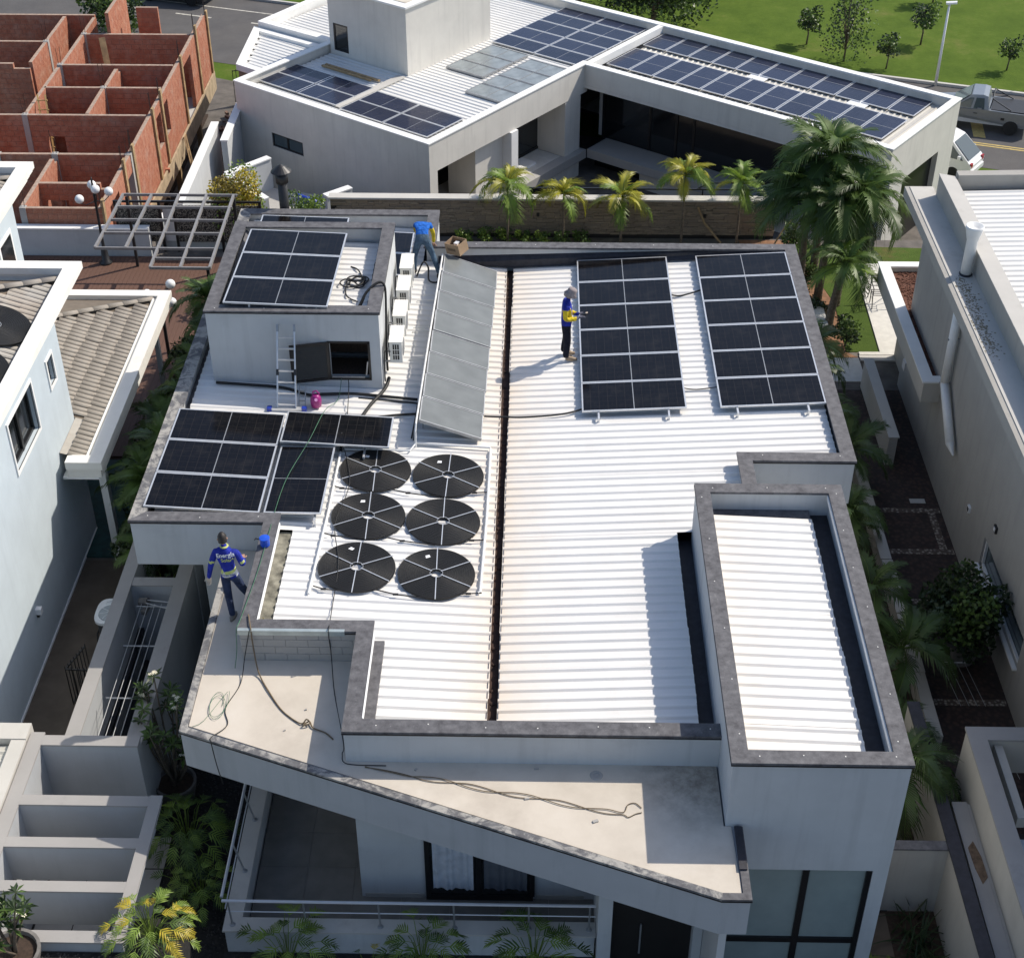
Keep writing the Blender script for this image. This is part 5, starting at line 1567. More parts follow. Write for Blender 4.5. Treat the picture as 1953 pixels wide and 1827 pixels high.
# flue and downpipe
fp = thing('vent_pipe', 'fat white plastic vent pipe with a flared cap on the cream ledge', 'vent pipe', (9.19, -2.38, 5.6))
B().lathe([(.13, 0), (.13, .9), (.145, .95), (.21, 1.22), (.21, 1.28), (.19, 1.28), (.12, 1.2)], (9.19, -2.38, 5.6), 22).ob('pipe', M['pvc'], fp, True)
B().lathe([(.15, 0), (.16, .03), (.135, .05)], (9.19, -2.38, 5.6), 18).ob('seal', M['gutter_dark'], fp)
dp = thing('downpipe', 'white plastic downpipe bending along the cream wall', 'downpipe', (9.05, -3, 2.5))
B().cyl((9.0, -3.0, 5.29), (9.0, -3.05, 2.95), .11, n=14).ob('pipe', M['pvc'], dp, True)
B().cyl((9.0, -3.05, 2.98), (9.0, -4.35, 2.1), .11, n=14).ob('pipe', M['pvc'], dp, True)
B().cyl((9.0, -4.35, 2.1), (9.05, -4.62, 1.92), .11, .02, n=14).ob('end_elbow', M['pvc'], dp)
for z in (4.2, 2.97): B().box(8.87, -3.06, z - .02, 9.149, -3.02, z + .02).ob('clip', M['alu_dull'], dp)
for k, (y, z) in enumerate(((-6.24, 1.56), (-8.11, 2.44), (-4.0, 1.9), (-1.9, 2.0))):
    t = thing('wall_fitting', ['white cone lamp low on the cream side wall', 'small dark framed vent above the side window', 'small grey socket plate on the cream wall by the downpipe', 'narrow grey meter slot on the planter side wall'][k], 'wall fitting', (9.15 if k < 3 else 8.7, y, z))
    xx = 9.15
    if k == 3: B().box(8.66, -.6, 1.75, 8.70, -.35, 2.0).ob('plate', M['alu'], t)
    else:
        B().box(xx - .05, y - .08, z - .08, xx - .001, y + .08, z + .08).ob('plate', M['white'] if k == 0 else M['dark_metal'] if k == 1 else M['alu_dull'], t)
        B().box(xx - .06, y - .045, z - .045, xx - .051, y + .045, z + .045).ob('inset', M['black'] if k == 0 else M['white'], t)
# raised planter full of bark
RP = thing('raised_planter', 'tall cream planter wall filled with red-brown bark beside the cream house', 'planter', (9.2, 1, 0))
B().box(8.7, -2.38, 2.02, 8.94, 3.82, 2.55).ob('wall', M['wall_cream'], RP)
B().box(8.941, 3.6, 2.02, 12, 3.82, 2.549).ob('wall', M['wall_cream'], RP)
B().box(8.941, -2.38, 2.02, 9.148, -2.15, 2.549).ob('wall', M['wall_cream'], RP)
B().box(8.66, -2.42, 2.552, 8.96, 3.86, 2.6).ob('cap', M['white_trim'], RP); B().box(8.961, 3.58, 2.552, 12, 3.86, 2.6).ob('cap', M['white_trim'], RP); B().box(8.961, -2.42, 2.552, 9.149, -2.13, 2.6).ob('cap', M['white_trim'], RP)
B().box(8.70, -2.38, 1.97, 9.148, 3.82, 2.018).ob('soffit', M['wall_cream'], RP); B().box(9.15, 1.51, 1.97, 12, 3.82, 2.018).ob('soffit', M['wall_cream'], RP); B().box(9.33, 1.51, 0, 12, 3.0, 1.968).ob('support_wall', M['wall_nr'], RP)
B().box(8.942, -2.14, 2.025, 9.147, 3.59, 2.42).ob('bark', M['mulch'], RP); B().box(9.147, 1.51, 2.025, 12, 3.59, 2.42).ob('bark', M['mulch'], RP)
ch_ = B()
for i in range(900):
    x = R3.uniform(8.96, 11.2); y = R3.uniform(1.55, 3.55) if x > 9.12 else R3.uniform(-2.1, 3.55); a = R3.uniform(0, 3); l = R3.uniform(.02, .05)
    ch_.obox((x - l * cos(a), y - l * sin(a), 2.43), (x + l * cos(a), y + l * sin(a), 2.435 + R3.uniform(0, .02)), .025, .015)
o = ch_.ob('bark_chips', M['mulch'], RP); o['kind'] = 'stuff'
# low walls and kerbs of the side garden
lw = thing('low_wall', 'low cream wall with a pale cap stepping down from the garden', 'wall', (8.2, -.5, 0))
B().box(8.10, -2.36, 0, 8.32, 1.39, .86).ob('wall', M['wall_cream'], lw); B().box(8.07, -2.4, .862, 8.35, 1.42, .9).ob('cap', M['concrete_l'], lw)
lw2 = thing('retaining_wall', 'cream retaining wall below the sunlit garden path', 'wall', (8.8, 1.5, 0))
B().box(8.33, 2.7, 0, 9.6, 2.99, .04).ob('cap', M['concrete_l'], lw2)
kb = thing('bed_kerb', 'pale low kerb wall edging the palm bed along the house', 'kerb', (7.3, -8, 0))
for k in range(5):
    y0 = -12.4 + k * 1.9
    B().box(7.16 + .02 * sin(k), y0, 0, 7.42 + .02 * sin(k), y0 + 1.86, .42).ob('kerb_stone', M['concrete_l'], kb)
bn = thing('garden_bench', 'white slab bench beside the palm trunks', 'bench', (7.4, 4.4, 0))
B().box(6.8, 3.85, .42, 7.53, 4.95, .5).ob('seat', M['pave'], bn)
for y in (4.0, 4.7): B().box(6.9, y, 0.02, 7.4, y + .12, .418).ob('leg', M['wall_cream'], bn)
# garden chair of bent tube
gc = thing('garden_chair', 'dark tubular garden chair on the sunlit path', 'chair', (9.3, 6.2, .05))
for dx in (0, .5):
    x = 9.15 + dx
    B().tube([(x, 6.0, .05), (x + .02, 6.05, .45), (x, 5.75, .46), (x - .0, 5.6, .05)], .015, 6).ob('leg', M['dark_metal'], gc)
    B().tube([(x, 6.35, .05), (x, 6.15, .5), (x, 6.3, .95)], .015, 6).ob('back_leg', M['dark_metal'], gc)
    B().tube([(x, 5.7, .46), (x, 5.72, .68), (x, 6.2, .7)], .015, 6).ob('armrest', M['dark_metal'], gc)
for i in range(4): B().tube([(9.15, 5.72 + i * .12, .46), (9.65, 5.72 + i * .12, .46)], .012, 5).ob('seat_bar', M['dark_metal'], gc)
for i in range(4): B().tube([(9.15, 6.17 + i * .035, .55 + i * .11), (9.65, 6.17 + i * .035, .55 + i * .11)], .012, 5).ob('back_bar', M['dark_metal'], gc)

# boundary wall with black coping, front right
bwl = thing('boundary_wall', 'white boundary wall with a black coping beside the glazed block', 'wall', (6.6, -17, 0))
B().prism([(6.42, -12.8), (6.60, -12.8), (6.68, -22), (6.50, -22)], 0, 1.76).ob('wall', M['wall_nr'], bwl)
B().prism([(6.39, -12.8), (6.63, -12.8), (6.72, -22), (6.47, -22)], 1.762, 1.8).ob('coping', M['gutter_dark'], bwl)
B().box(4.9, -16.42, 0, 6.46, -16.28, 1.72).ob('cross_wall', M['wall_nr'], bwl)
B().box(4.9, -16.45, 1.722, 6.44, -16.25, 1.76).ob('cross_coping', M['coping'], bwl)
o = B().quad((4.9, -22, .02), (6.45, -22, .02), (6.45, -16.45, .02), (4.9, -16.45, .02)).ob('side_court', M['soil']); struct(o)
o = B().quad((4.9, -22, .026), (5.55, -22, .026), (5.55, -16.5, .026), (4.9, -16.5, .026)).ob('side_path', M['alley']); struct(o)
# neighbour's open frame, front right
nf = thing('porch_frame', 'cream open roof frame of the right-hand neighbour with a weathered side ledge', 'porch', (7.6, -17, 0))
B().prism([(7.09, -14.28), (7.09, -24), (7.36, -24), (7.36, -14.28)], .0, 2.55).ob('beam', M['wall_cream'], nf)
B().box(7.361, -14.55, 1.7, 12, -14.29, 2.549).ob('beam', M['wall_cream'], nf)
B().box(7.06, -24, 2.552, 7.40, -14.25, 2.6).ob('cap', M['cap_grey'], nf); B().box(7.401, -14.58, 2.552, 12, -14.25, 2.6).ob('cap', M['cap_grey'], nf)
B().box(6.76, -24, 0, 7.08, -15.3, 1.66).ob('ledge', M['wall_cream'], nf); B().box(6.74, -24, 1.662, 7.02, -15.28, 1.7).ob('ledge_cap', M['cap_grey'], nf)
B().prism([(6.80, -16.35), (6.92, -16.2), (6.99, -16.55), (7.0, -17.0), (6.88, -17.15), (6.82, -16.8)], 1.702, 1.708).ob('stain', plain('brown_stain', (.15, .10, .065), .95, var=.4, scale=12), nf)
B().box(7.55, -16.3, 2.2, 7.7, -14.56, 2.45).ob('cross_beam', M['wall_cream'], nf)
B().box(7.37, -24, .0, 12, -14.6, .05).ob('floor', plain('dark_porch_floor', (.06, .05, .045), .9), nf)
B().box(7.6, -24, 1.4, 7.9, -16.4, 2.0).ob('inner_wall', M['wall_blue'], nf)
# two low wire racks on the walkway
for k, (x, y) in enumerate(((8.0, -10.4), (8.2, -12.4))):
    t = thing('wire_rack', f'thin white wire rack over the cobbled walkway, {["far", "near"][k]} one', 'rack', (x, y, .3))
    B().cyl((x - .3, y, .6), (x + .35, y, .6), .014, n=5).ob('bar', M['alu'], t)
    for i in range(4): B().cyl((x - .25 + i * .17, y, .6), (x - .1 + i * .17, y - 1.3, .6), .006, n=4).ob('line', M['alu_dull'], t)


# ---------------------------------------------------------------- big house behind, turned about 36 degrees
BO = Vector((-4.7306, 14.1247, 0)); BR = atan2(-.59309668, .80513125)
BH = thing('angular_house', 'large angular white house with dark solar panels behind the stone wall', 'house', tuple(BO), rz=BR, world=False)


def bh(s, t, z):
    return (BO.x + s * cos(BR) - t * sin(BR), BO.y + s * sin(BR) + t * cos(BR), z)


ww = M['wall_warm']
zt1 = 1.455
# left wing walls
b = B(); b.box(-9.5, 0, -4, -7.75, .2, zt1); b.box(-6.15, 0, -4, 0, .2, zt1); b.box(-7.75, 0, -4, -6.15, .2, -.66); b.box(-7.75, 0, -.12, -6.15, .2, zt1); b.ob('wall', ww, BH)
wi = B(); wi.box(-7.75, .03, -.66, -6.15, .08, -.6); wi.box(-7.75, .03, -.18, -6.15, .08, -.12); wi.box(-7.75, .03, -.6, -7.69, .08, -.18); wi.box(-6.21, .03, -.6, -6.15, .08, -.18); wi.box(-6.99, .03, -.6, -6.91, .08, -.18)
wo_ = wi.ob('window', M['black'], BH)
for s0, s1 in ((-7.69, -6.99), (-6.91, -6.21)): B().box(s0, .055, -.6, s1, .065, -.18).ob('pane', M['glass_mid'], wo_)
B().box(-9.5, .201, -4, -9.3, 14.8, zt1).ob('wall', ww, BH)
# face towards the courtyard (s = 0): fascia with openings below
b = B()
b.box(-.2, .201, .35, 0, 9.499, zt1)
b.box(-.2, .201, -4, 0, .42, .349)
b.ob('wall', ww, BH)
B().box(-1.6, 2.9, -1.9, -.3, 4.9, .345).ob('wall', ww, BH)
B().box(-.75, 4.55, -2.2, .1, 4.95, .345).ob('fin_wall', M['wall_white'], BH)
B().box(-1.6, 8.1, -1.9, -.02, 9.1, .345).ob('wall', ww, BH)
B().box(-2.4, .42, -1.9, -2.3, 8.1, .345).ob('inner_wall', M['glass_dark'], BH)
B().box(-2.3, .25, .3, -.21, 8.1, .345).ob('soffit', ww, BH)
gl = B(); gl.box(-1.35, 5.0, -1.88, -1.3, 5.1, .34); gl.box(-1.35, 6.4, -1.88, -1.3, 6.5, .34); gl.box(-1.35, 5.1, -1.88, -1.3, 8.1, -1.78)
go = gl.ob('sliding_door', M['black'], BH)
B().box(-1.34, 6.5, -1.78, -1.33, 8.09, .34).ob('pane', M['glass_dark'], go)
wp = B().box(-1.95, 7.0, -.75, -1.93, 7.55, -.1).ob('far_window', M['globe'], BH)
sb = B().box(-2.3, .43, -2.25, .25, 9.2, -1.905).ob('floor_slab', M['concrete'], BH)
B().box(.02, 8.95, -2.25, .3, 9.25, .3).ob('column', ww, BH) if False else None
B().box(-2.3, 5.2, -1.903, -.2, 8.05, -1.89).ob('floor', M['pave'], BH)
B().box(-1.2, 6.0, -1.889, -.5, 6.9, -1.80).ob('sheet_stack', M['wall_white'], BH)
# right wing
b = B()
b.box(.001, 9.3, .68, 12.85, 9.5, zt1); b.ob('fascia', ww, BH)
b = B(); b.box(12.65, 9.501, .2, 12.85, 14.9, zt1); b.box(12.65, 9.501, -4, 12.85, 10.6, .199); b.box(12.65, 13.55, -4, 12.85, 14.9, .199); b.box(12.65, 10.6, -.1, 12.85, 13.55, .199)
b.ob('wall', ww, BH)
B().box(12.6, 10.6, -4, 12.64, 13.55, -.1).ob('dark_opening', M['black'], BH)
B().box(-9.299, 14.6, -4, 12.649, 14.9, zt1).ob('wall', ww, BH)
B().box(0.0, 9.301, .55, 12.6, 14.59, .675).ob('soffit', ww, BH)
B().box(-.2, 10.7, -1.9, .0, 14.5, .54).ob('wall', ww, BH)
gl = B()
for s in (.02, 2.2, 3.42, 4.2): gl.box(s, 10.6, -2.0, s + .1, 10.68, .54)
gl.box(.12, 10.6, -2.0, 4.2, 10.68, -1.9); gl.box(.12, 10.6, .44, 4.2, 10.68, .54)
go = gl.ob('sliding_door', M['black'], BH)
for s0, s1 in ((.12, 2.2), (2.3, 3.42), (3.52, 4.2)): B().box(s0, 10.635, -1.9, s1, 10.645, .44).ob('pane', M['glass_dark'], go)
cu = B(); n = 24; vs = []
for i in range(n + 1):
    s = 1.05 + 1.1 * i / n; y = 10.75 + .05 * sin(i * 1.6); vs += [(s, y, -1.5), (s, y, .44)]
cu.add(vs, [(2 * i, 2 * i + 2, 2 * i + 3, 2 * i + 1) for i in range(n)]); cu.ob('curtain', M['curtain'], BH)
B().box(4.3, 10.62, -4, 12.6, 10.7, .54).ob('dark_wall', M['glass_dark'], BH)
sb2 = B().box(.26, 9.25, -2.25, 12.6, 10.6, -1.9).ob('floor_slab', M['concrete'], BH)
B().box(-2.2, .5, -5.2, -.2, 8.9, -2.26).ob('lower_storey', M['glass_dark'], BH)
B().box(.0, 10.2, -5.2, 12.5, 10.5, -2.26).ob('lower_storey', M['glass_dark'], BH)
B().box(-.15, 6.9, -5.2, .05, 9.0, -2.255).ob('lower_wall', ww, BH); B().box(2.6, 9.5, -5.2, 12.6, 9.7, -2.255).ob('lower_wall', ww, BH)
B().box(-9.3, .21, -1.92, -2.4, 14.5, -1.9).ob('inner_floor', M['concrete'], BH)
# copings, white
main = [(0, 9.3), (0, 0), (-9.5, 0), (-9.5, 14.9), (12.85, 14.9), (12.85, 9.3)]
for s in strip(main, -.03, .26, 1.457, 1.5, True): s.ob('coping', M['white_trim'], BH)
B().box(-.1, 9.37, 1.2, .14, 14.6, 1.49).ob('ridge_cap', M['white_trim'], BH)
# roof sheets
zl = lambda s: 1.12
sheets([(.3, 9.3, -9.2, -.3), (9.3, 14.58, -9.2, -.12)], zl, M['roof_far'], BH)
b = B(); pr = rib_profile(.3, 12.55); vs = []
for y, z in pr: vs += [(y, 9.6, 1.12 + z), (y, 14.58, 1.12 + z)]
b.add(vs, [(2 * i, 2 * i + 2, 2 * i + 3, 2 * i + 1) for i in range(len(pr) - 1)][::1]); b.ob('roof_sheet', M['roof_old'], BH)
B().box(-9.29, .21, .9, 12.64, 14.59, .95).ob('roof_deck', M['concrete'], BH) if False else None
B().box(-9.29, .21, .9, -.21, 14.59, .95).ob('roof_deck', M['concrete'], BH); B().box(-.2, 9.51, .9, 12.64, 14.59, .95).ob('roof_deck', M['concrete'], BH)
B().box(-9.2, .3, 1.18, -9.0, 4.6, 1.35).ob('parapet_stain', plain('brown_band', (.3, .24, .17), .9), BH) if False else None
for t0 in (12.85, 12.9): pass
for s in (5.2, 9.4): B().box(s, 12.62, 1.17, s + .75, 13.2, 1.19).ob('skylight', M['white'], BH)
B().box(-5.45, 1.0, 1.165, -5.1, 4.7, 1.2).ob('roof_step', M['concrete_l'], BH)
for k in range(3): B().box(-8.4 + k * .02, 3.55 + k * .16, 1.19, -5.9 + k * .3, 3.66 + k * .16, 1.25).ob('plank', M['timber'], BH) if k < 2 else None
# tower
b = B(); b.box(-9.16, 4.9, 1.0, -8.95, 5.1, 3.75); b.box(-8.18, 4.9, 1.0, -5.15, 5.1, 3.75); b.box(-8.95, 4.9, 1.0, -8.18, 5.1, 1.33); b.box(-8.95, 4.9, 2.42, -8.18, 5.1, 3.75); b.ob('tower_wall', ww, BH)
B().box(-5.35, 5.101, 1.0, -5.15, 10, 3.75).ob('tower_wall', ww, BH); B().box(-9.16, 5.101, 1.0, -8.96, 10, 3.75).ob('tower_wall', ww, BH); B().box(-8.959, 9.8, 1.0, -5.351, 10, 3.75).ob('tower_wall', ww, BH)
B().box(-9.24, 4.82, 3.752, -5.07, 10.08, 3.82).ob('tower_slab', M['white_trim'], BH); B().box(-8.9, 5.2, 3.822, -5.4, 9.7, 3.84).ob('tower_screed', M['slab'], BH)
tf = B(); tf.box(-8.95, 4.92, 1.33, -8.88, 4.98, 2.42); tf.box(-8.25, 4.92, 1.33, -8.18, 4.98, 2.42); tf.box(-8.88, 4.92, 1.33, -8.25, 4.98, 1.4); tf.box(-8.88, 4.92, 2.35, -8.25, 4.98, 2.42)
to = tf.ob('window', M['black'], BH); B().box(-8.88, 4.945, 1.4, -8.25, 4.955, 2.35).ob('pane', M['glass_dark'], to)
# extra angled roofs at the far left
e1_ = [(-9.53, 1.55), (-11.0, 1.55), (-13.4, 4.9), (-9.53, 5.05)]
B().prism([(-9.51, 1.6), (-10.98, 1.6), (-13.32, 4.88), (-9.51, 5.0)], -4, 1.05).ob('wall', M['stone'], BH)
for k, s in enumerate(strip(e1_, -.02, .28, 1.06, 1.3)): s.ob('coping', M['white_trim'], BH)
for k in range(6):
    y_ = 1.85 + k * .49; sheet(-10.85 - (y_ - 1.55) * .716, -9.55, y_, y_ + .49, lambda x: 1.15, M['roof_far'], BH)
e2_ = [(-9.53, 5.2), (-13.3, 5.06), (-13.9, 14.5), (-9.53, 14.5)]
B().prism([(-9.51, 5.25), (-13.25, 5.15), (-13.85, 14.4), (-9.51, 14.4)], -4, 1.05).ob('wall', ww, BH)
for s in strip(e2_, -.02, .28, 1.06, 1.5): s.ob('coping', M['white_trim'], BH)
sheets([(5.6, 14.1, -13.1, -9.55)], lambda x: 1.16, M['roof_far'], BH)
# panels
def bpan(s, t, rz, label, group):
    solar(bh(s, t, 1.20), (0, 0, BR + rz), label, group, PMB)
names = ['back-left', 'back-right', 'front-left', 'front-right']
for g_, (s0, t0) in enumerate(((-9.2, 1.0), (-4.95, .85))):
    for r in range(2):
        for c in range(2):
            bpan(s0 + 1.0 + c * (1.9 if g_ == 0 else 2.1) + (.0 if g_ else -.03), t0 + .53 + r * 1.04, 0, f'dark blue panel on the white wing, {names[(1 - r) * 2 + c]} of the {"far left" if g_ == 0 else "corner"} group of four', 'panels on the left wing edge')
for r in range(5):
    for c in range(2):
        bpan(-3.72 + c * 2.1, 10.12 + r * 1.06, 0, f'dark blue panel of the two-column array, {ORD[r]} row, {["left", "right"][c]} column', 'panels of the two-column array')
for c in range(11):
    bpan(.75 + c * 1.066, 11.45, pi / 2, f'dark blue solar panel in the long front row, {ORD[c]} from the inner corner', 'panels of the long front row')
    bpan(.75 + c * 1.066, 14.25 - .0, pi / 2, f'dark blue solar panel in the long back row, {ORD[c]} from the inner corner', 'panels of the long back row') if False else None
    solar(bh(.75 + c * 1.066, 14.02, 1.19), (0, 0, BR + pi / 2), f'dark blue solar panel in the long back row, {ORD[c]} from the inner corner', 'panels of the long back row', PMB)
# grey water collectors on the roof
def bcol(s0, t0, ds, dt, label):
    t = thing('solar_collector', label, 'solar collector', bh(s0, t0, 1.16), 'grey collectors on the angular house', rz=BR, world=False)
    f = B(); f.box(0, 0, 0, ds, .03, .09); f.box(0, dt - .03, 0, ds, dt, .09); f.box(0, .03, 0, .03, dt - .03, .09); f.box(ds - .03, .03, 0, ds, dt - .03, .09); f.box(ds / 2 - .012, .03, .0, ds / 2 + .012, dt - .03, .088)
    f.ob('frame', M['alu_dull'], t); B().box(.03, .03, .02, ds - .03, dt - .03, .075).ob('glass', M['grey_glass'], t)
for r in range(3): bcol(-4.5, 6.4 + r * .97, 1.8, .95, f'grey flat collector left of the white gap, {ORD[r]} from the front')
for r in range(4): bcol(-2.35, 4.9 + r * 1.03, 1.85, 1.0, f'grey flat collector right of the white gap, {ORD[r]} from the front')

# yard walls, blue drum
for k, (x0, y0, x1, y1, z1, lab) in enumerate(((-13.05, 11.9, -13.05, 18.7, .3, 'white boundary wall with a bright cap beside the brick shell'), (-12.4, 16.9, -12.4, 20.4, .35, 'short taller boundary wall stepping up towards the street'),
                                               (-12.0, 14.9, -10.7, 16.3, .0, 'white yard wall running to the angular house'), (-12.0, 14.9, -10.3, 12.9, .0, 'white yard wall facing the flat-roofed house'), (-8.3, 13.2, -7.5, 13.9, .0, 'short white yard wall beside the blue drum'), (-13.9, 10.4, -13.0, 12.0, .2, 'white boundary wall end behind the pierced screen'))):
    t = thing('yard_wall', lab, 'wall', (x0, y0, -3))
    d = Vector((x1 - x0, y1 - y0, 0)).normalized(); n_ = Vector((d.y, -d.x, 0)) * .11
    B().prism([(x0 - n_.x, y0 - n_.y), (x1 - n_.x, y1 - n_.y), (x1 + n_.x, y1 + n_.y), (x0 + n_.x, y0 + n_.y)], -3, z1 - .05).ob('wall', M['wall'], t)
    n_ *= 1.3
    B().prism([(x0 - n_.x, y0 - n_.y), (x1 - n_.x, y1 - n_.y), (x1 + n_.x, y1 + n_.y), (x0 + n_.x, y0 + n_.y)], z1 - .048, z1).ob('cap', M['white_trim'], t)
o = B().quad((-12, 13, -1.2), (-7.4, 12.4, -1.2), (-7.4, 15.2, -1.2), (-11.5, 16.5, -1.2)).ob('side_yard', M['concrete']); struct(o)
dm_ = thing('blue_drum', 'blue plastic drum lying in the side yard of the angular house', 'drum', (-9.0, 13.6, -1.2))
B().lathe([(.02, -.5), (.3, -.48), (.33, -.3), (.31, 0), (.33, .3), (.3, .48), (.02, .5)], (0, 0, 0), 18)
b = B().lathe([(.02, -.5), (.3, -.48), (.34, -.3), (.32, 0), (.34, .3), (.3, .48), (.02, .5)], (0, 0, 0), 18)
b.v = [(-9.0 + p[2] * .8 + p[0] * .0, 13.55 - p[2] * .5 + p[0] * .6, -.55 + p[1]) for p in b.v]; b.ob('drum', M['blue_pl'], dm_, True)
B().box(-9.3, 13.3, -1.19, -8.7, 13.8, -.86).ob('stand', M['concrete'], dm_)
tb = thing('yard_table', 'small white-topped table beside the blue drum', 'table', (-8.1, 13.5, -1.2))
B().box(-8.45, 13.35, -.5, -7.85, 13.75, -.45).ob('top', M['wall_white'], tb)
for x in (-8.4, -7.93):
    for y in (13.4, 13.68): B().box(x, y, -1.19, x + .04, y + .04, -.502).ob('leg', M['alu_dull'], tb)

# ---------------------------------------------------------------- unfinished brick house
BK = thing('brick_shell', 'unfinished roofless house of bare red clay block walls', 'house', (-18, 17, -3))
bricks = []
BL, BHt, BT = .31, .205, .15


def bwall(x0, y0, x1, y1, z0=-1.1, z1=1.5, op=(), course0=0, core=True):
    L = sqrt((x1 - x0) ** 2 + (y1 - y0) ** 2); ux, uy = (x1 - x0) / L, (y1 - y0) / L
    nc = int(round((z1 - z0) / BHt)); hh = (z1 - z0) / nc
    for c in range(nc):
        za = z0 + c * hh
        cuts = [(0, L)]
        for (a, b_, oa, ob_) in op:
            if oa < za + hh / 2 < ob_:
                nn = []
                for p, q in cuts:
                    if b_ <= p or a >= q: nn.append((p, q)); continue
                    if a > p: nn.append((p, a))
                    if b_ < q: nn.append((b_, q))
                cuts = nn
        for p, q in cuts:
            if c == nc - 1 and RNB.random() < .5 and q - p > 1.5: q -= RNB.choice((.0, .31, .62, 0))
            d = p - (BL / 2 if c % 2 else 0)
            while d < q - .02:
                a, e = max(d, p) + .006, min(d + BL, q) - .006
                if e - a > .03: bricks.append((x0 + ux * (a + e) / 2, y0 + uy * (a + e) / 2, za + .006, e - a, hh - .012, atan2(uy, ux)))
                d += BL
            core_b = B()
            if core:
                n = Vector((-uy, ux)) * (BT / 2 - .012)
                P0 = (x0 + ux * (p + .01), y0 + uy * (p + .01)); P1 = (x0 + ux * (q - .01), y0 + uy * (q - .01))
                MC.prism([(P0[0] - n.x, P0[1] - n.y), (P1[0] - n.x, P1[1] - n.y), (P1[0] + n.x, P1[1] + n.y), (P0[0] + n.x, P0[1] + n.y)], za, za + hh)


MC = B(); RNB = random.Random(21)
bwall(-14.85, 9.0, -14.85, 26.9, op=((.9, 2.1, -1.1, 1.0), (2.9, 4.4, -1.1, .95), (8.0, 8.7, -.2, 1.15), (8.85, 9.9, -.1, 1.2), (12.8, 14.4, -1.1, 1.05)))
bwall(-17.3, 9.05, -14.95, 9.05, op=((1.55, 2.2, -.9, .9),))
bwall(-17.3, 10.85, -14.95, 10.85, op=((.2, .9, -1.1, .9),))
bwall(-21.5, 13.1, -14.95, 13.1)
bwall(-17.35, 9.2, -17.35, 13.0, op=((2.4, 3.4, -1.1, .6),))
bwall(-21.5, 16.4, -14.95, 16.4, op=((2.9, 3.5, -1.1, .75),))
bwall(-19.3, 16.5, -19.3, 20.9); bwall(-17.1, 16.5, -17.1, 18.9); bwall(-17.05, 19.1, -17.05, 21.1)
bwall(-19.3, 18.95, -14.95, 18.95); bwall(-19.3, 21.2, -14.95, 21.2); bwall(-19.2, 24.5, -14.95, 24.5)
bwall(-19.25, 21.3, -19.25, 26.4)
bwall(-23.5, 21.3, -20.5, 21.3); bwall(-20.5, 21.4, -20.5, 26.5); bwall(-23.5, 23.65, -20.6, 23.65); bwall(-23.5, 26.7, -19.3, 26.7)
bwall(-21.5, 13.2, -21.5, 16.3)
bwall(-18.2, 24.6, -18.2, 27.5, z1=2.3); bwall(-17.5, 26.5, -16.6, 26.5, z1=1.9)
bwall(-14.95, 9.0, -14.95, 15.5, z0=-3.2, z1=-1.65)
bricks.sort(key=lambda q: q[1] + (3 if q[2] < -.5 else 0))
bm_ = B().box(-.5, -BT / 2, 0, .5, BT / 2, 1).mesh('brick', M['brick'])
rs = B()
for k, (x, y, z, l, h, a) in enumerate(bricks):
    if k < 300:
        o = put('brick', bm_, BK, loc=(x + 18, y - 17, z + 3), rot=(0, 0, a)); o.scale = (l, 1, h)
    else:
        c, s = cos(a), sin(a); vs = []
        for dz in (0, h):
            for dx, dy in ((-l / 2, -BT / 2), (l / 2, -BT / 2), (l / 2, BT / 2), (-l / 2, BT / 2)): vs.append((x + dx * c - dy * s, y + dx * s + dy * c, z + dz))
        rs.add(vs, [(0, 3, 2, 1), (4, 5, 6, 7), (0, 1, 5, 4), (1, 2, 6, 5), (2, 3, 7, 6), (3, 0, 4, 7)])
o = rs.ob('bricks', M['brick'], BK); o['kind'] = 'stuff'
MC.ob('mortar', M['brick_mortar'], BK)
B().box(-24, 8.95, -1.6, -14.75, 27, -1.12).ob('floor_slab', M['concrete_l'], BK)
B().box(-14.749, 8.95, -1.75, -14.68, 27, -1.0).ob('ring_beam', plain('fresh_concrete', (.42, .33, .22), .9, var=.25, scale=3), BK)
B().box(-24, 9.3, -3.0, -15.2, 27, -2.9).ob('lower_floor', M['soil'], BK); B().box(-17, 15.6, -2.9, -16.9, 27, -1.61).ob('lower_wall', M['soil'], BK)
for y in (9.05, 12.0, 13.3, 16.5, 17.9, 21.6, 24.6, 26.9):
    B().box(-14.77, y - .1, -1.0, -14.70, y + .1, 1.62 + RND.uniform(0, .25)).ob('column_form', M['timber'], BK)
    for dy in (-.05, .05): B().cyl((-14.8, y + dy, 1.5), (-14.8, y + dy, 2.3), .01, n=4).ob('rebar', M['dark_metal'], BK)
for y in (15.6, 19.3, 23.5): B().box(-14.95, y, -3, -14.75, y + .2, -1.76).ob('prop', M['timber'], BK)
for (p0, p1, w_) in (((-19.0, 17.6, 1.75), (-18.6, 16.2, -.4), .28), ((-18.1, 20.0, 1.0), (-17.4, 18.6, -1.0), .22), ((-18.3, 23.8, 1.6), (-18.0, 23.2, -1.0), .25)):
    t = thing('timber_plank', {'0.28': 'yellow timber ladder board leaning inside the brick shell', '0.22': 'pale plank leaning in the middle brick room', '0.25': 'narrow timber leaning in the far brick room'}[str(w_)], 'plank', p1)
    if w_ == .28:
        for dx in (-.14, .14): B().obox((p0[0] + dx, p0[1], p0[2]), (p1[0] + dx, p1[1], p1[2]), .06, .04).ob('side', M['timber_y'], t)
        for i in range(7):
            k = .08 + i * .13; q = Vector(p0).lerp(Vector(p1), k); B().obox((q.x - .2, q.y, q.z), (q.x + .2, q.y, q.z), .04, .03).ob('rung', M['timber_y'], t)
    else: B().obox(p0, p1, w_, .03).ob('board', M['timber'], t)
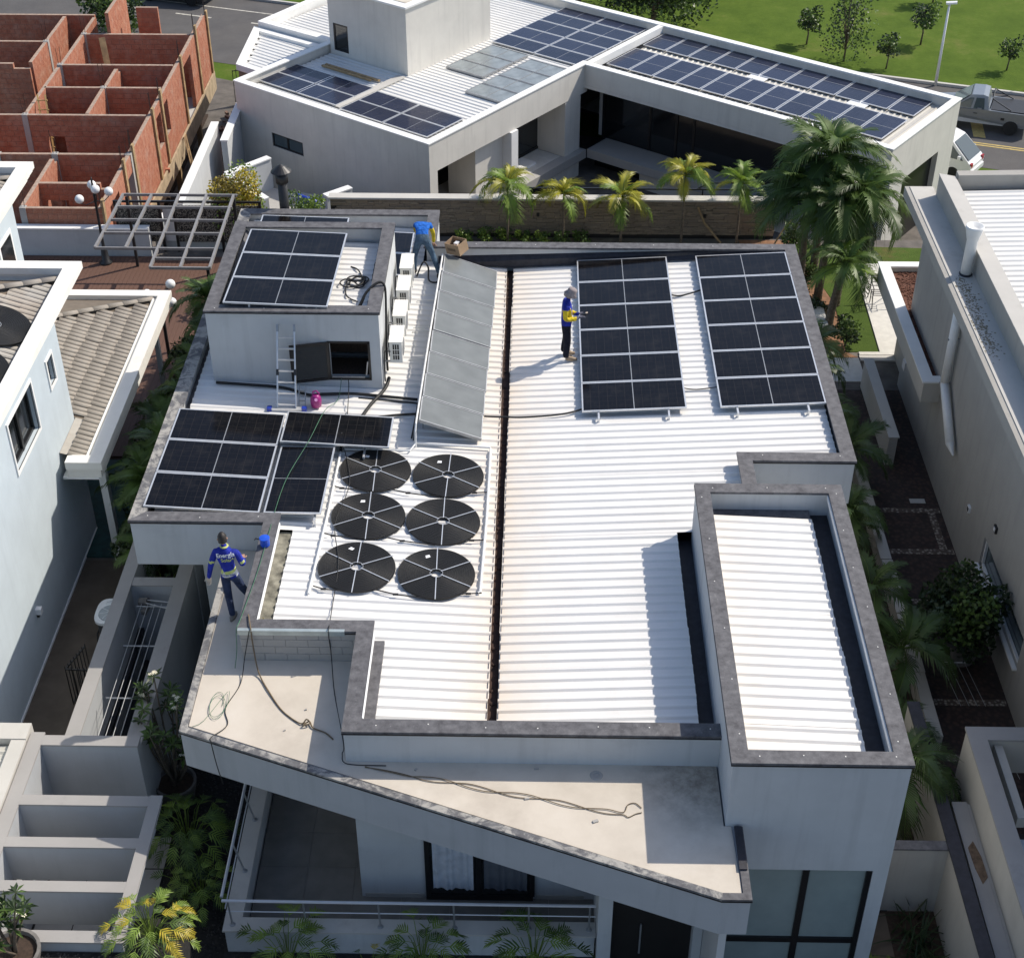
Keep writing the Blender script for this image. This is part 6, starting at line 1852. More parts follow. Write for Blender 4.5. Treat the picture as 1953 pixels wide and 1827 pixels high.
pr_ = thing('timber_prop', 'thin wooden ladder leaning on the lower storey of the brick shell', 'ladder', (-13.9, 18.0, -2.9))
for dy in (0, .25): B().obox((-14.6, 20.0 + dy, -.9), (-13.8, 18.0 + dy, -2.9), .05, .05).ob('side', M['timber'], pr_)
for i in range(6): k = i / 5; B().obox((-14.6 + .8 * k, 20.0 - 2 * k, -.9 - 2 * k), (-14.6 + .8 * k, 20.25 - 2 * k, -.9 - 2 * k), .03, .03).ob('rung', M['timber'], pr_)
for k, (x, y, n_) in enumerate(((-16.0, 12.0, 40), (-18.4, 14.8, 60), (-16.0, 17.6, 40), (-18.2, 20.0, 40), (-16.4, 22.8, 60), (-20.4, 15.0, 40))):
    t = thing('brick_pile', ['loose bricks on the floor of the nearest brick room', 'loose bricks and boards in the wide front brick room', 'loose bricks in the small right brick room', 'loose bricks in the small left brick room', 'loose bricks in the far right brick room', 'loose bricks at the left frame edge'][k], 'brick pile', (x, y, -1.1))
    pb_ = B()
    for i in range(n_):
        a = RNB.uniform(0, 3); xx = x + RNB.gauss(0, .5); yy = y + RNB.gauss(0, .4); zz = -1.02 + RNB.uniform(0, .3) * (RNB.random() < .4)
        pb_.obox((xx - .14 * cos(a), yy - .14 * sin(a), zz), (xx + .14 * cos(a), yy + .14 * sin(a), zz + RNB.uniform(-.03, .03)), .14, .14)
    o = pb_.ob('bricks', M['brick'], t); o['kind'] = 'stuff'
for k, (x, y) in enumerate(((-19.3, 13.1), (-14.85, 13.1), (-17.35, 13.1), (-19.3, 16.4), (-17.1, 18.95), (-19.3, 21.2), (-17.3, 9.05), (-19.2, 24.5), (-20.5, 23.65))):
    B().box(x - .1, y - .1, -1.1, x + .1, y + .1, 1.52).ob('concrete_column', M['concrete'], BK)
    for dx in (-.05, .05): B().cyl((x + dx, y, 1.5), (x + dx * 1.6, y + .02, 2.0 + RNB.uniform(0, .4)), .010, n=4).ob('rebar', M['gutter'], BK)
rb = thing('rubble_heap', 'heap of brick rubble and scrap beside the white boundary wall', 'rubble', (-13.6, 22, -3))
rbm = B()
for i in range(140):
    x = -13.7 + RND.gauss(0, .45); y = RND.uniform(18.5, 27); s = RND.uniform(.05, .16); z = -2.98 + RND.uniform(0, .25); a = RND.uniform(0, 3)
    rbm.obox((x - s * cos(a), y - s * sin(a), z), (x + s * cos(a), y + s * sin(a), z + RND.uniform(-.05, .1)), s, s * .8)
o = rbm.ob('rubble', plain('rubble', (.24, .15, .11), .95, var=.5, scale=3), rb); o['kind'] = 'stuff'
fg = thing('site_fence', 'dark steel mesh fence panels by the street behind the brick shell', 'fence', (-13.3, 27, -3))
for k in range(14): B().cyl((-14.2 + k * .14, 28.2 + k * .05, -3), (-14.2 + k * .14, 28.2 + k * .05, -1.4), .014, n=4).ob('bar', M['black'], fg)
for z in (-2.8, -2.1, -1.45): B().cyl((-14.2, 28.2, z), (-12.3, 28.9, z), .02, n=5).ob('rail', M['black'], fg)


# ---------------------------------------------------------------- plants
def frond_mesh(name, mats, n=26, rise=.55, drop=.75, leaf=.32, wid=.028, fold=.5, seed=1, jag=.1):
    """one pinnate palm leaf, unit length, growing along +x and arching down"""
    r = random.Random(seed); b = B(); pts = []
    for i in range(n + 1):
        t = i / n
        pts.append(Vector((t * (1 - .12 * t), .03 * sin(t * 3 + seed), rise * t * (1 - .1 * t) - drop * t * t)))
    b.tube(pts, lambda t: .014 * (1 - .8 * t), 4, 1)
    for i in range(3, n + 1):
        t = i / n
        p = pts[i]; d = (pts[min(i + 1, n)] - pts[i - 1]).normalized()
        side = d.cross(Vector((0, 0, 1))).normalized(); up = side.cross(d)
        ll = leaf * (sin(pi * min(1, .12 + t * .88)) ** .55) * r.uniform(1 - jag, 1 + jag)
        if t > .95: ll *= .8
        for s in (-1, 1):
            dirv = (d * (.55 + .5 * t) + side * s * (1 - .35 * t) + up * (fold * .35)).normalized()
            w_ = d * wid * (.6 + .4 * sin(pi * t))
            m1 = p + dirv * ll * .5 + Vector((0, 0, -.02 * ll)); e = p + dirv * ll + Vector((0, 0, -fold * .55 * ll * r.uniform(.5, 1.3)))
            b.add([p - w_ * .5, p + w_ * .5, m1 + w_ * .9, m1 - w_ * .6, e], [(0, 1, 2, 3), (3, 2, 4)], 0)
    return b.mesh(name, mats)


FR = {}
for k, (key, mm) in enumerate((('d', 'palm_d'), ('m', 'palm_m'), ('y', 'palm_y'), ('g', 'palm_g'))):
    FR[key] = [frond_mesh('frond', [M[mm], M['palm_m']], n=34, rise=.45 + .12 * j, drop=.42 + .2 * j, leaf=.27 + .03 * j, wid=.024, fold=.45 + .2 * j, seed=k * 5 + j, jag=.3) for j in range(4)]
FRX = {}
for key, mm in (('g', 'leaf_m'), ('y', 'leaf_y'), ('l', 'leaf_l'), ('d', 'leaf_d')):
    FRX[key] = [frond_mesh('leaf', [M[mm], M['leaf_l']], n=9, rise=.3, drop=.6, leaf=.42, wid=.062, fold=.4, seed=40 + j, jag=.25) for j in range(3)]


def palm(label, loc, h, L, nf, keys, seed, group=None, name='palm_tree', elev=(-.35, 1.25), rt=.07, lean=(0, 0), trunk=True, parts='frond'):
    r = random.Random(seed)
    t = thing(name, label, 'palm', loc, group, world=False)
    if trunk and h > .1:
        pts = [(lean[0] * (k / 6) ** 2, lean[1] * (k / 6) ** 2, h * k / 6) for k in range(7)]
        tb_ = B().tube(pts, lambda q: rt * (1.25 - .45 * q), 9)
        for k in range(int(h / .14)):
            z = .07 + k * .14; q = z / h; tb_.lathe([(rt * (1.27 - .45 * q), 0), (rt * (1.32 - .45 * q), .012), (rt * (1.27 - .45 * q), .024)], (lean[0] * q * q, lean[1] * q * q, z), 9)
        tb_.ob('trunk', M['bark_palm'], t, True)
    for i in range(nf):
        az = i * 2.399 + r.uniform(-.3, .3); e = elev[0] + (elev[1] - elev[0]) * ((i + .5) / nf) + r.uniform(-.12, .12)
        k = r.choice(keys)
        o = put(parts, r.choice(FR[k]), t, loc=(lean[0], lean[1], h + .04 * i / nf))
        o.rotation_euler = (r.uniform(-.35, .35), -e + .35, az)
        s = L * r.uniform(.8, 1.1) * (1 - .25 * max(0, e)); o.scale = (s, s, s)
    return t


# five young yellowing palms in front of the stone wall
for k, (x, y, h, L, keys) in enumerate(((-1.93, 9.75, 2.05, 1.4, 'ggy'), (-.14, 9.75, 1.75, 1.15, 'gyy'), (1.73, 9.75, 1.65, 1.45, 'gyy'), (3.69, 9.75, 2.4, 1.35, 'yyg'), (5.48, 9.75, 2.15, 1.4, 'gyg'))):
    palm(['greenest young palm at the left end of the stone wall', 'smallest young palm with ochre lower fronds by the stone wall', 'wide young palm in the middle of the stone wall', 'tallest yellow young palm by the stone wall', 'yellow-green young palm at the right end of the stone wall'][k], (x, y, 0), h, L, 14, keys, 100 + k, 'young palms along the stone wall', elev=(-.25, 1.2), rt=.035)
# tall dark palms at the back right of the roof
for k, (x, y, h, L, nf, lean) in enumerate(((7.6, 4.2, 2.3, 1.5, 18, (.25, .0)), (7.6, 6.2, 3.1, 2.2, 28, (.2, .1)), (7.65, 7.6, 4.1, 2.3, 30, (.1, 0)), (8.1, 5.9, 3.4, 2.1, 26, (.35, .2)), (7.15, 7.0, 3.2, 2.1, 26, (-.1, .1)))):
    palm(['shortest dark palm with a bare trunk beside the white bench', 'dark palm with drooping fronds behind the bench', 'tallest dark green palm at the back right', 'dark palm leaning over the sunlit garden path', 'dark palm spreading over the end of the stone wall'][k], (x, y, 0), h, L, nf, 'dmm' if k else 'mmg', 130 + k, 'tall dark palms', elev=(-.45, 1.3), rt=.11, lean=lean)
# low palms squeezed between the house and the pale blue neighbour
for k in range(14):
    y = -8.2 + k * .86; x = -9.55 + .35 * sin(k * 2.1)
    palm(f'dark low palm between the house and the pale blue neighbour, {ORD[k]} from the front', (x, y, 0), 1.6 + .35 * ((k * 5) % 4), 1.2 + .15 * ((k * 3) % 4), 15 + k % 4, 'dmm', 160 + k, 'palms in the left side strip', elev=(-.1, 1.3), rt=.05)
# palms along the shaded right side bed
for k in range(9):
    y = -12.6 + k * 1.72 + .4 * sin(k * 2.9); x = 6.4 + .35 * sin(k * 1.7)
    palm(f'dark palm in the shaded bed right of the house, {ORD[k]} from the front', (x, y, 0), .9 + .42 * ((k * 5) % 4), 1.15 + .16 * ((k * 7) % 4), 9 + (k * 3) % 6, 'dmm' if k == 7 else 'dd', 190 + k, 'palms in the right side bed', elev=(-.1, 1.2), rt=.06)
palm('dark palm rising beside the black coping of the boundary wall', (5.95, -14.6, 0), 1.9, 1.5, 12, 'dd', 215, elev=(-.1, 1.2), rt=.06)
palm('bright palm leaf tuft at the bottom right corner beside the glazed block', (5.15, -18.1, 0), .25, .75, 7, 'g', 216, elev=(.5, 1.35), trunk=False)


def clump(label, loc, L, nf, keys, seed, group=None, cat='shrub', elev=(.05, 1.35), name='philodendron', h=.25):
    r = random.Random(seed); t = thing(name, label, cat, loc, group, world=False)
    for i in range(nf):
        az = i * 2.399 + r.uniform(-.4, .4); e = elev[0] + (elev[1] - elev[0]) * ((i + .5) / nf)
        ln = L * r.uniform(.55, 1.0) * cos(e * .55)
        tip = Vector((cos(az) * cos(e), sin(az) * cos(e), sin(e) * 1.0)) * ln + Vector((0, 0, h))
        st_ = B().tube([(0, 0, 0), tip * .5 + Vector((0, 0, .06)), tip], .007, 4).ob('stalk', M['leaf_l'], t)
        o = put('leaf', r.choice(FRX[r.choice(keys)]), t, loc=tip, rot=(r.uniform(-.3, .3), -e * .4 + .25, az))
        s = L * r.uniform(.5, .75); o.scale = (s, s, s)
    return t


clump('large yellow-green split-leaf philodendron at the end of the beam frame', (-7.15, -18.95, 2.2), .62, 60, 'gyylgl', 301, elev=(-.25, 1.3), h=.25)
clump('split-leaf philodendron in shade below the potted frangipani', (-7.5, -15.3, 0), .75, 55, 'gglg', 302, h=.45)
clump('small dark philodendron tuft deep in the gravel bed', (-7.4, -16.4, 0), .55, 12, 'dg', 303)
clump('green philodendron behind the yellow one', (-7.05, -16.5, 0), .6, 36, 'gl', 304, h=.35)
for k, (x, l) in enumerate(((-5.2, .75), (-2.85, .7), (-.9, .75))):
    clump(['green split-leaf plant left in front of the veranda wall', 'green split-leaf plant at the middle of the veranda wall', 'green split-leaf plant right in front of the veranda wall'][k], (x, -18.05, .28), l, 30, 'gllg', 310 + k, 'plants before the veranda', elev=(.35, 1.45), h=.35)
clump('yellowish low plant behind the front canopy corner at the bottom edge', (-3.7, -18.3, .28), .45, 9, 'yg', 318)
# planter behind the drying court
clump('broad-leaved plant in the dark planter under the roof overhang', (-9.0, -9.3, 1.2), .5, 12, 'd', 320, h=.2)
clump('low leafy plant in the narrow court beside the block', (5.6, -15.6, 0), .5, 12, 'dg', 321)


def leafball(b, c, R_, n, size, r, squash=1.0, m=0):
    for i in range(n):
        while True:
            p = Vector((r.uniform(-1, 1), r.uniform(-1, 1), r.uniform(-1, 1)))
            if p.length <= 1: break
        p = p * (p.length ** -.35 if p.length > .05 else 1)
        q = Vector(c) + Vector((p.x * R_, p.y * R_, p.z * R_ * squash))
        a = Vector((r.uniform(-1, 1), r.uniform(-1, 1), r.uniform(-.6, .8))).normalized(); n_ = Vector((r.uniform(-1, 1), r.uniform(-1, 1), r.uniform(-1, 1)))
        s = a.cross(n_).normalized() * size * .38; a = a * size * r.uniform(.7, 1.2)
        b.add([q, q + a * .5 + s, q + a, q + a * .5 - s], [(0, 1, 2, 3)], m)


def tree(label, loc, h, R_, n, mats, seed, name='tree', cat='tree', group=None, blobs=9, size=.16, trunk=.06, squash=.8, low=.45):
    r = random.Random(seed); t = thing(name, label, cat, loc, group, world=False)
    tb_ = B(); tb_.tube([(0, 0, 0), (.04, .02, h * .3), (-.03, .05, h * .55), (.02, 0, h * .8)], lambda q: trunk * (1 - .7 * q), 7)
    f = B()
    for i in range(blobs):
        a = i * 2.399; q = (i + .5) / blobs
        c = Vector((cos(a) * R_ * .62 * r.uniform(.4, 1.1), sin(a) * R_ * .62 * r.uniform(.4, 1.1), h * (low + (.95 - low) * q)))
        tb_.tube([(0, .03, h * (low * .8 + .2 * q)), c * .5 + Vector((0, 0, h * .2)), c], lambda q: trunk * .4 * (1 - .7 * q), 4)
        leafball(f, c, R_ * r.uniform(.34, .55), n // blobs, size, r, squash, i % len(mats))
    tb_.ob('trunk', M['bark'], t, True); f.ob('crown', mats, t)
    return t


ld, lm, ll, ly, lo = M['leaf_d'], M['leaf_m'], M['leaf_l'], M['leaf_y'], M['leaf_o']
tree('small dark round-topped park tree left of the feathery one', (11.77, 36.04, -3), 1.7, .62, 700, [ld, lm], 401, group='young park trees', size=.13, trunk=.05)
tree('tall feathery park tree with sparse upright branches', (13.2, 33.9, -3), 3.9, 1.25, 1500, [ld, ld, lm], 402, group='young park trees', blobs=20, size=.13, squash=1.3, low=.15, trunk=.05)
tree('low bushy park tree at the foot of the feathery one', (15.0, 33.0, -3), 1.6, .6, 500, [ld, lm], 403, group='young park trees', size=.13, trunk=.04)
tree('forked park tree left of the street lamp', (17.2, 36.1, -3), 1.95, .75, 750, [ld, ld, lm], 404, group='young park trees', size=.13, trunk=.05)
tree('small park tree beside the yellow road sign', (20.5, 32.9, -3), 1.5, .6, 500, [ld, lm], 405, group='young park trees', size=.12, trunk=.04)
tree('park tree at the top edge right of the street lamp', (19.0, 42.0, -3), 2.2, .8, 600, [ld, lm], 406, group='young park trees', size=.14, trunk=.05)
tree('big dark spreading tree behind the solar roof', (4.6, 38.2, -3), 4.2, 2.9, 7000, [ld, ld, lm], 407, blobs=26, size=.2, trunk=.2, low=.3)
tree('dark tree at the top edge left of the spreading one', (1.0, 41.5, -3), 3.6, 2.0, 3000, [ld, lm], 408, blobs=16, size=.2, trunk=.15, low=.3)
tree('wide dark tree at the top edge behind the spreading one', (8.0, 44.5, -3), 4.0, 2.6, 3500, [ld, lm], 409, blobs=18, size=.2, trunk=.15, low=.3)
tree('green bush tree at the street corner behind the brick shell', (-21.4, 36.5, -3), 2.6, 1.9, 2500, [lm, ld], 410, blobs=14, size=.2, trunk=.1, low=.25)
# bushes by the pergola and the drum
tree('golden feathery bush behind the steel pergola', (-10.7, 9.95, -.5), 2.7, 1.15, 5500, [lo, ly, lo, ll], 420, name='bush', cat='bush', blobs=14, size=.1, squash=1.3, low=.25)
tree('light green bush beside the black flue', (-8.4, 9.95, -.5), 2.0, .75, 2200, [ll, lm], 421, name='bush', cat='bush', blobs=10, size=.1, low=.35)
tree('dark leafy bush in front of the steel pergola posts', (-9.6, 5.6, 0), 1.9, .7, 1400, [lm, ld], 422, name='bush', cat='bush', blobs=10, size=.14, low=.25)
# right garden shrubs
for k, (x, y, h, R_, ms_) in enumerate(((8.0, 3.5, .9, .55, [ld, lm]), (7.2, 9.2, .9, .5, [lm, ld]), (7.35, 5.1, .6, .4, [ld]), (7.3, 7.4, .7, .45, [ld, lm]), (6.9, 6.2, .8, .5, [ld]))):
    tree(['rounded green shrub at the near end of the garden lawn', 'shrub at the foot of the stone wall end', 'low dark shrub behind the bench', 'dark shrub among the palm trunks', 'dark shrub hiding behind the roof corner'][k], (x, y, 0), h, R_, 900, ms_, 430 + k, name='shrub', cat='shrub', group='garden shrubs', blobs=8, size=.09, low=.3, trunk=.03)
for k in range(7):
    x = -3.3 + k * .62
    tree(f'low bright groundcover plant under the stone wall, {ORD[k]} from the left', (x, 9.75 + .1 * sin(k), 0), .45, .33, 260, [ll, lm] if k < 5 else [lm], 440 + k, name='low_plant', cat='plant', group='plants under the stone wall', blobs=5, size=.09, low=.2, trunk=.015)
for k in range(8):
    y = -7.6 + k * 1.35
    tree(f'leafy bush filling the strip left of the roof, {ORD[k]} from the front', (-9.9 + .3 * sin(k * 3.1), y, 0), 1.9 + .5 * (k % 3), .75, 1300, [lm, ld, ld], 470 + k, name='bush', cat='bush', group='bushes in the left side strip', blobs=9, size=.13, low=.3)
sht = tree('big dark potted shrub in front of the cream house window', (8.35, -9.6, 0), 2.1, 1.0, 4200, [ld, ld, ld, lm], 450, name='potted_shrub', cat='shrub', blobs=16, size=.12, low=.4)
B().lathe([(.3, 0), (.42, .1), (.4, .55), (.45, .6), (.36, .6), (.36, .5)], (0, 0, 0), 18).ob('pot', M['pot'], sht)


def plumeria(label, loc, h, seed, n=9, pot=(.38, .42)):
    r = random.Random(seed); t = thing('frangipani', label, 'potted tree', loc, world=False)
    pr_, ph = pot
    B().lathe([(pr_ * .8, 0), (pr_, ph * .7), (pr_ * 1.05, ph), (pr_ * .92, ph), (pr_ * .88, ph * .8)], (0, 0, 0), 22).ob('pot', M['pot'], t)
    B().lathe([(pr_ * .9, ph * .82), (.02, ph * .84)], (0, 0, 0), 18).ob('soil', M['soil'], t)
    br = B(); lf = B(); fl = B()
    for i in range(n):
        a = i * 2.399 + r.uniform(-.3, .3); rad = r.uniform(.25, .62) * h * .5; z = ph + h * r.uniform(.45, 1.0)
        tip = Vector((cos(a) * rad, sin(a) * rad, z)); base = Vector((r.uniform(-.06, .06), r.uniform(-.06, .06), ph * .8))
        mid = Vector((cos(a) * rad * .55, sin(a) * rad * .55, ph + (z - ph) * .45))
        br.tube([base, mid * .5 + base * .5, mid, tip * .5 + mid * .5 + Vector((0, 0, .04)), tip], lambda q: .028 * (1 - .55 * q), 6)
        for k in range(2):
            tp = tip if k == 0 else mid.lerp(tip, .6) + Vector((r.uniform(-.22, .22), r.uniform(-.22, .22), .12))
            if k: br.tube([mid.lerp(tip, .3), tp], .014, 5)
            for j in range(10):
                b_ = j * 2.399; e = r.uniform(-.25, .75); ln = r.uniform(.16, .27)
                d = Vector((cos(b_) * cos(e), sin(b_) * cos(e), sin(e))); s = d.cross(Vector((0, 0, 1))).normalized() * ln * .14
                p1 = tp + d * ln * .5 + Vector((0, 0, .015)); p2 = tp + d * ln + Vector((0, 0, -.02))
                lf.add([tp, p1 + s, p2, p1 - s], [(0, 1, 2, 3)], 0 if r.random() < .6 else 1)
            if r.random() < .45:
                for j in range(r.randint(3, 7)):
                    c = tp + Vector((r.uniform(-.06, .06), r.uniform(-.06, .06), .07 + r.uniform(0, .05)))
                    for q in range(5):
                        b_ = q * 1.2566; fl.add([c, c + Vector((cos(b_ - .4) * .028, sin(b_ - .4) * .028, .01)), c + Vector((cos(b_) * .042, sin(b_) * .042, .004)), c + Vector((cos(b_ + .4) * .028, sin(b_ + .4) * .028, .01))], [(0, 1, 2, 3)])
    br.ob('branches', M['bark'], t, True); lf.ob('leaves', [M['leaf_m'], M['leaf_d']], t); fl.ob('flowers', M['flower'], t)
    return t


plumeria('white-flowered frangipani in a round pot below the canopy corner', (-8.0, -13.95, 0), 2.4, 501, 15, (.4, .5))
plumeria('white-flowered frangipani in a pot at the bottom left corner', (-9.2, -19.5, 2.2), 1.3, 502, 9, (.42, .45))
# strap-leaved clump in the narrow court
st = thing('strap_leaf_clump', 'dark strap-leaved clump in the narrow court at the bottom right', 'plant', (6.0, -17.3, 0), world=False)
R9 = random.Random(9); sb_ = B()
for i in range(90):
    a = R9.uniform(0, 6.28); ln = R9.uniform(.5, 1.1); e = R9.uniform(.5, 1.3); bx_, by_ = R9.gauss(0, .17), R9.gauss(0, .5)
    d = Vector((cos(a), sin(a), 0)); s = Vector((-sin(a), cos(a), 0)) * .022; P0 = Vector((bx_, by_, 0)); prev = None
    for k in range(5):
        q = k / 4; p = P0 + d * (ln * cos(e) * q) + Vector((0, 0, ln * sin(e) * q - .45 * ln * q * q * cos(e)))
        ww_ = s * (1 - q * .85)
        if prev: sb_.add([prev[0], prev[1], p + ww_, p - ww_], [(0, 1, 2, 3)])
        prev = (p - ww_, p + ww_)
sb_.ob('leaves', M['leaf_d'], st)
gr_ = struct(B().box(-9.45, -9.8, 0, -8.6, -7.3, 1.15).ob('planter_soil', M['soil']))
# a pale stick leaning on the stone wall between palms
o = B().tube([(5.0, 9.9, .0), (4.45, 10.1, .6), (4.2, 10.15, 1.15)], .035, 6).ob('dry_frond', M['timber']); tag(o, 'dry pale frond stalk leaning on the stone wall', 'stalk')
o = B().tube([(6.6, 9.3, .2), (6.9, 9.6, .6), (7.2, 9.8, .9)], .03, 6).ob('dry_frond', M['timber']); tag(o, 'dry bent stalk at the end of the stone wall', 'stalk')


# ---------------------------------------------------------------- people
def skin_mesh(name, verts, edges, radii, root, mat_fn, mats, sub=2):
    """skeleton grown with the Skin modifier, then baked; mat_fn(world co) -> material index"""
    me = bpy.data.meshes.new(name); me.from_pydata(verts, edges, []); me.update()
    o = bpy.data.objects.new(name, me); COL.objects.link(o)
    sm = o.modifiers.new('skin', 'SKIN'); sm.use_smooth_shade = True
    for i, v in enumerate(me.skin_vertices[0].data):
        r = radii[i]; v.radius = r if isinstance(r, tuple) else (r, r)
        v.use_root = (i == root)
    ss = o.modifiers.new('sub', 'SUBSURF'); ss.levels = sub; ss.render_levels = sub
    dg = bpy.context.evaluated_depsgraph_get(); dg.update()
    ev = o.evaluated_get(dg); nm = bpy.data.meshes.new_from_object(ev)
    bpy.data.objects.remove(o, do_unlink=True)
    nm.name = name; nm.materials.clear()
    for m in mats: nm.materials.append(m)
    for p in nm.polygons:
        p.material_index = mat_fn(p.center); p.use_smooth = True
    return nm


def chain_hand(b, wrist, d, up, side, s=1.0, curl=.6, mat=0):
    """palm and five separate bent fingers"""
    d = Vector(d).normalized(); up = Vector(up); up = (up - d * up.dot(d)).normalized(); r = d.cross(up).normalized() * side
    w = Vector(wrist)
    b.obox(w, w + d * .085 * s, .075 * s, .03 * s, mat, up)
    for k, (o_, ln) in enumerate(((-.03, .062), (-.010, .075), (.011, .07), (.030, .055))):
        p = w + d * .083 * s + r * o_ * s; c = curl
        p1 = p + (d * cos(c * .5) - up * sin(c * .5)) * ln * .5 * s; p2 = p1 + (d * cos(c * 1.3) - up * sin(c * 1.3)) * ln * .35 * s; p3 = p2 + (d * cos(c * 2) - up * sin(c * 2)) * ln * .25 * s
        b.tube([p, p1, p2, p3], lambda q: .0095 * s * (1 - .3 * q), 6, mat)
    p = w + d * .03 * s - r * .035 * s
    p1 = p + (d * .6 - r * .7 - up * .2).normalized() * .035 * s; p2 = p1 + (d * .9 - r * .25 - up * .35).normalized() * .03 * s
    b.tube([p, p1, p2], lambda q: .0115 * s * (1 - .25 * q), 6, mat)


def head(t, c, yaw, pitch, hair=True, hat=False, s=1.0):
    """head with nose, ears, eyes, mouth; face looks along local -y before yaw"""
    m = Matrix.Translation(c) @ Matrix.Rotation(yaw, 4, 'Z') @ Matrix.Rotation(pitch, 4, 'X')
    def addm(b, name, mat, smooth=True):
        b.v = [tuple(m @ (Vector(p) * s)) for p in b.v]; return b.ob(name, mat, t, smooth)
    b = B(); n = 18; prof = []
    vs = []
    K = 12
    for k in range(K + 1):
        ph = pi * k / K; z = -cos(ph) * .125
        for i in range(n):
            a = 2 * pi * i / n; x = sin(ph) * cos(a) * .076; y = sin(ph) * sin(a) * .098
            if z < -.02: x *= 1 + (z + .02) * 2.2; y = y * (1 + (z + .02) * 1.2) - .01 * min(1, -(z + .02) * 10)
            vs.append((x, y, z))
    b.add(vs, [(k * n + i, k * n + (i + 1) % n, (k + 1) * n + (i + 1) % n, (k + 1) * n + i) for k in range(K) for i in range(n)])
    b.add([(-.014, -.092, -.03), (.014, -.092, -.03), (0, -.122, -.028), (0, -.094, .02)], [(0, 1, 2), (0, 2, 3), (2, 1, 3)])
    for sx in (-1, 1): b.sphere((sx * .078, .012, -.005), .022, 8, 6)
    hd = addm(b, 'head', M['skin'])
    f = B()
    for sx in (-1, 1): f.sphere((sx * .028, -.088, .012), .009, 8, 6)
    f.box(-.022, -.094, -.066, .022, -.086, -.060)
    o = f; o.v = [tuple(m @ (Vector(p) * s)) for p in o.v]; fo = o.ob('face_marks', M['hair'], hd) if False else put('face_marks', o.mesh('face_marks', M['hair']), t)
    if hair:
        h = B(); vs = []
        for k in range(7):
            ph = pi * (1 - k / 6 * .52)
            for i in range(n):
                a = 2 * pi * i / n; z = -cos(ph) * .135; front = sin(a) < -.2
                y = sin(ph) * sin(a) * .107 + .004; x = sin(ph) * cos(a) * .084
                if k == 6: z += .055 if front else (-.05 if sin(a) > .3 else -.01)
                vs.append((x, y, z))
        h.add(vs, [(k * n + i, (k + 1) * n + i, (k + 1) * n + (i + 1) % n, k * n + (i + 1) % n) for k in range(6) for i in range(n)])
        addm(h, 'hair', M['hair'])
    if hat:
        h = B(); h.lathe([(.135, .0), (.142, .012), (.1, .03), (.096, .1), (.08, .125), (.02, .135)], (0, 0, .02), 20)
        h.v = [(p[0], p[1] * 1.12, p[2] - (.05 if sqrt(p[0] ** 2 + p[1] ** 2) > .125 else 0)) for p in h.v]
        addm(h, 'hat', M['hat'])
        b2 = B(); b2.lathe([(.1, .03), (.098, -.06), (.105, -.075), (.108, -.04), (.108, .0)], (0, .035, 0), 16)
        b2.v = [p for p in b2.v]; addm(b2, 'neck_flap', M['hat'])
    return hd


def shoe(t, p, yaw, mat, L=.28, name='shoe'):
    b = B(); n = 12; lo_, hi = [], []
    for i in range(n):
        a = 2 * pi * i / n; y = -sin(a) * L / 2 - .06; x = cos(a) * .048 * (1.0 if y > -.1 else .9); lo_.append((x, y, 0)); hi.append((x * .92, y * .97, .05 if y < -.08 else .09))
    b.add(lo_ + hi, [tuple(range(n))[::-1], tuple(range(n, 2 * n))] + [(i, (i + 1) % n, n + (i + 1) % n, n + i) for i in range(n)])
    m = Matrix.Translation(p) @ Matrix.Rotation(yaw, 4, 'Z'); b.v = [tuple(m @ Vector(q)) for q in b.v]; b.ob(name, mat, t, True)


def text_on(t, txt, body, size, centre, normal, mat, name, up=(0, 0, 1), tilt=0.0):
    """lettering laid on the cloth of the back"""
    cu = bpy.data.curves.new('lettering', 'FONT'); cu.body = txt; cu.size = size; cu.align_x = 'CENTER'; cu.align_y = 'CENTER'; cu.space_line = .8; cu.offset = size * .02
    o = bpy.data.objects.new('lettering', cu); COL.objects.link(o)
    dg = bpy.context.evaluated_depsgraph_get(); dg.update()
    me = bpy.data.meshes.new_from_object(o.evaluated_get(dg)); bpy.data.objects.remove(o, do_unlink=True)
    n_ = Vector(normal).normalized(); u = Vector(up); r = u.cross(n_).normalized(); u = n_.cross(r)
    bv = BVHTree.FromPolygons([v.co[:] for v in body.vertices], [tuple(p.vertices) for p in body.polygons])
    for v in me.vertices:
        q = Vector(centre) + r * (v.co.x * cos(tilt) - v.co.y * sin(tilt)) + u * (v.co.x * sin(tilt) + v.co.y * cos(tilt)) + n_ * .5
        h = bv.ray_cast(q, -n_)
        v.co = (h[0] + n_ * .006) if h[0] is not None else q - n_ * .5
    me.materials.clear(); me.materials.append(mat)
    return put(name, me, t)


# --- man in the hat beside the middle array, looking at a device in his hands; faces +x
X0, Y0 = -.30, -4.38; Z0 = zr(X0) + .04
T = thing('person', 'person in grey sun hat, blue and yellow shirt, reading a device beside the middle array', 'person', (X0, Y0, Z0))
V = []; E_ = []; RR = []
def J(x, y, z, r, link=None, base=(X0, Y0, Z0)):
    V.append((base[0] + x, base[1] + y, base[2] + z)); RR.append(r)
    if link is not None: E_.append((link, len(V) - 1))
    return len(V) - 1
pel = J(0, 0, .95, (.15, .14)); sp1 = J(.03, 0, 1.12, (.16, .15), pel); sp2 = J(.0, 0, 1.30, (.165, .14), sp1); nk = J(.02, 0, 1.47, (.075, .075), sp2); hd0 = J(.06, 0, 1.56, .055, nk)
for sy, fx, off in ((-1, .03, -.13), (1, -.02, .14)):
    h = J(.0, sy * .09, .88, .115, pel); k = J(.03 + fx * .3, off * .95, .5, .094, h); a = J(fx - .02, off, .13, .076, k); J(fx, off, .06, .072, a)
